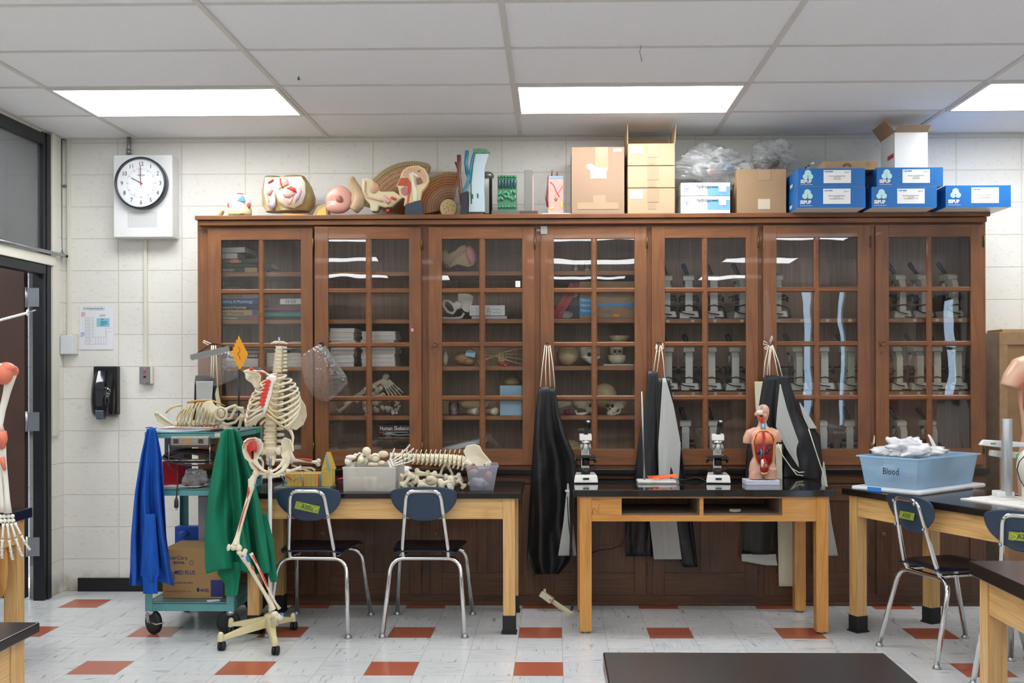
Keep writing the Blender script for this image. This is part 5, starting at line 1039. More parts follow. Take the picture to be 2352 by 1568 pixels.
m = M(); m.ell(Q(569, 1283, -.145), (.008, .004, .018), 9, rot=(0, -.3, 0)); m.ell(Q(557, 1277, -.150), (.008, .003, .004), 9, rot=(0, -.5, 0)); part('tendon_mark', m, K['blue'], sk)
m = M(); m.ell(Q(631, 1410, -.05), (.02, .02, .016), 12); m.ell(Q(643, 1417, -.05), (.017, .022, .018), 12); hand(m, Q(632, 1414, -.05), (-.35, .5, -.6), (.6, -.8, -.1), .09, .006, True); part('foot', m, bn, sk)
m = M(); m.ell(Q(648, 1410, -.068), (.011, .006, .006), 8); part('tendon_mark', m, K['blue'], sk)
# stand
m = M(); m.cyl(Q(621, 1038, .03), Q(621, 1076, .03), .006); part('pole_insert', m, K['steel'], sk)
hub = cfoot(621, 1462); zz = at(621, 1432, hub.y).z
m = M(); m.cyl((hub.x, hub.y, .09), (hub.x, hub.y, at(621, 1072, hub.y).z), .0105, n=16); part('pole', m, K['white'], sk)
cast = [cfoot(507, 1497), cfoot(531, 1462), cfoot(673, 1449), cfoot(631, 1507)]; ivory = mat('ivory_plastic', 'dccf9f', .4)
m = M(); m.lathe([(.045, .055), (.036, .10), (.026, .115), (.012, .118)], (hub.x, hub.y, 0), 20)
for c in cast:
    d = Vector((c.x-hub.x, c.y-hub.y, 0)); L = d.length; d.normalize(); s_ = Vector((-d.y, d.x, 0)); h0 = Vector((hub.x, hub.y, 0))
    a, b = h0+d*.01, h0+d*(L-.0); hexa(m, a-s_*.028+Vector((0, 0, .055)), a+s_*.028+Vector((0, 0, .055)), b+s_*.013+Vector((0, 0, .05)), b-s_*.013+Vector((0, 0, .05)), a-s_*.02+Vector((0, 0, .104)), a+s_*.02+Vector((0, 0, .104)), b+s_*.010+Vector((0, 0, .068)), b-s_*.010+Vector((0, 0, .068)))
    m.lathe([(.016, .045), (.015, .07), (.012, .088), (.004, .093)], (b.x, b.y, 0), 14)
part('star_base', m, ivory, sk, bev=.003)
for c in cast:
    m = M(); m.lathe([(.010, -.017), (.021, -.016), (.023, -.012), (.023, -.004), (.012, -.003), (.012, .003), (.023, .004), (.023, .012), (.021, .016), (.010, .017)], (c.x+.005, c.y, .023), 18, 'x'); m.cyl((c.x, c.y, .03), (c.x, c.y, .05), .005); part('caster', m, K['rubber'], sk)
# ---------------------------------------------------------------- second skeleton at the left edge
t = thing('skeleton_model', 'white skeleton arm and hand with orange shoulder muscle, cut off by the left edge', 'skeleton')
YL = 4.05; q = lambda x, y, d=0.: at(x, y, YL+d)
m = M(); m.tube([q(28, 848), q(24, 866), q(16, 900), q(6, 940), q(-2, 975), q(-4, 990)], [.024, .020, .014, .012, .014, .024], 14); part('humerus', m, K['bone3'], t)
m = M(); m.tube([q(2, 1020), q(8, 1060), q(14, 1110), q(17, 1150), q(18, 1178)], [.018, .011, .009, .010, .015], 12); part('radius_bone', m, K['bone3'], t)
m = M(); m.tube([q(-6, 1010), q(-2, 1060), q(2, 1110), q(6, 1160), q(6, 1176)], [.018, .011, .009, .009, .012], 12); part('ulna', m, K['bone3'], t)
m = M(); hand(m, q(14, 1180), (.12, 0, -1), (1, .25, 0), .19, .0062); hd = part('hand', m, K['bone3'], t)
ms = mat('coral_muscle', 'd9775c', .4)
m = M(); m.ell(q(8, 860, -.03), (.036, .03, .04), 14); m.ell(q(20, 842, -.02), (.03, .03, .016), 12, rot=(0, .4, 0)); m.ell(q(36, 852, 0), (.010, .02, .02), 10); part('shoulder_muscle', m, ms, t, rm=.005, sm=3)
m = M(); m.tube([q(-15, 836, -.03), q(5, 838, -.035), q(22, 844, -.035)], [.012, .010, .006], 8, .6); part('collar_bone', m, K['bone3'], t)
m = M(); m.tube([q(2, 990, -.02), q(4, 1010, -.02), q(5, 1030, -.02)], [.02, .022, .010], 10); m.tube([q(4, 1050, -.012), q(11, 1080, -.012)], [.012, .006], 8); part('elbow_muscle', m, ms, t)
xs = q(-80, 700).x
m = M(); m.cyl((xs, YL+.05, .06), (xs, YL+.05, 1.75), .011); part('pole', m, K['white'], t); m = M(); m.lathe([(.2, 0), (.2, .02), (.03, .06)], (xs, YL+.05, 0), 20); part('base', m, K['white'], t)
m = M(); m.tube([Vector((xs, YL+.05, q(-80, 758).z)), q(0, 735), q(64, 718)], .0052, 8); a = q(64, 718); m.ell(a, (.004, .014, .014), 10); part('support_arm', m, K['white'], t); m = M(); m.cyl(a, q(82, 712), .0028); part('tip', m, K['steel'], t)
m = M(); plate(m, [(-25, 1240), (-5, 1222), (8, 1232), (16, 1270), (19, 1310), (15, 1350), (4, 1372), (-20, 1372), (-30, 1300)], 4.7, .014); part('rim', m, K['wo'], None); o = bpy.data.objects['rim']; o.name = 'wooden_chair_back'; tag(o, 'honey coloured rounded wooden board edge at the far left, below the hand', 'chair')
# ---------------------------------------------------------------- reclining rib cage and pelvis on the cart
YR = 5.68; r_ = lambda x, y, d=0.: at(x, y, YR+d); b2 = K['bone4']
t = thing('rib_cage_model', 'old yellowed rib cage lying on its back on top of the cart', 'skeleton')
for i in range(10):
    x = 410+i*9.2; h = (36, 42, 46, 48, 49, 48, 46, 42, 36, 30)[i]; lean = 22-i*1.5
    for sd in (-1, 1):
        m = M(); m.tube([r_(x+lean*(k/12)**1.5-(10 if sd > 0 else 0)*sin(k/12*pi), 975-h*(1-cos(k/12*pi))/2, sd*.085*sin(k/12*pi)) for k in range(13)], [.0068]*13, 8, .6, up=(1, 0, 0)); part('rib', m, b2, t)
for i in range(11): m = M(); vert(m, r_(405+i*9.6, 973.5), .013, .017, (1, 0, 0), (0, 0, 1), 1.5, 2.); part('vertebra', m, K['bone2'], t)
m = M(); m.tube([r_(430, 924), r_(455, 920), r_(485, 919), r_(500, 925), r_(517, 932)], [.010, .014, .012, .01, .004], 10, .5, up=(0, 0, 1)); part('sternum', m, mat('ochre_cartilage', 'b8924e', .5), t)
m = M(); plate(m, [(354, 950), (362, 946), (372, 955), (398, 972), (402, 979), (380, 977), (362, 968)], YR-.07, .008, .01); m.tube([r_(366, 952, -.08), r_(380, 962, -.085), r_(402, 977, -.08)], [.006, .007, .005], 8); m.ell(r_(360, 949, -.075), .010, 9); part('scapula', m, K['bone2'], t, rm=.003, sm=2)
m = M(); m.tube([r_(381, 948, -.03), r_(392, 937, -.03), r_(404, 932, -.02), r_(418, 930, 0)], .006, 8); part('clavicle', m, b2, t)
t = thing('pelvis_model', 'cream bone pelvis leaning beside the rib cage on the cart', 'skeleton'); YP = 5.60; p_ = lambda x, y, d=0.: at(x, y, YP+d)
m = M(); plate(m, [(463, 930), (474, 921), (486, 919), (494, 930), (505, 938), (503, 958), (508, 972), (492, 976), (480, 974), (468, 955)], YP+.02, .010, -.02)
ring = [p_(508+13*cos(a*pi/8), 950+14*sin(a*pi/8), -.01) for a in range(16)]; m.tube(ring, .0075, 8, closed=True); m.ell(p_(508, 950, .018), (.022, .012, .024), 12)
for q_ in ([(518, 940), (532, 934), (540, 931), (546, 936)], [(520, 962), (530, 960), (536, 948), (543, 934)], [(505, 965), (520, 975), (540, 970), (556, 952)], [(546, 936), (557, 944), (562, 960), (566, 980)], [(556, 955), (552, 972), (549, 983)], [(508, 975), (515, 984), (535, 984)], [(546, 936), (560, 938)]): m.tube([p_(x, y, .01*k) for k, (x, y) in enumerate(q_)], .009, 8)
part('pelvis', m, K['bone2'], t, rm=.0038, sm=4)
m = M()
for i in range(4): vert(m, p_(463-i*9, 966+i*1.5, .02), .012, .016, (1, 0, .1), (0, 0, 1), 1.6, 1.8)
part('lumbar_vertebrae', m, K['bone2'], t)
# ---------------------------------------------------------------- things on the left lab table
def T(px, py, z=None): z = HL if z is None else z; Yq = FPX*(HC-z)/(py-CY-sin(ROLL)*(px-CX)); return at(px, py, Yq)
A = T(628, 1127); Bq = T(757, 1127); m = M(); m.box(A.x, Bq.x, A.y, A.y+.17, HL, HL+.016); one('binder', m, mat('grey_binder', '7f8789', .4), 'flat grey binder under the yellow muscle block model', 'binder', bev=.003); hz = HL+.0165
t = thing('tissue_block_model', 'yellow tissue block model with red and blue vessels, on the grey binder', 'model'); Y0 = A.y+.02
def W_(px, py, d=0.): return at(px, py, Y0+d)
a, b = W_(654, 1117), W_(737, 1086); m = M(); m.box(a.x, b.x, Y0, Y0+.1, hz, b.z); part('block', m, K['yel'], t, bev=.004)
m = M(); a, b = W_(739, 1113), W_(762, 1080); m.box(a.x-.005, b.x, Y0+.01, Y0+.09, hz, b.z); part('side_block', m, K['yel'], t, bev=.003)
m = M(); 
for i in range(7): f = i/7; z0 = lerp(W_(0, 1080).z, W_(0, 1040).z, f); z1 = lerp(W_(0, 1080).z, W_(0, 1040).z, f+1/7); m.box(lerp(W_(735, 0).x, W_(745, 0).x, f), lerp(W_(762, 0).x, W_(751, 0).x, f), Y0+.012+.004*i, Y0+.085-.004*i, z0, z1)
part('stepped_tower', m, K['yel'], t)
m = M(); m.bar(W_(750, 1045, .005), W_(757, 1083, .004), .008, .003, (0, 1, 0)); part('blue_tape', m, mat('number_tape', '6bb6dc', .5), t)
for q_, c, r in (([(670, 1118), (670, 1088)], 'yel', .001), ([(697, 1117), (696, 1086)], 'card3', .004), ([(732, 1117), (732, 1087)], 'red', .003), ([(736, 1117), (736, 1087)], 'cyanp', .003), ([(645, 1092), (652, 1102), (650, 1116)], 'cyanp', .004), ([(652, 1102), (660, 1110)], 'cyanp', .003), ([(656, 1093), (663, 1094), (670, 1102)], 'red', .0018), ([(673, 1106), (682, 1098), (692, 1095)], 'khaki', .0018), ([(694, 1086), (695, 1096), (694, 1106)], 'white', .003)):
    m = M(); m.tube([W_(x, y, -.002) for x, y in q_], r, 6); part('vessel', m, K[c], t)
for k in range(6): m = M(); x = (658, 676, 684, 704, 714, 724)[k]; m.tube([W_(x, 1117, -.0003), W_(x+1, 1087, -.0003)], .0007, 4); part('groove', m, K['card3'], t)
t = thing('arm_bone_model', 'white forearm bones with long red muscle marks lying over the yellow block', 'bone'); zb = W_(0, 1085).z; q = lambda x, y, d=0.: at(x, y, Y0+.05+d)
m = M(); lbone(m, q(668, 1056), q(733, 1062), .007, 2.2, 2.4); part('radius_bone', m, K['bone3'], t); m = M(); m.tube([q(676, 1052, -.01), q(700, 1055, -.012), q(716, 1057, -.012)], [.001, .006, .007], 8); part('muscle_marking', m, redm, t)
m = M(); lbone(m, q(657, 1084, -.03), q(692, 1074, -.01), .008, 1.8, 1.4); m.tube([q(690, 1074), q(715, 1074), q(724, 1080)], [.009, .006, .008], 8); part('ulna', m, K['bone3'], t)
m = M(); lbone(m, q(616, 1058, .1), q(664, 1056, .06), .009, 2.4, 1.6); part('upper_arm_bone', m, K['bone3'], t)
m = M(); m.tube([q(670, 1068), q(690, 1075, .0), q(716, 1086-2)], [.006, .005, .006], 8); part('thin_bone', m, K['bone3'], t)
t = thing('foot_bone_model', 'bony foot model lying flat behind the skeleton pole', 'bone'); a = T(650, 1108); m = M(); hand(m, (a.x-.0, a.y+.1, HL+.035), (-1, -.15, -.12), (0, 1, .15), .19, .0075, True); m.ell((a.x-.0, a.y+.1, HL+.04), (.03, .025, .03), 12); part('foot', m, K['bone2'], t)
m = M(); a = T(764, 1110); m.tube([(a.x, a.y+.15, HL+.006), (a.x+.03, a.y+.16, HL+.012), (a.x+.06, a.y+.15, HL+.005), (a.x+.09, a.y+.16, HL+.01)], .005, 8); one('pink_ribbon', m, mat('hot_pink', 'e3359b', .4), 'hot pink strip lying behind the yellow tower', 'ribbon')
def bin_(name, label, o, rz, L, W, H, mt, tp=.012, rim=.008, cat='bin', parts=True, hnd=False):
    t = thing(name, label, cat, loc=o, rz=rz); m = M(); e = tp
    for sgn, th_ in ((1, 0), (-1, .003)):
        b0 = [(e+th_, e+th_), (L-e-th_, e+th_), (L-e-th_, W-e-th_), (e+th_, W-e-th_)]; t0 = [(th_, th_), (L-th_, th_), (L-th_, W-th_), (th_, W-th_)]
        vs = [(x, y, th_) for x, y in b0]+[(x, y, H) for x, y in t0]; fs = [(0, 1, 5, 4), (1, 2, 6, 5), (2, 3, 7, 6), (3, 0, 4, 7), (3, 2, 1, 0)]
        m.add(vs, fs if sgn > 0 else [f[::-1] for f in fs])
    part('tub', m, mt, t)
    m = M(); frame_box(m, -rim, L+rim, -rim, W+rim, H-.008, H, rim+.004); part('rim', m, mt, t, bev=.002); return t
A = T(790, 1130); Bq = T(906, 1130)
bin_('storage_bin', 'large frosted bin heaped with bones on the left lab table', (A.x-.006, A.y, HL), 0, Bq.x-A.x+.012, .34, at(0, 1073, A.y).z-HL, K['bin'], .003, .003)
bx0, by0, bz0 = A.x, A.y, at(0, 1073, A.y).z
def sb(lab, a, b, r, k1=2.2, k2=2., mt='bone2', Y=None, ex=None, nm='loose_bone', grp=None):
    m = M(); lbone(m, at(*a, Y), at(*b, Y+.04), r, k1, k2)
    for c, rr in (ex or []): m.ell(at(*c, Y), rr, 12)
    return one(nm, m, K[mt], lab, 'bone', grp)
for i in range(9):  # bones seen through the frosted side
    m = M(); x = bx0+.03+.025*(i % 5)*1.6; z = HL+.02+.035*(i//5); lbone(m, (x, by0+.02, z), (x+.07, by0+.05, z+.03*(i % 3-.5)), .008); one('loose_bone', m, K['bone2'], 'bone blurred inside the frosted bin', 'bone', 'bones inside the frosted bin')
Yq = by0+.05
sb('smooth white bone end hanging over the left edge of the frosted bin', (800, 1055), (808, 1078), .014, 1.6, 1.5, 'bone3', Yq-.02, [((806, 1050), (.03, .02, .014))])
sb('cream knuckled bone with a hole, in front on the frosted bin', (826, 1054), (842, 1060), .016, 1.2, 1.1, 'bone', Yq, [((829, 1056), .018)])
m = M(); m.ell(at(842, 1036, Yq+.02), .024, 16); m.tube([at(842, 1040, Yq+.02), at(850, 1050, Yq+.04), at(856, 1060, Yq+.05)], [.016, .014, .018], 10); one('loose_bone', m, K['bone'], 'round ball-headed bone highest on the frosted bin heap', 'bone')
m = M(); m.ell(at(862, 1051, Yq), .026, 16); o = one('loose_bone', m, K['bone'], 'cream ball joint with a dark wire round it in the heap', 'bone'); m = M(); m.tube([at(862+9*cos(a*pi/8), 1053+8*sin(a*pi/8), Yq-.018-.006*abs(sin(a*pi/8))) for a in range(16)], .0012, 5, closed=True); part('wire', m, K['ink'], o)
m = M(); m.ell(at(880, 1043, Yq+.03), (.03, .02, .02), 14); m.ell(at(876, 1063, Yq), (.022, .02, .014), 12); m.ell(at(858, 1066, Yq-.01), (.03, .02, .012), 12); one('loose_bone', m, K['bone2'], 'lumpy cream bone at the right of the wired ball joint', 'bone')
m = M(); m.ell(at(817, 1045, Yq+.03), (.014, .014, .01), 10); m.tube([at(815, 1050, Yq+.04), at(826, 1040, Yq+.05), at(838, 1046, Yq+.05)], .006, 8); m.ell(at(833, 1044, Yq+.02), (.012, .01, .008), 9); one('loose_bone', m, K['bone3'], 'small bone with red painted ends behind the left of the heap', 'bone')
m = M(); hand(m, at(892, 1068, Yq-.02), (.8, .1, .48), (.4, -.5, -.7), .17, .0055); one('hand_bone_model', m, K['bone3'], 'splayed bony hand reaching right over the edge of the frosted bin', 'bone')
# spine lying across to the small clear bin
t = thing('spine_model', 'long bony spine stretched between the frosted bin and the clear bin', 'skeleton')
for i in range(17):
    f = i/16; x = lerp(900, 1066, f); y = 1045+5*f+9*f**3+2*sin(f*5); m = M(); vert(m, at(x, y, by0+.10-.02*f), lerp(.015, .026, f), .021, (1, 0, -.08), (0, -.25, .97) if 0 else (0, .2, .98), 1.7, 2.1); part('vertebra', m, K['bone'], t)
m = M(); 
for k in range(15):
    if k > 1: x = 900+k*11; m.tube([at(x, 1040, by0+.1), at(x+3, 1032, by0+.1)], [.004, .0025], 6)
part('spinous_process', m, K['bone'], t, kind='stuff')
m = M(); Yh = by0+.06; plate(m, [(1064, 1036), (1072, 1023), (1088, 1020), (1102, 1023), (1108, 1036), (1120, 1050), (1130, 1062), (1122, 1076), (1100, 1078), (1086, 1062), (1070, 1050)], Yh, .012, .02); m.tube([at(1068, 1060, Yh), at(1080, 1066, Yh), at(1072, 1076, Yh)], [.02, .018, .012], 9); m.tube([at(1115, 1070, Yh), at(1128, 1060, Yh)], .01, 8); part('hip_bone', m, K['bone'], t, rm=.0035, sm=3); m = M(); c = at(1113, 1067, Yh-.012); m.lathe([(.001, 0), (.006, .001), (.006, .003)], tuple(c), 12, 'y'); part('screw', m, K['steel'], t)
A = T(1075, 1129); bin_('storage_bin', 'small clear bin under the hip bone at the right of the left table', (A.x-.012, A.y, HL), R(5), .172, .2, at(0, 1070, A.y).z-HL, K['binc'], .024, .004)
blob_bag('plastic_bag', 'crumpled white bag inside the small clear bin', 1098, 1110, A.y+.10, (.05, .05, .03), mat('white_poly', 'e0dfe0', .5), None, 5)
m = M(); c = at(1122, 1092, A.y+.06); m.ell(c, (.02, .03, .025), 12); one('loose_bone', m, K['pink'], 'pinkish model piece inside the small clear bin', 'model'); m = M(); c = at(1085, 1083, A.y+.07); m.ell(c, (.03, .03, .02), 12); one('loose_bone', m, K['bone'], 'pale bone end at the left inside the small clear bin', 'bone')
m = M(); m.bar(at(1070, 1080, A.y+.02), at(1098, 1072, A.y+.03), .012, .008); one('red_blue_strip', m, redm, 'red strip resting on the rim of the small clear bin', 'model', bev=.002)
t = thing('white_tub', 'white ribbed plastic tub lying behind the bone pile', 'tub'); c = T(918, 1103); m = M(); m.lathe([(.045, 0), (.047, .01), (.047, .05), (.044, .07), (.03, .085), (.001, .09)], (0, 0, 0), 28, 'x'); m.xf(Matrix.Translation((c.x-.02, c.y+.06, HL+.048))); part('tub', m, K['white'], t)
m = M(); 
pile = [('bone2', (921, 1095), (940, 1086), .008, 0), ('bone', (925, 1116), (945, 1090), .011, 0), ('bone2', (921, 1108), (950, 1112), .009, 1), ('bone', (952, 1101), (975, 1112), .012, 1), ('bone2', (945, 1092), (985, 1088), .009, 2), ('bone', (962, 1112), (1000, 1116), .011, 0), ('bone2', (978, 1108), (1008, 1112), .010, 2), ('bone', (1010, 1112), (1040, 1104), .013, 0), ('bone2', (1000, 1099), (1046, 1100), .006, 3), ('bone3', (1022, 1096), (1056, 1094), .009, 2), ('bone2', (1052, 1102), (1066, 1118), .008, 0), ('bone', (955, 1084), (1000, 1091), .010, 3), ('bone3', (1030, 1118), (1037, 1115), .011, 0), ('bone2', (1044, 1108), (1060, 1100), .009, 2)]
side = ['at the far left of the pile', 'upright at the left of the pile', 'lying low at the left of the pile', 'slanting in the lower left middle', 'long, across the upper left', 'low along the front of the pile', 'in the middle front', 'thick, at the right of the middle', 'thin, crossing to the right', 'pale, high at the right', 'pointing down at the right end', 'long and curved along the top', 'short ring-like, at the front right', 'small, tucked at the right end']
for (mt_, a, b, r, d), s_ in zip(pile, side): m = M(); lbone(m, at(*a, by0+.04+.03*d), at(*b, by0+.05+.03*d), r, 1.8, 1.9, bow=.006); one('loose_bone', m, K[mt_], 'cream bone %s between the two bins' % s_, 'bone', rm=.0035, sm=2)
m = M(); m.ell(at(990, 1103, by0+.03), (.032, .012, .026), 14); m.ell(at(985, 1100, by0+.02), (.018, .008, .014), 10); one('loose_bone', m, K['bone2'], 'broad rounded knee-like bone in the middle of the pile', 'bone')
m = M(); Yq = by0+.12; m.tube([at(x, y, Yq) for x, y in ((1012, 1088), (1018, 1072), (1024, 1066), (1031, 1074), (1040, 1090), (1030, 1094), (1016, 1094))], .008, 8, closed=True); m.ell(at(1006, 1092, Yq), (.025, .012, .01), 10); m.tube([at(1024, 1066, Yq), at(1024, 1060, Yq)], [.012, .005], 8); one('loose_bone', m, K['bone2'], 'triangular hip bone piece with an oval hole, topmost of the pile', 'bone', rm=.003, sm=2)
# ---------------------------------------------------------------- microscopes
def scope(mt, lean=.02, cordy=False):
    t = thing('microscope', '', 'microscope', loc=(0, 0, 0)); m = M()
    hexa(m, (-.068, -.10, .004), (.068, -.10, .004), (.062, .08, .004), (-.062, .08, .004), (-.062, -.09, .046), (.062, -.09, .046), (.052, .075, .05), (-.052, .075, .05)); b = part('base', m, mt, t, bev=.006)
    m = M(); m.box(-.017, .017, -.0995, -.096, .022, .032); part('power_switch', m, K['black'], b)
    m = M(); m.box(-.06, .06, -.09, .07, 0, .005); part('base_pad', m, K['rubber'], b)
    m = M(); m.prism([(.078, .045), (.078, .20), (.062, .235), (-.03, .238), (-.03, .222), (.02, .21), (.036, .185), (.036, .045)], -.0225, .0225, 'yz'); part('arm', m, mt, t, bev=.003)
    m = M(); m.prism([(-.055, .236), (.05, .236), (.05, .262), (.02, .272), (-.05, .268)], -.034, .034, 'yz'); h = part('head', m, mt, t, bev=.004)
    a, d = Vector((0, -.01, .262)), Vector((lean, -.045, .082)); m = M(); m.tube([a, a+d*.6, a+d*.62, a+d*.95, a+d], [.0125, .0125, .0155, .0155, .013], 18); e = part('eyepiece_tube', m, K['black'], h)
    m = M(); m.tube([a+d, a+d*1.015], .009, 14); part('eyepiece_lens', m, mat('lens_glass', 'aab4bc', .05) if 'lg' not in MT else MT['lg'], h)
    m = M(); m.lathe([(.012, .238), (.03, .232), (.032, .224), (.02, .214), (.01, .212)], (0, -.03, 0), 22); part('nosepiece', m, K['chrome'], t)
    for an, L in ((R(-90), .05), (R(30), .042), (R(150), .036)):
        o_ = Vector((cos(an)*.018, -.03+sin(an)*.018, .216)); dv = Vector((cos(an)*.35, sin(an)*.35, -1)).normalized(); m = M(); m.tube([o_, o_+dv*L*.6, o_+dv*L*.62, o_+dv*L], [.011, .011, .008, .006], 14); part('objective', m, K['lgrey'], t)
    m = M(); m.box(-.052, .052, -.085, .03, .140, .149); s_ = part('stage', m, K['blackm'], t, bev=.002)
    m = M(); m.tube([(.02, -.06, .153), (.03, -.05, .156), (.026, -.02, .153)], .0025, 6); part('slide_clip', m, K['steel'], s_)
    m = M(); m.cyl((0, -.03, .095), (0, -.03, .139), .021); m.cyl((0, -.03, .047), (0, -.03, .08), .026); part('condenser', m, K['black'], t)
    for s in (-1, 1): m = M(); m.cyl((s*.022, .055, .12), (s*.05, .055, .12), .005, n=10); m.cyl((s*.05, .055, .12), (s*.062, .055, .12), .017); part('focus_knob', m, K['black'], t)
    if cordy: m = M(); m.tube([(-.03, .082, .028), (-.01, .10, .03), (.03, .105, .035), (.06, .09, .05), (.05, .07, .075), (0, .095, .085), (-.05, .08, .07), (-.07, .06, .05), (-.075, .08, .01), (-.04, .11, .008), (.0, .10, .012)], .0035, 6); part('power_cord', m, K['black'], t)
    return t
MT['lg'] = mat('lens_glass', 'b4bec6', .05)
YM = 5.98; a = at(1346, 1108, 5.9); s1_ = scope(mat('lab_scope_white', 'e4e3de', .3), .014); s1_.location = (a.x, YM, HM+.0005); s1_['label'] = 'white microscope at the left end of the cubby table, beside the black apron'
m = M(); m.tube([(-.05, .05, .06), (-.06, 0, .075), (0, -.05, .062), (.055, -.02, .078), (.05, .06, .09), (-.03, .07, .08)], .0035, 6, closed=True); part('wrapped_cord', m, K['black'], s1_)
a = at(1653, 1108, 5.9); dup(s1_, (a.x, YM-.01, HM+.0005), R(-6), 'white microscope in the middle of the cubby table, left of the torso model')
pr = scope(K['scope'], .03, True); pr.name = 'microscope.100'
pr2 = scope(mat('cream_scope', 'd2cfbb', .4), .04, True)
rows_ = [(SH2[0], [(1534, 0), (1584, 0), (1640, 0), (1704, 0), (1789, 0), (2068, 1), (2118, 1), (2186, 1)], 'top'), (SH2[1], [(1536, 0), (1585, 0), (1634, 0), (1688, 0), (1828, 1), (1893, 0), (1950, 1), (2058, 1), (2108, 1), (2158, 1), (2206, 1)], 'middle'), (ZBOT, [(1577, 0), (1640, 0), (1888, 0), (1957, 1), (2070, 1), (2137, 1)], 'bottom')]
used = [False, False]; dn = lambda px: 'fifth' if px < 1745 else 'sixth' if px < 2000 else 'seventh'
for z, L_, nm in rows_:
    cnt = {}
    for px, k in L_:
        d_ = dn(px); cnt[d_] = cnt.get(d_, 0)+1; tot = sum(1 for q, _ in L_ if dn(q) == d_)
        lab = '%s microscope on the %s shelf of the %s glass door, %s from the left' % (('white', 'cream')[k], nm, d_, ('first', 'second', 'third', 'fourth')[cnt[d_]-1])
        Yq = 6.455; loc = (at(px, 800, 6.40).x, Yq, z+.0005); rz = pi+R(rnd.uniform(-9, 9)) if k == 0 else pi+R(rnd.choice((-14, 10, 16)))
        o = (pr, pr2)[k]
        if used[k]: o = dup(o)
        used[k] = True; o.scale = (.93, .93, 1) if k else (1, 1, 1); o.location = loc; o.rotation_euler = (0, 0, rz); o['label'] = lab; o['group'] = 'microscopes in the cabinet'
# ---------------------------------------------------------------- cubby table things
t = thing('ring_stand', 'white based ring stand with a tall steel rod, under an orange paper', 'ring stand'); Yr = 5.93
a, b = at(1463, 1106, Yr), at(1553, 1098, Yr); m = M(); m.box(a.x, b.x-.004, Yr-.06, Yr+.06, HM, HM+.018); part('base', m, mat('chipped_white', 'dddbd4', .4, var=.25, vs=30), t, bev=.006)
a, b = at(1480, 1098, Yr), at(1474, 899, Yr); m = M(); m.cyl((a.x, Yr, HM+.018), (b.x, Yr, b.z), .0052); part('rod', m, K['steel'], t)
t = thing('paper_note', 'crumpled bright orange paper with zigzag edges lying on the ring stand base', 'paper'); L_ = [(1485, 1093), (1492, 1099), (1498, 1097), (1503, 1101), (1510, 1098), (1517, 1100), (1524, 1097), (1530, 1099), (1540, 1096), (1550, 1098), (1557, 1095), (1552, 1088), (1530, 1090), (1500, 1092)]
m = M(); vs = [at(x, y, Yr-.05+.004*(i % 3)+.03*(i > 10)) for i, (x, y) in enumerate(L_)]; m.add(vs, [tuple(range(len(vs)))[::-1]]); part('sheet', m, K['orange'], t, sol=.0015)
m = M(); a = at(1610, 1104, 5.95); m.tube([at(1556, 1101, 5.96), at(1575, 1102, 5.97), at(1598, 1096, 6.0), at(1610, 1099, 6.0), at(1622, 1105, 5.98), at(1640, 1106, 5.98)], .0032, 8); o = one('power_cord', m, K['black'], 'black cord looping over the table left of the middle microscope', 'cord')
m = M(); m.tube([at(1355, 1271, 6.22), at(1375, 1263, 6.2), at(1405, 1260, 6.2), at(1425, 1253, 6.2), at(1438, 1235, 6.2), at(1440, 1195, 6.2)], .004, 8); one('power_cord', m, K['black'], 'black cord crossing behind the left front leg of the cubby table', 'cord')
t = thing('charger_cable', 'black cable with a plug hanging down beside the left table leg', 'cord'); m = M(); m.tube([at(1303, 1140, 5.9), at(1306, 1200, 5.9), at(1316, 1280, 5.9), at(1322, 1340, 5.9), at(1317, 1385, 5.9)], .003, 7); part('cable', m, K['black'], t); m = M(); a = at(1312, 1402, 5.9); m.cyl(at(1316, 1386, 5.9), a, .009, .006); part('plug', m, K['black'], t)
m = M(); a = at(1303, 1127, 5.95); m.box(a.x-.012, a.x+.012, a.y, a.y+.002, a.z-.005, a.z+.006); part('cable_tag', m, K['white'], t)
t = thing('telephone_handset', 'old cream telephone handset leaning on the cabinet base on the floor', 'telephone'); YH = 6.12; h_ = lambda x, y, d=0.: at(x, y, YH+d)
m = M(); m.tube([h_(1242, 1360, .05), h_(1262, 1375, .04), h_(1285, 1392, .0), h_(1316, 1412, -.04)], [.010, .014, .016, .017], 10, .5, up=(0, 1, 0)); part('handle', m, mat('aged_cream', 'cfc6a0', .45), t, bev=.002)
m = M(); m.bar(h_(1243, 1362, .02), h_(1268, 1380, .0), .035, .05, (0, 1, 0)); m.box(h_(1245, 0).x, h_(1251, 0).x, YH+.02, YH+.03, h_(0, 1366).z, h_(0, 1352).z); part('ear_piece', m, mat('aged_cream2', 'd8d1b4', .45), t, bev=.004); m = M(); a = h_(1264, 1377, -.03); m.ell(a, (.006, .004, .004), 8); part('red_button', m, K['red'], t)
m = M(); a = at(1690, 1172, 5.68); hexa(m, *[(a.x+x, 5.70+y, a.z+z) for x, y, z in ((-.03, 0, -.008), (0, -.02, -.010), (.03, 0, -.008), (0, .02, -.008), (-.03, 0, .006), (0, -.02, .004), (.03, 0, .006), (0, .02, .006))]); o = one('plastic_clip', m, mat('cream_clip', 'd8d2b8', .4), 'small cream plastic piece inside the right cubby of the table', 'clip')
m = M(); m.tube([at(x, y, 5.5892) for x, y in ((1360, 1182), (1362, 1168), (1364, 1166), (1374, 1178), (1376, 1160), (1378, 1158))], .001, 4, up=(0, 1, 0)); part('red_scribble', m, mat('red_pen', '9c3a22', .6), None); o = bpy.data.objects['red_scribble']; o.parent = tabM; o.location = -tabM.location
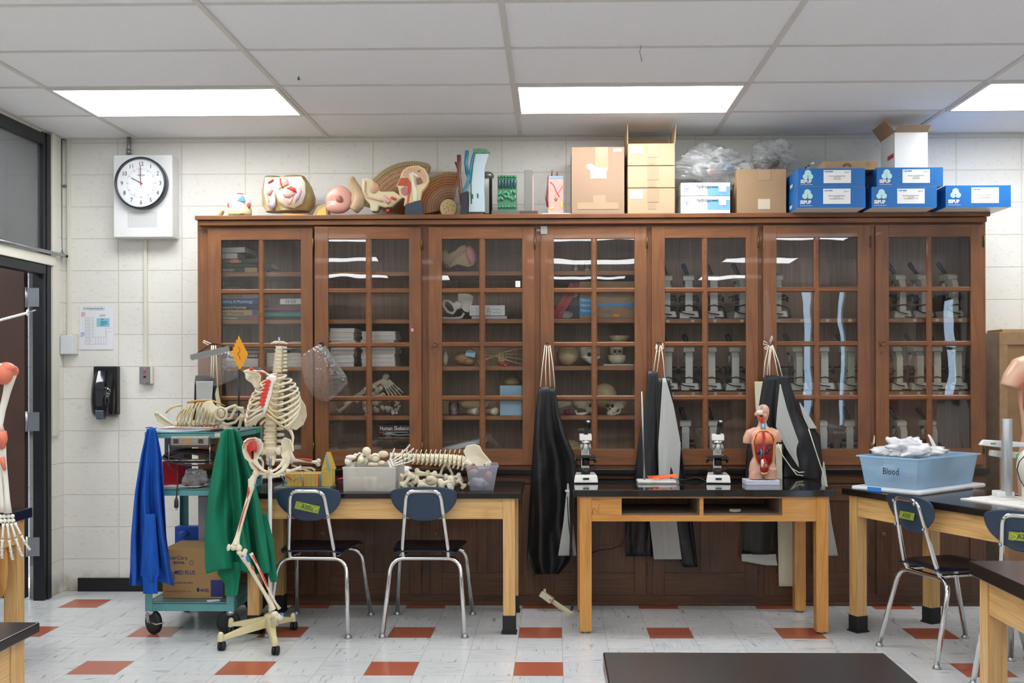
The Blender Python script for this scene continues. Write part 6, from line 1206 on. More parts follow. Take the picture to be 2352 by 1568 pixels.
# torso model
def body(m, rows, Y, f=.62, n=28, pw=2.4):
    vs = []
    for py, xl, xr, dp, dy in rows:
        a, b = at(xl, py, Y), at(xr, py, Y); c = (a+b)/2; w_ = (b.x-a.x)/2
        for j in range(n):
            q = 2*pi*j/n; cx_, sy_ = cos(q), sin(q); vs.append((c.x+w_*math.copysign(abs(cx_)**(2/pw), cx_), Y+dy+dp*math.copysign(abs(sy_)**(2/pw), sy_), c.z))
    k = len(rows); m.add(vs, [(i*n+j, i*n+(j+1) % n, (i+1)*n+(j+1) % n, (i+1)*n+j) for i in range(k-1) for j in range(n)], True)
    o = len(m.v)-k*n; m.f += [[o+j for j in range(n)], [o+(k-1)*n+j for j in range(n)][::-1]]; m.mi += [m.m]*2; m.sm += [False]*2
YT = 5.86; t = thing('torso_model', 'small anatomical torso with open chest, organs and a white base on the cubby table', 'anatomical model')
a, b = at(1714, 1112, YT-.06), at(1791, 1104, YT-.06); m = M(); m.box(a.x, b.x, YT-.06, YT+.07, HM, HM+.026); part('base', m, mat('pale_lilac_base', 'd4d8e6', .4), t, bev=.002)
sk1 = K['skin']; m = M()
body(m, [(1099, 1720, 1750, .040, 0), (1085, 1721, 1752, .046, 0), (1078, 1720, 1784, .050, 0), (1062, 1723, 1780, .048, 0), (1048, 1730, 1780, .042, 0), (1035, 1728, 1781, .044, 0), (1015, 1725, 1783, .050, 0), (1000, 1722, 1786, .050, .002), (992, 1724, 1782, .044, .005), (985, 1733, 1772, .034, .01), (978, 1741, 1764, .026, .012), (970, 1743, 1761, .022, .012), (962, 1742, 1760, .024, .01)], YT)
body(m, [(1099, 1754, 1783, .040, 0), (1085, 1753, 1784, .046, 0), (1075, 1752, 1784, .05, 0)], YT)
for s, P_ in ((-1, ((1738, 988), (1722, 997), (1716, 1008), (1715, 1018))), (1, ((1766, 988), (1780, 997), (1786, 1007), (1786, 1015)))): m.tube([at(x, y, YT+.005) for x, y in P_], [.022, .030, .024, .021], 14)
body(m, [(970, 1744, 1760, .022, .008), (963, 1741, 1763, .03, .004), (952, 1738, 1766, .036, .002), (942, 1736, 1767, .038, .0), (935, 1740, 1765, .034, 0), (930, 1747, 1760, .022, 0), (928.5, 1750, 1757, .01, 0)], YT)
m.ell(at(1758, 955, YT-.038), (.006, .012, .012), 10); m.ell(at(1735, 951, YT), (.006, .008, .012), 10)
part('body', m, sk1, t, rm=.0035, sm=2)
fr = lambda x, y, d=0.: at(x, y, YT-.050+d)
def oval(pts, d, mt, nm, th=.004, dom=.0, par=t, **k):
    m = M(); P_ = [fr(x, y, d) for x, y in pts]; c = sum(P_, Vector())/len(P_); n_ = len(P_); c.y -= dom
    m.add([tuple(p) for p in P_]+[(p.x, p.y+th, p.z) for p in P_]+[tuple(c)], [(2*n_, (i+1) % n_, i) for i in range(n_)]+[(i, (i+1) % n_, n_+(i+1) % n_, n_+i) for i in range(n_)], True); return part(nm, m, mt, par, **k)
oval([(1744, 986), (1732, 998), (1728, 1015), (1731, 1032), (1733, 1050), (1740, 1067), (1750, 1074), (1765, 1074), (1775, 1062), (1778, 1045), (1779, 1025), (1782, 1008), (1776, 995), (1764, 986)], .0, mat('cavity_rim', 'e0a35c', .4), 'cavity_rim', .012)
oval([(1745, 989), (1735, 1000), (1731, 1016), (1733, 1032), (1736, 1049), (1742, 1063), (1750, 1071), (1764, 1071), (1773, 1060), (1775, 1045), (1776, 1025), (1779, 1009), (1774, 998), (1763, 989)], -.002, K['darkred'], 'cavity')
for P_ in ([(1749, 992), (1741, 995), (1736, 1006), (1734, 1020), (1742, 1022), (1752, 1020), (1752, 1004)], [(1757, 992), (1768, 996), (1774, 1006), (1777, 1019), (1768, 1021), (1759, 1021), (1756, 1015), (1758, 1006)]): oval(P_, -.006, K['lung'], 'lung', .006, .010)
oval([(1749, 972), (1757, 972), (1758, 985), (1760, 990), (1753, 996), (1746, 990), (1748, 984)], .024, K['cyanp'], 'throat', .02, .006); oval([(1750, 973), (1756, 973), (1755, 985), (1751, 985)], .018, mat('trachea_pale', 'bcd3cb', .4), 'trachea', .01, .003)
for x, y in ((1742, 1038), (1762, 1037), (1767, 1030)): m = M(); m.ell(fr(x, y, -.006), (.0105, .006, .015), 12, rot=(0, .3, 0)); part('kidney', m, mat('kidney', '4a2420', .3), t)
m = M(); m.tube([fr(1748, 1031, -.006), fr(1749, 1040, -.007), fr(1748, 1052, -.006)], [.005, .006, .004], 8); m.tube([fr(1744, 1037, -.006), fr(1757, 1037, -.006)], .003, 6); part('vein', m, K['cyanp'], t)
m = M(); m.tube([fr(1754, 1024, -.004), fr(1754, 1040, -.005), fr(1754, 1052, -.004)], .004, 8); m.tube([fr(1753, 1052, -.004), fr(1747, 1063, -.006)], .003, 7); m.tube([fr(1755, 1052, -.004), fr(1764, 1064, -.006)], .003, 7); part('artery', m, K['red'], t)
oval([(1747, 1058), (1746, 1078), (1749, 1086), (1755, 1088), (1763, 1085), (1766, 1076), (1764, 1064), (1757, 1055)], -.006, K['darkred'], 'pelvic_organs', .006, .012); oval([(1747, 1084), (1752, 1090), (1760, 1089), (1766, 1083), (1757, 1086)], -.009, K['yel'], 'fat_layer', .004, .002); oval([(1749, 1055), (1748, 1072), (1753, 1075), (1755, 1064), (1754, 1054)], -.016, K['bone3'], 'bladder', .004, .003)
m = M(); 
for i in range(3): m.tube([fr(1757, 1068+2.4*i, -.020), fr(1760, 1066+2.4*i, -.022), fr(1763, 1068+2*i, -.019)], .0012, 5)
part('intestine_lines', m, K['yel'], t)
oval([(1738, 943), (1752, 941), (1753, 953), (1740, 953)], .013, K['bone'], 'skull_quarter', .01, .004); oval([(1739, 953), (1753, 952), (1753, 968), (1748, 970), (1742, 962)], .015, mat('face_muscle', 'd8482f', .4), 'face_muscle', .01, .004); m = M(); m.ell(fr(1748, 955, .008), (.008, .003, .006), 8); part('mouth_cavity', m, K['ink'], t)
oval([(1747, 932), (1752, 930), (1752, 941), (1746, 941)], .014, mat('skull_inner', 'aebcc4', .5), 'skull_opening', .01, -.003)
m = M(); m.tube([fr(1756, 948, .009), fr(1759, 949, .0085), fr(1762, 948, .012)], .0012, 5); m.tube([fr(1754, 962, .008), fr(1759, 963, .010)], .0012, 5); part('face_line', m, mat('face_line_pink', 'a96e66', .5), t)  # dull pink lines for the eye and mouth
# ---------------------------------------------------------------- angled right table
N = at(2108, 1126, 5.36); rb = R(40)
def binpt(u, v, z): return Vector((N.x+cos(rb)*u-sin(rb)*v, N.y+sin(rb)*u+cos(rb)*v, z))
t = thing('bin_lid', 'white bin lid lying under the blue bin with a bright blue grip', 'lid', loc=(N.x, N.y, HR), rz=rb); m = M(); m.box(-.03, .62, -.03, .37, 0, .022); part('lid', m, mat('white_lid', 'd7dade', .4), t, bev=.009)
m = M(); m.box(-.034, -.028, .19, .27, -.0, .024); part('grip', m, mat('bright_blue', '2f86d6', .4), t, bev=.002)
bl = bin_('storage_bin', 'translucent sky blue bin marked Blood on the angled right table', (N.x, N.y, HR+.0225), rb, .59, .34, .16, K['binb'], .022, .012)
txt('Blood', .05, K['ink'], bl, (-.002, .20, .07), rot=(pi/2, 0, -pi/2), sx=.8)
def inbin(nm, lab, u, v, z, r, mt, cat='supplies', box=None, rz=0):
    m = M(); 
    if box: m.box(-box[0], box[0], -box[1], box[1], -box[2], box[2])
    else: m.ell((0, 0, 0), r, 12)
    o = one(nm, m, mt, lab, cat, bev=.003 if box else 0); p = binpt(u, v, HR+.03+z); o.location = p; o.rotation_euler = (0, 0, rb+rz); return o
inbin('small_bottle', 'cyan capped bottle lying inside the blue bin near its front corner', .12, .06, .04, (.03, .025, .02), mat('cyan_plastic', '2aa0d8', .4)); inbin('label_card', 'white label card inside the blue bin beside the cyan bottle', .10, .05, .045, None, K['white'], box=(.03, .002, .018), rz=.5)
inbin('red_marker', 'short red marker upright inside the blue bin', .03, .05, .05, None, K['orange'], box=(.006, .006, .03)); inbin('white_pouch', 'white pouch against the right side of the blue bin', .43, .06, .09, None, K['white'], box=(.07, .02, .04), rz=.2)
for i in range(4): inbin('test_strip_box', 'pale carton, %s of four in a row in the blue bin' % ('first', 'second', 'third', 'last')[i], .22+.045*i, .06, .04, None, mat('pale_cyan_card', 'b9d6e4', .6), box=(.018, .03, .03))
for i in range(3): inbin('blue_packet', ('left', 'middle', 'right')[i]+' dark blue packet low in the blue bin', .13+.16*i, .2, .03, None, mat('packet_blue', '2c5fa8', .5), box=(.06, .07, .02), rz=.2*i)
inbin('paper_wad', 'crumpled white tissue behind the writing in the blue bin', .095, .23, .06, (.05, .05, .05), K['white'])
blob_bag('plastic_bag', 'crumpled white plastic bag heaped on top of the blue bin', 2085, 1034, 5.60, (.14, .10, .055), mat('white_poly_bag', 'dedee0', .35), None, 8, amp=.5)
m = M(); p = at(2150, 1045, 5.55); m.tube([at(2156, 1046, 5.56), at(2146, 1025, 5.57), at(2136, 1003, 5.57), at(2132, 998, 5.57)], [.012, .010, .007, .003], 8, .4); one('plastic_spatula', m, K['white'], 'white plastic strip standing up from the blue bin', 'strip')
t = thing('document_stand', 'silver pole on a white base with white jointed arms, right table', 'stand'); Yp = 5.10; p_ = at(2313, 1150, Yp)
m = M(); m.box(p_.x-.06, p_.x+.055, Yp-.05, Yp+.07, HR, HR+.022); m.box(p_.x-.05, p_.x+.03, Yp-.02, Yp+.06, HR+.02, HR+.05); part('base', m, K['white'], t, bev=.006)
m = M(); m.cyl((p_.x, Yp, HR+.03), (p_.x, Yp, at(0, 965, Yp).z), .025, n=24); part('pole', m, mat('brushed_silver', 'b8bbbd', .35, .6), t, bev=.002)
a = at(2250, 1020, Yp+.05); m = M(); m.prism([(a.x, a.z-.004), (a.x+.02, a.z+.022), (a.x+.14, a.z+.014), (a.x+.24, a.z+.006), (a.x+.24, a.z-.012), (a.x+.1, a.z-.016)], Yp+.045, Yp+.075); part('arm', m, K['white'], t, bev=.005); m = M(); m.box(a.x+.05, a.x+.075, Yp+.043, Yp+.046, a.z, a.z+.007); part('green_insert', m, K['grn'], t)
a = at(2275, 1040, Yp+.05); m = M(); m.prism([(a.x, a.z-.014), (a.x+.004, a.z+.014), (a.x+.06, a.z+.008), (a.x+.2, a.z), (a.x+.2, a.z-.03), (a.x+.05, a.z-.022)], Yp+.045, Yp+.08); part('arm', m, K['lgrey'], t, bev=.005); txt('C', .034, K['grn'], t, (at(2327, 1050, Yp).x, Yp-.03, at(2327, 1052, Yp).z), bold=.001)
t = thing('paper_pad', 'flat white paper pad in front of the silver pole', 'paper', loc=(at(2255, 1150, 5.15).x, 5.15, HR), rz=R(-66)); m = M(); m.box(-.16, .28, -.16, .13, 0, .006); part('sheets', m, K['paper'], t); m = M(); m.box(-.14, .16, -.12, .12, .006, .012); part('sheets', m, K['paper'], t)
o = t; o.location.x += .12; o.location.y -= .05
YB2 = 5.30; t = thing('torso_model', 'life-size pale torso model cut off by the right edge', 'anatomical model'); m = M()
body(m, [(1150, 2345, 2470, .11, 0), (1090, 2342, 2474, .115, 0), (1040, 2345, 2470, .105, 0), (995, 2352, 2465, .09, 0), (950, 2348, 2468, .10, 0), (900, 2342, 2474, .11, 0), (860, 2338, 2478, .10, 0), (835, 2352, 2464, .085, .01), (822, 2378, 2440, .06, .02), (805, 2388, 2430, .05, .02)], YB2)
m.tube([at(2372, 838, YB2), at(2346, 848, YB2), at(2328, 870, YB2), at(2322, 890, YB2)], [.06, .065, .055, .052], 18); part('body', m, K['skin2'], t, rm=.008, sm=3)
m = M(); plate(m, [(2350, 880), (2362, 858), (2440, 858), (2452, 880), (2456, 930), (2445, 985), (2400, 1000), (2362, 975), (2350, 935)], YB2-.115, .012, -.02); part('chest_opening', m, K['muscle'], t)
m = M(); m.box(at(2345, 0, YB2).x, at(2470, 0, YB2).x, YB2-.12, YB2+.12, HR, at(0, 1150, YB2).z+.01); part('base', m, K['white'], t, bev=.004)
t = thing('white_device', 'rounded white device casing with a thin black cord at the right edge', 'device'); Yv = 4.98; m = M(); c = at(2356, 1072, Yv); m.ell((c.x+.01, Yv, c.z), (.05, .05, .085), 20); m.box(c.x-.01, c.x+.03, Yv-.02, Yv+.02, HR, c.z-.07); part('casing', m, mat('device_cream', 'dcd9cc', .3), t)
m = M(); m.tube([at(2352, 1048, Yv-.06), at(2341, 1060, Yv-.05), at(2336, 1078, Yv-.04), at(2342, 1100, Yv-.03), at(2354, 1120, Yv)], .0025, 6); part('cord', m, K['black'], t)
# taped wooden crate against the wall on the right
t = thing('taped_panel', 'tall brown cardboard panel bound with packing tape against the wall', 'panel'); Yk = 6.40; a, b = at(2297, 1120, Yk), at(2420, 757, Yk)
pt = mat('brown_taped_board', '8d6c46', .4, var=.25, vs=7); m = M(); m.box(a.x, b.x, Yk, YW-.02, .0, b.z-.02); part('panel', m, pt, t, bev=.006)
m = M(); m.box(a.x-.006, a.x+.045, Yk-.008, YW-.02, .0, b.z-.012); m.box(a.x-.007, b.x, Yk-.0095, Yk, b.z-.09, b.z-.0115); part('edge_tape', m, mat('brown_tape', '9c7c58', .25, var=.2, vs=20), t, bev=.003); m = M(); m.box(a.x+.02, b.x, Yk+.01, YW-.03, b.z-.02, b.z+.004); part('torn_flap', m, K['card3'], t)
m = M(); a, b = at(2285, 1135, 6.3), at(2302, 1155, 6.3); 
# ---------------------------------------------------------------- skulls, brain and other models inside the cabinet
def skull(label, px, py, Y, zb, s, mt, rz=0, jaw=True, calv=True, name='skull_model'):
    t = thing(name, label, 'skull', loc=(at(px, py, Y).x, Y, zb), rz=rz); m = M(); k = s
    if calv: m.ell((0, .035*k, .085*k), (.068*k, .088*k, .066*k), 24)
    else: m.lathe([(.055*k, .05*k), (.066*k, .075*k), (.068*k, .10*k), (.064*k, .10*k), (.05*k, .06*k)], (0, .03*k, 0), 24, sy=1.25)
    m.ell((0, -.035*k, .045*k), (.042*k, .03*k, .038*k), 16)
    for s_ in (-1, 1): m.ell((s_*.043*k, -.03*k, .052*k), (.016*k, .02*k, .012*k), 10); m.tube([(s_*.045*k, -.035*k, .05*k), (s_*.062*k, 0, .05*k), (s_*.06*k, .03*k, .055*k)], .005*k, 6)
    m.ell((0, -.058*k, .026*k), (.026*k, .014*k, .016*k), 12); m.ell((0, -.052*k, .098*k), (.045*k, .02*k, .02*k), 12)
    part('cranium', m, mt, t, rm=.004*k, sm=2)
    for s_ in (-1, 1): m = M(); m.ell((s_*.022*k, -.064*k, .068*k), (.0145*k, .010*k, .013*k), 12); part('eye_socket', m, MT['hol'], t)
    m = M(); m.prism([(-.008*k, .040*k), (.008*k, .040*k), (0, .058*k)], -.072*k, -.06*k); part('nose_hole', m, MT['hol'], t)
    m = M()
    for i in range(8): a = (i-3.5)*.16; m.box(.026*k*sin(a)-.0028*k+sin(a)*.01*k, .026*k*sin(a)+.0028*k+sin(a)*.01*k, -.078*k*cos(a)**.5-.0, -.066*k*cos(a)**.5, .012*k, .022*k)
    part('teeth', m, K['bone3'], t)
    if jaw: m = M(); m.tube([(-.05*k, .0, .045*k), (-.046*k, -.01*k, .015*k), (-.024*k, -.06*k, .003*k), (0, -.07*k, .002*k), (.024*k, -.06*k, .003*k), (.046*k, -.01*k, .015*k), (.05*k, 0, .045*k)], [.007*k, .009*k, .009*k, .010*k, .009*k, .009*k, .007*k], 8); part('jaw', m, mt, t)
    return t
MT['hol'] = mat('socket_dark', '3a322a', .8)
m = M(); c = at(1303, 818, 6.42); m.ell((c.x, 6.42, s3+.066), (.066, .06, .065), 24); one('skull_model', m, K['bone4'], 'brown domed skull seen from behind, left on the third shelf of door four', 'skull')
skull('white skull facing forward on the third shelf of door four', 1357, 830, 6.41, s3+.006, .92, K['bone3'], .15, False)
skull('small open-topped skull resting on a grey tray in door four', 1417, 830, 6.41, s3+.045, .62, K['bone2'], 0, False, True)
m = M(); c = at(1418, 828, 6.40); m.lathe([(.03, 0), (.05, .02), (.058, .055), (.054, .055), (.045, .022), (.028, .005)], (c.x, 6.41, s3+.012), 24); one('bone_bowl', m, K['bone2'], 'cream skull bowl holding the small skull on the third shelf', 'skull')
m = M(); c = at(1423, 770, 6.44); m.lathe([(.01, 0), (.045, .012), (.068, .045), (.064, .045), (.042, .016), (.01, .004)], (c.x, 6.47, s3+.14), 26); m.lathe([(.01, -.02), (.04, -.01), (.062, .02), (.058, .02)], (c.x-.02, 6.48, s3+.13), 20); m.cyl((c.x, 6.48, s3+.001), (c.x, 6.48, s3+.12), .02); one('bone_bowl', m, K['bone4'], 'two nested yellow skull caps high on the third shelf of door four', 'skull')
m = M(); m.ell((at(1387, 0, 6.4).x, 6.43, s4+.115), (.075, .075, .075), 26); one('skull_model', m, K['bone4'], 'large round yellow skull dome on the fourth shelf of door four', 'skull')
skull('tilted skull with a white jaw strap at the right of the fourth shelf', 1413, 935, 6.38, s4+.002, .8, K['bone2'], -.7, True, False)
skull('half skull lying on its side in the middle of the fourth shelf', 1345, 930, 6.42, s4+.002, .8, K['bone2'], .9, False, False)
m = M(); c = at(1337, 942, 6.37); m.tube([(c.x-.04, 6.36, s4+.028), (c.x-.032, 6.35, s4+.008), (c.x, 6.345, s4+.008), (c.x+.03, 6.36, s4+.012), (c.x+.042, 6.38, s4+.03)], [.006, .008, .010, .008, .006], 8); one('jaw_bone', m, K['bone3'], 'white jaw bone with teeth on the fourth shelf of door four', 'jaw')
m = M(); c = at(1302, 943, 6.36); m.ell((c.x, 6.36, s4+.018), (.022, .02, .018), 14); m.ell((c.x+.012, 6.35, s4+.034), (.006, .006, .004), 8); one('heart_model', m, mat('heart_red', '8e2f28', .35), 'small dark red organ model at the left of the fourth shelf', 'model')
m = M(); c = at(1292, 925, 6.38); m.prism([(c.x-.05, s4+.03), (c.x+.05, s4+.06), (c.x+.05, s4+.08), (c.x-.05, s4+.085)], 6.40, 6.46); one('skull_fragment', m, K['bone2'], 'flat bone fragment above the red organ model', 'bone', bev=.004)
skull('upright skull seen in the bottom compartment behind the left microscope', 1316, 1010, 6.42, ZBOT+.012, .95, K['bone4'], .5, True)
m = M(); m.lathe([(.085, 0), (.085, .01), (.07, .03), (.05, .034), (.05, .012)], (at(1382, 0, 6.43).x, 6.44, ZBOT+.005), 30); one('ring_model', m, K['khaki'], 'pinkish ring-shaped model on the cabinet floor of door four', 'model')
t = thing('brain_model', 'tan brain half with a blue paper tag on the third shelf of door three', 'model'); c = at(1068, 825, 6.38); m = M(); m.ell((c.x, 6.40, s3+.048), (.072, .05, .042), 24); m.ell((c.x+.025, 6.39, s3+.03), (.04, .045, .028), 16); part('brain', m, mat('brain_tan', 'b08a66', .4, var=.3, vs=45, bump=.8, bs=40, bd=.004), t)
a, b = at(1068, 803, 6.33), at(1092, 821, 6.33); m = M(); m.prism([(a.x, b.z+.012), (a.x+.008, a.z-.006), (b.x-.02, a.z), (b.x, a.z-.014), (b.x-.004, b.z)], 6.332, 6.333); part('paper_tag', m, mat('pale_blue_note', 'a9cfe2', .6), t); m = M(); m.bar((b.x-.03, 6.33, a.z+.012), (b.x-.008, 6.33, a.z-.008), .009, .001, (0, 1, 0)); part('red_tape', m, K['red'], t); txt('BONES', .011, K['blue'], t, (a.x+.02, 6.331, a.z-.018))
t = thing('foot_bone_model', 'long forearm and hand skeleton lying to the right of the brain half', 'bone'); m = M(); q = lambda x, y: at(x, y, 6.40); lbone(m, q(1100, 832), q(1150, 812), .007); lbone(m, q(1100, 812), q(1148, 820), .006); hand(m, q(1145, 818), (1, 0, -.12), (0, .3, 1), .19, .007); part('bones', m, K['bone4'], t); m = M(); m.ell(q(1155, 835), (.04, .02, .014), 12, rot=(0, .3, 0)); part('muscle_piece', m, K['muscle'], t)
m = M(); c = at(1022, 828, 6.36); m.ell((c.x, 6.38, s3+.05), (.018, .03, .05), 14); one('bone_model', m, K['bone'], 'cream lumpy bone at the left edge of the third shelf in door three', 'bone')
t = thing('hip_bone_model', 'white hip bone on the second shelf of door three', 'bone'); Y6 = 6.40; m = M(); plate(m, [(1052, 672), (1075, 672), (1088, 680), (1085, 698), (1076, 718), (1066, 715), (1060, 706), (1052, 690)], Y6, .014, .02); m.ell(at(1052, 700, Y6), (.028, .02, .028), 14); m.tube([at(x, y, Y6-.01) for x, y in ((1020, 690), (1018, 702), (1028, 716), (1040, 720), (1046, 712), (1040, 698), (1030, 690))], .010, 8, closed=True); m.tube([at(x, y, Y6+.02) for x, y in ((1016, 730), (1040, 731), (1060, 729), (1066, 718))], .009, 8); part('bone', m, K['bone3'], t, rm=.004, sm=3)
t = thing('ear_model', 'ear cross-section model on the top shelf of door three', 'model'); m = M(); m.prism([(at(x, 0, 6.4).x, at(0, y, 6.4).z) for x, y in ((1016, 585), (1022, 575), (1030, 588), (1045, 580), (1055, 570), (1068, 566), (1080, 590), (1090, 612), (1075, 619), (1050, 612), (1032, 620), (1022, 618), (1014, 600))], 6.38, 6.46); part('body', m, K['khaki'], t, bev=.006); m = M(); m.ell(at(1082, 585, 6.40), (.03, .03, .06), 14, rot=(0, -.3, 0)); part('auricle', m, K['pink'], t); m = M(); m.tube([at(x, y, 6.377) for x, y in ((1034, 606), (1045, 592), (1058, 582), (1068, 575), (1074, 590), (1080, 606))], .006, 6); part('section_line', m, K['pink'], t); m = M(); m.ell(at(1025, 612, 6.37), (.014, .01, .014), 10); part('red_vessel', m, K['darkred'], t)
t = thing('leg_bone_model', 'long leg bone with foot leaning up to the right in door two', 'bone'); Y7 = 6.42; q = lambda x, y, d=0.: at(x, y, Y7+d); m = M(); m.tube([q(776, 943), q(800, 925), q(840, 898), q(875, 876), q(884, 872)], [.022, .015, .011, .012, .018], 12); m.tube([q(800, 918), q(845, 890), q(875, 872)], .006, 8); m.ell(q(886, 864), (.022, .02, .02), 12); m.ell(q(884, 880), (.026, .02, .024), 12); hand(m, q(886, 876), (.62, 0, -.78), (.7, .4, .5), .15, .0065, True); part('bones', m, K['bone2'], t, rm=.0035, sm=1); m = M(); m.bar(q(776, 938, -.02), q(790, 928, -.02), .014, .004, (0, 1, 0)); part('red_mark', m, mat('dull_red', '8a4b3c', .5), t)
for nm, lab, cx_, cy_, rx, ry, n_, mt in (('knuckle_bone', 'piece', 856, 915, .10, .085, 26, 'bone'), ('coral_bone', 'twig', 908, 935, .04, .045, 14, 'bone3')):
    m = M(); c = at(cx_, cy_, 6.40); rr = random.Random(9)
    for i in range(n_*2): a, b = rr.uniform(0, 2*pi), rr.random()**.5; r_0 = rr.uniform(.008, .016)*(1 if n_ > 20 else .5); p = Vector((c.x+rx*b*cos(a), 6.40+rr.uniform(-.03, .03), max(s4+.014, c.z-.012+ry*b*sin(a)))); m.tube([p, p+Vector((rr.uniform(-1, 1), -.4, rr.uniform(-1, 1)))*r_0*1.6], [r_0, r_0*.9], 8); m.ell(p, r_0*1.1, 8)
    o = one(nm, m, K[mt], 'heap of loose small wrist and ankle bones in door two' if n_ > 20 else 'spiky white coral at the right of the bone heap in door two', 'bones' if n_ > 20 else 'coral'); o['kind'] = 'stuff'
t = thing('heart_model', 'clear heart model with red and blue vessels low in door two', 'model'); c = at(777, 1010, 6.37); m = M(); m.ell((c.x+.01, 6.375, ZBOT+.05), (.035, .035, .048), 16, rot=(0, .4, 0)); part('shell', m, K['jar'], t); m = M(); m.tube([(c.x-.01, 6.37, ZBOT+.03), (c.x, 6.36, ZBOT+.06), (c.x+.015, 6.37, ZBOT+.05), (c.x+.02, 6.37, ZBOT+.02)], .004, 6); part('artery', m, K['red'], t); m = M(); m.tube([(c.x-.02, 6.37, ZBOT+.07), (c.x-.005, 6.35, ZBOT+.045), (c.x+.01, 6.36, ZBOT+.03)], .004, 6); part('vein', m, K['blue'], t); m = M(); m.cyl((c.x-.005, 6.37, ZBOT+.09), (c.x-.02, 6.37, ZBOT+.115), .012); part('hose', m, K['grey'], t)
for i, px in enumerate((1086, 1129)): m = M(); z = s4+.024; x = at(px, 0, 6.37).x; m.tube([(x-.03, 6.40, z), (x, 6.37, z), (x+.022, 6.34, z), (x+.020, 6.344, z), (x, 6.37, z)], [.022, .020, .024, .015, .013], 16); one('bone_section', m, K['bone'], ('left', 'right')[i]+' hollow cut bone tube on the fourth shelf of door three', 'bone')
m = M(); m.ell(at(1090, 930, 6.46), (.09, .03, .03), 14); o = one('large_bone', m, K['bone4'], 'large pale bone lying behind the two cut tubes in door three', 'bone'); m = M(); c = at(1174, 0, 6.45); m.ell((c.x, 6.50, s4+.20), (.05, .05, .03), 16); m.cyl((c.x, 6.50, s4+.001), (c.x, 6.50, s4+.18), .02); one('bone_bowl', m, K['bone4'], 'brown skull cap showing above the pale blue box', 'skull')
m = M(); m.cyl((at(2213, 0, 6.4).x, 6.42, ZBOT), (at(2213, 0, 6.4).x, 6.42, ZBOT+.075), .016); m.cyl((at(2213, 0, 6.4).x, 6.42, ZBOT+.075), (at(2208, 0, 6.4).x, 6.42, ZBOT+.15), .004); one('red_bottle', m, mat('dark_red_bottle', '7c1f22', .4), 'dark red bottle at the bottom right of the last glass door', 'bottle')
# ---------------------------------------------------------------- things on top of the cabinet
def pbox(name, label, x0, x1, y0, y1, Y, dep, mt, cat='box', z0=None, z1=None, bev=.002, group=None):
    a, b = at(x0, y1, Y), at(x1, y0, Y); t = thing(name, label, cat, group); m = M(); z0 = a.z if z0 is None else z0; z1 = b.z if z1 is None else z1
    m.box(a.x, b.x, Y, Y+dep, z0, z1); part('carton' if cat == 'box' else 'body', m, mt, t, bev=bev); t['_b'] = 0; del t['_b']; return t, a.x, b.x, z0, z1
def tile(nm, t, x0, x1, y0, y1, Y, mt): return patch(nm, x0, y0, x1, y1, mt, t, Y-.0006)
ZP = ZTOP; YA = 6.225
t, *_ = pbox('cardboard_box', 'large plain cardboard box with a white address label, left of the stacked cartons', 1313, 1434, 337, 482, YA, .36, mat('warm_cardboard', '9c8068', .8, var=.06), z0=ZP)
tile('tape_strip', t, 1367, 1397, 338, 392, YA, K['tape']); tile('tape_strip', t, 1362, 1391, 448, 468, YA, K['tape']); tile('tape_strip', t, 1326, 1421, 465, 480, YA, K['tape']); l = tile('label', t, 1356, 1393, 386, 410, YA, K['paper']); tile('label', t, 1409, 1428, 341, 349, YA, K['paper'])
a = at(1366, 393, YA-.002); txt('67-0004', .0115, K['grey'], t, (a.x, YA-.002, a.z)); a = at(1415, 346, YA-.002); txt('67-0004', .008, K['ink'], t, tuple(a)); m = M(); c = at(1357, 384, YA); m.ell((c.x, YA-.001, c.z), (.028, .0008, .020), 20, rot=(0, .35, 0)); part('round_sticker', m, mat('sticker_pink', 'e7b9a8', .5), t)
for i, (y0, y1) in enumerate(((432, 482), (381, 431), (329, 380))):
    t, xa_, xb_, za_, zb2 = pbox('cardboard_box', '%s of the three same-size pale cartons stacked beside the large box' % ('bottom', 'middle', 'top, open')[i], 1442, 1550, y0, y1, YA, .30, K['card2'], z0=ZP if i == 0 else None)
    tile('tape_strip', t, 1487, 1513, y0+1, y0+32, YA, K['tape']); tile('tape_strip', t, 1488, 1506, y0+33, y0+48, YA, K['tape'])
    if i != 1: tile('label', t, 1447, 1476, y0+5, y0+25, YA, K['paper'])
    if i == 2:
        for nm, P_ in (('left_flap', [(xa_, YA, zb2), (xa_, YA+.30, zb2), (xa_+.0, YA+.3, zb2+.11), (xa_-.0, YA, zb2+.115)]), ('right_flap', [(xb_, YA, zb2), (xb_, YA+.3, zb2), (xb_+.008, YA+.3, zb2+.11), (xb_+.008, YA, zb2+.115)]), ('back_flap', [(xa_, YA+.3, zb2), (xb_, YA+.3, zb2), (xb_, YA+.34, zb2+.10), (xa_, YA+.34, zb2+.10)])):
            m = M(); m.add(P_, [(0, 1, 2, 3)]); part('flap', m, K['card2'], t, sol=.004)
hy = mat('hydropower_print', 'cfe0ee', .4)
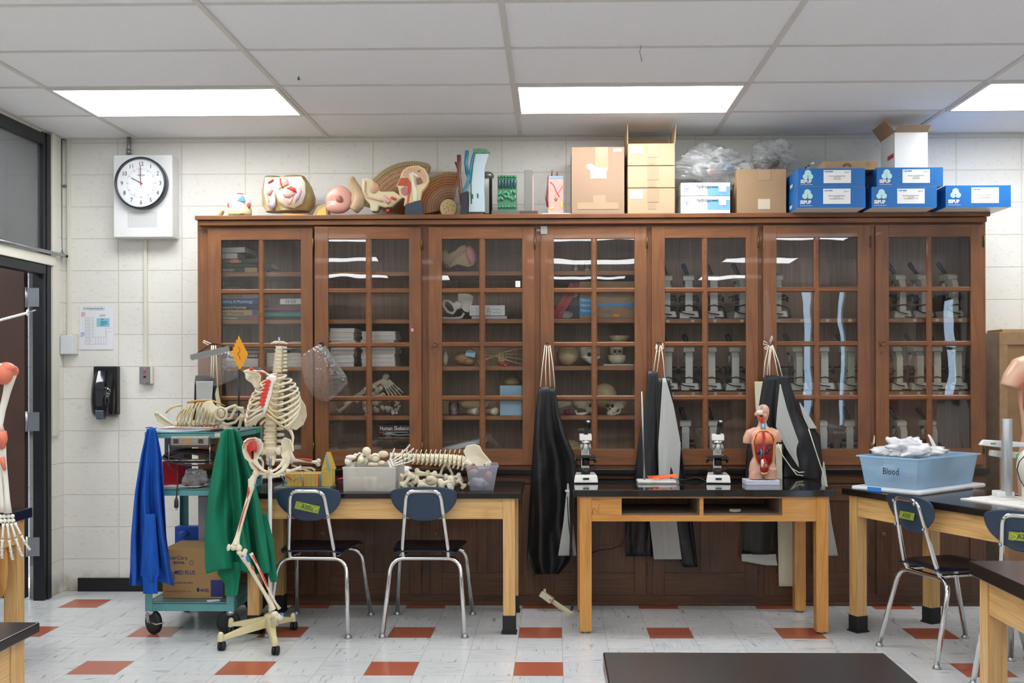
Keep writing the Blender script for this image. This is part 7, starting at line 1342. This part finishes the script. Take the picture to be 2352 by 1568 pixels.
for i, (y0, y1) in enumerate(((450, 481), (419, 449.5))):
    t, *_ = pbox('kit_box', ('lower', 'upper')[i]+' of two white hydropower kit boxes with blue printing', 1564, 1677, y0, y1, YA+.01, .26, K['white'], z0=ZP if i == 0 else None)
    Yh_ = YA+.008; tile('printed_sky', t, 1625, 1677, y0+9, y1, Yh_+.002, mat('sky_print', '7db3dc', .4)); a = at(1600, y0+13, Yh_); txt('hydropower', .030, K['ink'], t, (a.x, Yh_-.001, a.z), sx=.85); tile('code_label', t, 1652, 1668, y0+6, y0+21, Yh_, K['paper'])
    c = at(1577, y0+16, Yh_); 
    for dx, dz in ((0, .012), (-.008, -.004), (.009, -.006)): loop([(c.x+dx+.010*cos(k*pi/6), c.z+dz+.010*sin(k*pi/6)) for k in range(12)], K['blue'], t, Yh_-.0005, .0008)
blob_bag('plastic_bag', 'large clear plastic bag of tubes heaped on the hydropower boxes', 1640, 384, 6.40, (.215, .15, .105), K['bag'], [(K['white'], (-.08, -.03, .05), (.07, .03, .02)), (K['white'], (.05, -.02, .03), (.09, .03, .02)), (K['blue'], (.08, -.06, -.01), (.04, .02, .02)), (K['pink'], (-.03, -.07, -.04), (.03, .02, .02)), (K['lgrey'], (-.1, -.03, -.02), (.05, .03, .03)), (K['white'], (0, -.05, .0), (.12, .02, .015)), (K['lgrey'], (.12, 0, .04), (.04, .03, .02))], 4, nm2='tube', amp=.34)
t, *_ = pbox('cardboard_box', 'square cardboard box with a taped patch below the upright clear bag', 1693, 1806, 388, 481, 6.25, .32, K['card'], z0=ZP); tile('tape_strip', t, 1741, 1770, 389, 414, 6.25, K['tape']); tile('tape_strip', t, 1741, 1769, 457, 480, 6.25, K['tapew'])
blob_bag('plastic_bag', 'clear plastic bag of parts standing on the square cardboard box', 1772, 356, 6.42, (.125, .11, .088), K['bag'], [(K['grey'], (.01, 0, -.03), (.05, .05, .03)), (K['white'], (-.04, 0, .03), (.04, .03, .03)), (K['lgrey'], (.05, 0, .02), (.03, .04, .03))], 6, amp=.34, z0=at(1750, 389, 6.25).z+.002)
# SEPUP boxes, overhanging the front of the cabinet
YQ = 6.05; zr = [ZP, None]
def sepup(label, x0, x1, y0, y1, z0, sub_):
    t, xa_, xb_, za_, zb2 = pbox('card_set_box', label, x0, x1, y0, y1, YQ, .52, K['bpb'], z0=z0, bev=.001); H = zb2-za_; W = xb_-xa_
    m = M(); m.box(xa_+.002, xb_-.002, YQ+.002, YQ+.518, za_-.0012, za_); part('white_bottom', m, K['white'], t)
    m = M(); m.box(xa_+.145, xa_+.145+.155, YQ-.0008, YQ, za_+H*.18, za_+H*.90); part('label', m, K['white'], t)
    txt('LAB-AIDS', .0105, K['blue'], t, (xa_+.15, YQ-.0012, za_+H*.78), sx=1.1, bold=.0004); txt('SEPUP', .0105, mat('mint_print', '66b3a6', .5), t, (xa_+.262, YQ-.0012, za_+H*.74)); txt('Science and Global Issues\nCard Sets\n'+sub_, .0098, K['grey'], t, (xa_+.222, YQ-.0012, za_+H*.54), al='CENTER', sx=.92)
    txt('SEPUP', .0265, K['white'], t, (xa_+.014, YQ-.0012, za_+H*.19), bold=.0012, sx=.88); txt('Issue-Oriented Science', .0085, K['white'], t, (xa_+.014, YQ-.0012, za_+H*.08), sx=.88)
    m = M(); c = (xa_+.056, za_+H*.62); 
    for dx, dz, r in ((0, .012, .019), (-.014, -.008, .016), (.014, -.008, .016)): m.lathe([(.0005, 0), (r, 0)], (c[0]+dx, YQ-.0014-abs(dx)*.02, c[1]+dz), 24, 'y', False, cap=False)
    part('logo_circles', m, mat('pale_aqua', 'b7dedd', .4), t); txt('SEPUP', .024, K['white'], t, (xa_-.0008, YQ+.20, za_+.02), rot=(pi/2, 0, -pi/2), bold=.001); return zb2
z1 = sepup('blue SEPUP box for Evolution, lower left of the five', 1832, 1988, 428, 470, ZP+.0015, 'for Evolution (1 of 2)')
z2 = sepup('blue SEPUP box for Ecology, on top of the left pile', 1833, 1987, 386, 428, z1+.0015, 'for Ecology')
z3 = sepup('blue SEPUP box for Evolution, lower middle, under the white open box pile', 2002, 2152, 428, 468, ZP+.0015, 'for Evolution (2 of 2)')
z4 = sepup('blue SEPUP box for Genetics directly under the white open box', 2014, 2166, 384, 425, z3+.0015, 'for Genetics')
sepup('blue SEPUP box for Sustainability, jutting past the right end of the cabinet', 2172, 2322, 425, 465, ZP+.0015, 'for Sustainability')
t, *_ = pbox('flat_carton', 'thin flat tan carton lying on the Ecology box', 1893, 2016, 369, 385, 6.10, .2, K['card'], z0=z2+.0005); a = at(1946, 382, 6.098); m = M()
for k in range(9): an = pi*k/8; m.bar((a.x+.0+.012*cos(an), 6.0985, a.z+.008*sin(an)), (a.x+.026*cos(an), 6.0985, a.z+.020*sin(an)), .002, .001, (0, 1, 0))
part('fan_logo', m, K['ink'], t); tile('small_print', t, 1991, 2000, 372, 381, 6.10, mat('tan_print', '9c7f58', .6))
m = M(); a = at(1832, 384, 6.3); m.prism([(a.x, z2+.001), (a.x+.12, z2+.001), (a.x+.05, z2+.055), (a.x+.10, z2+.075), (a.x+.085, z2+.085), (a.x+.0, z2+.02)], 6.28, 6.34); one('white_holder', m, mat('holder_white', 'dfe0dc', .4), 'white angular plastic holder behind the flat tan carton', 'holder', bev=.003)
t, xa_, xb_, za_, zb2 = pbox('white_carton', 'open white carton with tan inner flaps, highest thing on the cabinet', 2055, 2131, 303, 384, 6.16, .26, K['white'], z0=z4+.0005)
for P_ in ([(xa_, 6.16, zb2), (xa_, 6.42, zb2), (xa_-.05, 6.42, zb2+.07), (xa_-.05, 6.16, zb2+.07)], [(xa_, 6.42, zb2), (xb_, 6.42, zb2), (xb_-.01, 6.45, zb2+.075), (xa_+.01, 6.45, zb2+.075)], [(xb_, 6.16, zb2), (xb_, 6.42, zb2), (xb_+.045, 6.42, zb2+.02), (xb_+.045, 6.16, zb2+.02)], [(xa_, 6.16, zb2), (xb_, 6.16, zb2), (xb_+.0, 6.11, zb2+.03), (xa_+.012, 6.11, zb2+.03)]):
    m = M(); m.add(P_, [(0, 1, 2, 3)]); part('flap', m, [K['card']], t, sol=.004, label='tan inner flap')
m = M(); m.box(xa_-.001, xa_, 6.18, 6.29, za_+.083, za_+.108); part('red_logo', m, mat('dark_red_logo', 'b32434', .4), t)
# left part : anatomical and plant models
def Vv(x, y, Y=6.35): return at(x, y, Y)
def base_(m, x0, x1, h=.012, Y=6.28, dep=.12): m.box(at(x0, 0, Y).x, at(x1, 0, Y).x, Y, Y+dep, ZP, ZP+h)
t = thing('eye_model', 'white eyeball model with red and blue patches in a yellow band', 'model'); c = Vv(550, 460); m = M(); m.ell((c.x, 6.36, ZP+.088), (.066, .066, .062), 28); part('eyeball', m, K['white'], t); m = M(); m.lathe([(.066, .012), (.070, .03), (.070, .062), (.066, .065)], (c.x, 6.36, ZP), 30); part('yellow_band', m, mat('pale_yellow', 'e3d9a0', .5, bump=.3), t); m = M(); m.lathe([(.09, 0), (.10, .006), (.07, .011)], (c.x, 6.36, ZP), 30); part('base', m, K['blackm'], t)
MT['pr'] = mat('patch_red', 'd9543c', .5)
for a, b in (((c.x+.004, 6.35, ZP+.146), (.022, .02, .008)), ((c.x-.062, 6.34, ZP+.08), (.008, .012, .018)), ((c.x+.062, 6.33, ZP+.074), (.010, .012, .018)), ((c.x+.03, 6.296, ZP+.02), (.014, .004, .005))): m = M(); m.ell(a, b, 10); part('muscle_patch', m, MT['pr'], t)
m = M(); m.prism([(c.x+.0, ZP+.10), (c.x+.05, ZP+.094), (c.x+.036, ZP+.128)], 6.292, 6.31); part('blue_patch', m, mat('patch_blue', '5a97cf', .5), t)
t = thing('shell_fragment', 'small crumbled tan shell beside the eyeball model', 'shell'); 
m = M(); c = Vv(505, 480)
for i in range(5): m.ell((c.x+.006*i, 6.33, ZP+.012+.007*i), (.022-.003*i, .018, .010), 10)
part('shell', m, K['khaki'], t)
t = thing('pelvis_section_model', 'khaki lower-torso section model with pink organs on a wooden disc', 'model'); Yp_ = 6.40; v = lambda x, y, d=0.: at(x, y, Yp_+d)
m = M(); body(m, [(487, 612, 655, .06, 0), (470, 604, 655, .07, 0), (440, 603, 650, .07, 0), (407, 610, 645, .06, 0)], Yp_); body(m, [(486, 640, 710, .07, 0), (475, 632, 722, .09, 0), (455, 628, 724, .10, 0), (430, 632, 716, .09, 0), (406, 655, 700, .07, 0)], Yp_); part('body', m, K['khaki'], t)
o_ = lambda P_, d, mt, nm, th=.004, dom=0.: (lambda m: part(nm, m, mt, t, sm=0))(plate(M(), P_, Yp_+d, th, -dom))
cr = mat('section_cream', 'e6ddc8', .4); o_([(628, 407), (650, 407), (692, 405), (701, 420), (702, 445), (694, 468), (675, 478), (655, 474), (640, 462), (632, 440)], -.102, cr, 'section_face'); o_([(609, 407), (640, 407), (640, 425), (634, 445), (632, 475), (624, 483), (612, 470), (606, 440)], -.074, cr, 'section_face')
o_([(640, 408), (660, 409), (664, 424), (650, 430), (642, 424)], -.106, K['pink'], 'bowel'); o_([(648, 446), (655, 440), (668, 438), (678, 444), (674, 450), (664, 455), (654, 453)], -.107, K['pink'], 'bladder', .005, .008); o_([(657, 432), (668, 428), (678, 432), (682, 443), (674, 440), (664, 434)], -.108, K['red'], 'uterus', .005, .006); o_([(684, 434), (690, 430), (693, 440), (686, 458), (678, 466), (680, 450)], -.107, mat('mauve', 'c9a2b4', .4), 'rectum', .004, .006)
o_([(613, 436), (622, 431), (627, 437), (620, 450), (614, 446)], -.080, K['pink'], 'bladder', .005, .008); o_([(616, 468), (622, 462), (632, 450), (634, 470), (626, 482), (622, 474)], -.080, mat('lilac', 'bfb4d0', .4), 'soft_tissue', .004, .006)
for P_, c_, r in (([(616, 420), (630, 412), (637, 407)], 'red', .005), ([(622, 415), (628, 410), (632, 420)], 'blue', .004), ([(640, 408), (638, 420), (634, 430)], 'white', .003), ([(644, 410), (646, 424), (650, 432)], 'red', .005), ([(652, 455), (660, 462), (664, 470)], 'pink', .005), ([(672, 452), (668, 462), (664, 471)], 'pink', .005), ([(612, 445), (616, 458), (620, 470)], 'pink', .004), ([(640, 434), (648, 428), (660, 420)], 'yel', .004), ([(664, 418), (672, 430), (680, 440)], 'white', .003)): m = M(); m.tube([v(x, y, -.106 if x > 638 else -.080) for x, y in P_], r, 6); part('vessel', m, K[c_], t)
m = M(); c = v(683, 487); m.lathe([(.10, 0), (.118, .004), (.10, .016), (.05, .022)], (c.x, Yp_-.03, ZP), 32); part('wooden_disc', m, K['wo'], t)
t = thing('ear_model', 'pink outer ear disc model with a deep hole, propped on the cabinet', 'model'); c = Vv(776, 456, 6.26); m = M(); m.ell((c.x, 6.30, c.z), (.084, .03, .084), 30); m.ell((c.x-.01, 6.29, c.z-.045), (.07, .03, .04), 20); part('auricle', m, mat('ear_pink', 'd29c8c', .25), t, rm=.006, sm=3); m = M(); m.ell((c.x+.008, 6.272, c.z-.006), (.022, .008, .026), 14); part('ear_canal', m, mat('ear_brown', '8a5a48', .4), t); m = M(); m.ell((c.x+.006, 6.268, c.z-.003), (.009, .006, .012), 10); part('ear_drum', m, K['muscle'], t)
t = thing('coral_fragment', 'small brown and yellow cross-section piece behind the pink ear disc', 'model'); m = M(); c = Vv(742, 475, 6.36); m.prism([(c.x-.07, ZP), (c.x+.04, ZP), (c.x+.03, ZP+.09), (c.x-.03, ZP+.07)], 6.34, 6.40); part('piece', m, K['khaki'], t, bev=.004); m = M(); m.prism([(c.x-.04, ZP+.005), (c.x+.03, ZP+.005), (c.x+.02, ZP+.07), (c.x-.02, ZP+.05)], 6.335, 6.34); part('yellow_face', m, K['yel'], t)
t = thing('ear_model', 'large cream inner ear model with a side auricle, between the disc and the head section', 'model'); Ye = 6.30; bo = mat('ear_cream', 'd8cba4', .4, var=.08)
m = M(); m.tube([at(x, y, Ye) for x, y in ((812, 484), (822, 470), (826, 455), (820, 440), (812, 425), (808, 412), (812, 406))], [.03, .04, .04, .034, .03, .022, .014], 14); m.tube([at(x, y, Ye-.02) for x, y in ((804, 412), (808, 430), (812, 446), (810, 462))], .012, 8); part('auricle', m, mat('ear_tan', 'bfa27c', .35), t, rm=.006, sm=4)
m = M(); P_ = [(833, 410), (845, 408), (856, 412), (872, 438), (878, 441), (906, 440), (925, 455), (915, 462), (900, 476), (885, 478), (872, 474), (868, 487), (853, 487), (850, 470), (838, 458), (832, 440)]; m.prism([(at(x, y, Ye).x, at(x, y, Ye).z) for x, y in P_], Ye-.02, Ye+.05); part('temporal_bone', m, bo, t, bev=.010, seg=3)
m = M(); m.tube([at(x, y, Ye-.024) for x, y in ((838, 415), (836, 440), (842, 452), (860, 456), (878, 462))], .006, 6); part('section_line', m, mat('pale_pink', 'e0b9a0', .4), t); m = M(); m.ell(at(860, 432, Ye-.02), (.026, .01, .034), 14, rot=(0, .5, 0)); part('ear_chamber', m, mat('chamber', 'cc9a78', .4), t); m = M(); m.cyl(at(881, 450, Ye-.025), at(894, 466, Ye-.03), .007, .014); part('nerve_tube', m, K['pink'], t); m = M(); m.cyl(at(898, 453, Ye-.026), at(910, 458, Ye-.026), .008); m.cyl(at(891, 480, Ye), at(891, 488, Ye), .01); part('red_vessel', m, mat('vessel_red', 'd8452c', .4), t); m = M(); base_(m, 803, 905, .007, 6.26, .1); part('base', m, K['blackm'], t)
# root / stem wedge models
def wedge(label, cx_, cy_, r0, r1, a0, a1, Y, c1, c2, dep=.12):
    t = thing('stem_section_model', label, 'model'); c = at(cx_, cy_, Y); n = 16; s = Y/FPX
    for j, (q0, q1, mt) in enumerate(((r0, lerp(r0, r1, .45), c1), (lerp(r0, r1, .45), lerp(r0, r1, .85), c2), (lerp(r0, r1, .85), r1, K['khaki']))):
        P_ = [(c.x+s*q1*cos(R(lerp(a0, a1, i/n))), max(ZP, c.z+s*q1*sin(R(lerp(a0, a1, i/n))))) for i in range(n+1)]+[(c.x+s*q0*cos(R(lerp(a1, a0, i/n))), max(ZP, c.z+s*q0*sin(R(lerp(a1, a0, i/n))))) for i in range(n+1)]
        m = M(); m.prism(P_, Y-.002*j, Y+dep); part('ring_layer', m, mt, t)
    m = M()
    for i in range(34): a = R(lerp(a0+2, a1-2, i/33)); m.bar((c.x+s*r0*cos(a), Y-.0062, c.z+s*r0*sin(a)), (c.x+s*r1*cos(a), Y-.0062, c.z+s*r1*sin(a)), .0014, .001, (0, 1, 0)); m.v[-8:] = [(p[0], p[1], max(p[2], ZP)) for p in m.v[-8:]]
    for k in range(9): q = lerp(r0, r1, (k+1)/10); m.tube([(c.x+s*q*cos(R(lerp(a0, a1, i/12))), Y-.006, max(ZP, c.z+s*q*sin(R(lerp(a0, a1, i/12))))) for i in range(13)], .0009, 4)
    part('ray_lines', m, mat('dark_brown_line', '5a3a26', .6), t)
    return t
rt1, rt2 = mat('rust_tissue', 'cf8b55', .45, var=.2, vs=60), mat('tan_tissue', 'dba880', .45, var=.2, vs=60)
wedge('large brown fan-shaped stem section behind the head section model', 948, 492, 22, 122, 72, 168, 6.46, rt1, rt2, .12); wedge('right-hand tan and orange stem fan between the head section and the blue trachea', 1032, 478, 24, 84, 76, 192, 6.40, K['yel'] if 0 else rt2, rt1)
m = M(); c = at(1030, 478, 6.38)
m.prism([(c.x+.05*cos(a*pi/9)*1.0, max(ZP+.001, c.z+.055*sin(a*pi/9))) for a in range(18)], 6.37, 6.394); o = one('pith_model', m, mat('pith', 'c4ad74', .5, bump=.3), 'pitted yellow pith centre of the right-hand stem fan', 'model')
for k in range(10): m = M(); m.cyl((c.x+.036*cos(k*2.4)*(k/10)**.5, 6.3695, max(ZP+.01, c.z+.036*sin(k*2.4)*(k/10)**.5)), (c.x+.036*cos(k*2.4)*(k/10)**.5, 6.372, max(ZP+.01, c.z+.036*sin(k*2.4)*(k/10)**.5)), .003, n=7); part('pit', m, MT['hol'], o)
t = thing('head_section_model', 'human head cut in half showing brain and throat on a slate base', 'model'); Yh2 = 6.29; u_ = lambda x, y, d=0.: at(x, y, Yh2+d)
def hp(P_, d0, d1, mt, nm, bev=.002, par=None): m = M(); m.prism([(u_(x, y).x, u_(x, y).z) for x, y in P_], Yh2+d0, Yh2+d1); return part(nm, m, mt, t, bev=bev)
hp([(927, 473), (930, 456), (918, 451), (916, 440), (914, 430), (910, 426), (918, 412), (920, 402), (924, 392), (934, 384), (948, 380), (962, 380), (975, 387), (983, 400), (985, 415), (978, 428), (968, 440), (965, 455), (966, 466)], 0, .05, mat('head_cream', 'dfcb9c', .35), 'head')
hp([(926, 404), (930, 392), (940, 385), (956, 383), (970, 389), (979, 402), (980, 415), (974, 421), (960, 410), (945, 400), (935, 406)], -.003, .0, mat('brain_pink', 'ddae90', .4, var=.2, vs=70, bump=.6, bs=60), 'brain', .001); hp([(938, 400), (948, 395), (958, 400), (962, 407), (955, 405), (950, 402), (952, 420), (958, 440), (957, 462), (949, 462), (948, 440), (944, 412)], -.005, 0, cr, 'brain_stem', .001); hp([(956, 409), (966, 408), (972, 418), (966, 423), (957, 424)], -.006, 0, mat('cerebellum', '8c6f5c', .5, var=.4, vs=90), 'cerebellum', .001)
hp([(912, 426), (920, 409), (936, 408), (944, 420), (944, 436), (938, 468), (934, 470), (938, 440), (936, 428), (924, 426)], -.004, 0, K['muscle'], 'nasal_cavity', .002); hp([(921, 434), (930, 428), (938, 434), (937, 446), (928, 449), (923, 444)], -.008, 0, mat('tongue', 'b9737c', .4), 'tongue', .003)
m = M(); m.ell(u_(962, 393, -.004), (.010, .002, .005), 8); m.ell(u_(932, 416, -.006), (.007, .002, .006), 8); part('green_sticker', m, K['grn'], t); m = M(); m.prism([(u_(930, 0).x, ZP), (u_(972, 0).x, ZP), (u_(966, 0).x, u_(0, 465).z), (u_(931, 0).x, u_(0, 475).z)], Yh2-.02, Yh2+.06); part('slate_base', m, mat('slate', '3a4350', .5), t, bev=.002)
t = thing('vessel_model', 'brown and blue branching vessel model on a dark base', 'model'); Yv_ = 6.32; v = lambda x, y, d=0.: at(x, y, Yv_+d)
for P_, r, mt in (([(1062, 470), (1058, 440), (1056, 420), (1054, 400), (1055, 375), (1054, 356)], .013, 'x1'), ([(1058, 425), (1050, 405)], .009, 'x1'), ([(1055, 395), (1046, 372)], .007, 'x1'), ([(1060, 465), (1065, 440), (1072, 425), (1077, 410), (1072, 395)], .010, 'x2'), ([(1076, 420), (1080, 395), (1084, 370), (1090, 350)], .008, 'x2'), ([(1074, 400), (1070, 375), (1073, 346)], .012, 'x2'), ([(1052, 437), (1060, 443), (1070, 440)], .008, 'x2')):
    m = M(); m.tube([v(x, y) for x, y in P_], r, 10); part('vessel', m, {'x1': mat('vessel_brown', '6b3a28', .4), 'x2': mat('vessel_teal', '2f7f9f', .4)}[mt], t)
m = M(); m.prism([(v(1056, 0).x, ZP), (v(1074, 0).x, ZP), (v(1074, 0).x, v(0, 445).z), (v(1060, 0).x, v(0, 450).z)], Yv_-.02, Yv_+.05); part('base', m, mat('slate2', '2a3038', .5), t)
t = thing('leaf_section_model', 'tall pale blue leaf section model with a scalloped green top', 'model'); m = M(); P_ = [(1076, 487), (1078, 430), (1083, 390), (1089, 352), (1124, 352), (1118, 365), (1112, 385), (1112, 420), (1114, 487)]; m.prism([(v(x, y).x, v(x, y).z) for x, y in P_], Yv_-.0, Yv_+.06); part('slab', m, mat('pale_blue_slab', 'bfd0d6', .4, var=.05), t, bev=.004)
m = M(); m.prism([(v(x, y).x, v(x, y).z) for x, y in ((1089, 352), (1086, 343), (1100, 341), (1118, 343), (1125, 350), (1118, 353), (1110, 351), (1102, 353), (1095, 351))], Yv_-.006, Yv_+.06); part('green_top', m, mat('moss_green', '5d8f66', .4), t, bev=.002); m = M(); m.tube([v(1083, 468, -.002), v(1082, 420, -.002), v(1086, 380, -.002), v(1092, 348, -.002)], .003, 6); m.box(v(1083, 0).x, v(1086, 0).x, Yv_-.003, Yv_, v(0, 462).z, v(0, 452).z); m.box(v(1095, 0).x, v(1098, 0).x, Yv_-.003, Yv_, v(0, 460).z, v(0, 450).z); part('green_mark', m, mat('dark_green', '2f6b3e', .4), t)
t = thing('glass_cylinder', 'tall stoppered glass cylinder behind the pale blue slab', 'jar'); c = at(1121, 487, 6.42); m = M(); m.lathe([(.026, 0), (.026, .25), (.035, .255), (.035, .27), (.026, .272)], (c.x, 6.42, ZP), 20); part('glass', m, K['jar'], t); m = M(); m.lathe([(.034, .25), (.037, .256), (.037, .268), (.02, .285)], (c.x, 6.42, ZP), 20); part('stopper', m, mat('pewter', '7c7c74', .3, .6), t); m = M(); m.box(c.x-.018, c.x+.008, 6.392, 6.395, ZP+.03, ZP+.24); part('scale_strip', m, K['lgrey'], t)
t = thing('leaf_block_model', 'green leaf tissue block with rows of dark and light cells on a grey plinth', 'model'); Yg = 6.28; g = lambda x, y, d=0.: at(x, y, Yg+d); m = M(); base_(m, 1128, 1193, .022, 6.24, .12); part('plinth', m, mat('plinth_grey', '6a625c', .6), t, bev=.001)
a, b = g(1143, 478), g(1186, 402); m = M(); m.box(a.x, b.x, Yg, Yg+.1, ZP+.022, b.z); part('block', m, mat('leaf_green', '44785a', .35), t, bev=.003)
m = M(); 
for i in range(6): m.ell(g(1147+7*i, 422, -.002), (.0095, .008, .032), 10)
part('palisade_cells', m, mat('dark_leaf', '1f4a48', .3), t); rr = random.Random(5); MT['ll'] = mat('light_leaf', '488a64', .3)
for i in range(12): m = M(); m.ell(g(1147+6.6*(i % 6)+rr.uniform(-2, 2), 443+11*(i//6)+rr.uniform(-3, 3), -.002), (.010, .010, .018), 9, rot=(0, rr.uniform(-1, 1), 0)); part('spongy_cell', m, MT['ll'], t)
for y in (405, 475):
    m = M(); [m.ell(g(1147+7*i, y, -.002), (.010, .008, .008), 8) for i in range(6)]; part('surface_cells', m, MT['ll'], t)
t = thing('tissue_slab_model', 'plain grey slab seen edge-on standing on a brown plinth', 'model'); m = M(); base_(m, 1192, 1234, .022, 6.24, .12); part('plinth', m, mat('plinth_brown', '5b3f38', .6), t, bev=.001); a, b = g(1204, 478), g(1223, 390); m = M(); m.box(a.x, b.x, Yg, Yg+.1, ZP+.022, b.z); part('slab', m, mat('slab_grey', '74766e', .5), t, bev=.002)
m = M(); m.box(b.x, b.x+.006, Yg+.01, Yg+.09, ZP+.03, b.z-.03); part('pink_side', m, K['pink'], t)
t = thing('skin_section_model', 'pink skin section block with red vessels on a white base', 'model'); m = M(); base_(m, 1244, 1310, .008, 6.25, .12); part('base', m, K['white'], t); a, b = g(1259, 480), g(1294, 408); m = M(); m.box(a.x, b.x, Yg, Yg+.08, ZP+.008, b.z); part('block', m, mat('skin_block', 'dd9c92', .4, var=.12, vs=40), t, bev=.002)
m = M(); m.box(a.x+.002, b.x-.001, Yg-.002, Yg, g(0, 417).z, g(0, 411).z); part('blue_layer', m, mat('grey_blue', '7b9ab3', .4), t); m = M(); m.ell(g(1277, 457, -.002), (.009, .004, .013), 10); part('follicle', m, mat('follicle', 'a86a48', .4), t); m = M(); m.ell(g(1267, 478, -.001), (.014, .003, .008), 10); m.ell(g(1290, 470, -.001), (.008, .003, .024), 10); part('fat_patch', m, K['yel'], t)
m = M(); m.tube([g(x, y, -.002) for x, y in ((1264, 418), (1272, 425), (1278, 440), (1285, 452))], .0022, 6); m.tube([g(x, y, -.002) for x, y in ((1292, 428), (1284, 440), (1280, 446))], .0016, 6); part('blood_vessel', m, K['red'], t); m = M(); m.tube([g(1267, 408, .03), g(1268, 391, .03)], [.006, .003], 6); m.tube([g(1279, 408, .03), g(1280, 395, .03)], [.006, .003], 6); m.tube([g(1258, 475, .0), g(1256, 455, 0), g(1258, 430, 0), g(1259, 403, 0)], [.006, .009, .005, .003], 8); part('hair', m, mat('hair_brown', '6b3430', .4), t)
# ---------------------------------------------------------------- put every thing's origin at its own base
bpy.context.view_layer.update()
def tree_pts(o, M0=Matrix()):
    out = []
    for c in o.children:
        mm = M0 @ c.matrix_local
        if c.type == 'MESH': out += [mm @ Vector(q) for q in c.bound_box]
        out += tree_pts(c, mm)
    return out
for o in list(COL.objects):
    if o.parent or o.type == 'CAMERA' or 'kind' in o and o['kind'] == 'structure': continue
    if o.type == 'EMPTY' and '_w' in o:
        del o['_w']; P_ = tree_pts(o)
        if not P_: continue
        c = Vector(((min(p.x for p in P_)+max(p.x for p in P_))/2, (min(p.y for p in P_)+max(p.y for p in P_))/2, min(p.z for p in P_)))
        o.location = o.location+c
        for ch in o.children: ch.location = ch.location-c
    elif o.type == 'MESH' and o.location.length == 0 and o.data.users == 1 and len(o.children) == 0:
        P_ = [Vector(q) for q in o.bound_box]; c = Vector(((min(p.x for p in P_)+max(p.x for p in P_))/2, (min(p.y for p in P_)+max(p.y for p in P_))/2, min(p.z for p in P_)))
        o.data.transform(Matrix.Translation(-c)); o.location = c
for o in COL.objects:
    if o.parent is None and o.type == 'MESH' and o.modifiers and any(q.type == 'REMESH' for q in o.modifiers): pass
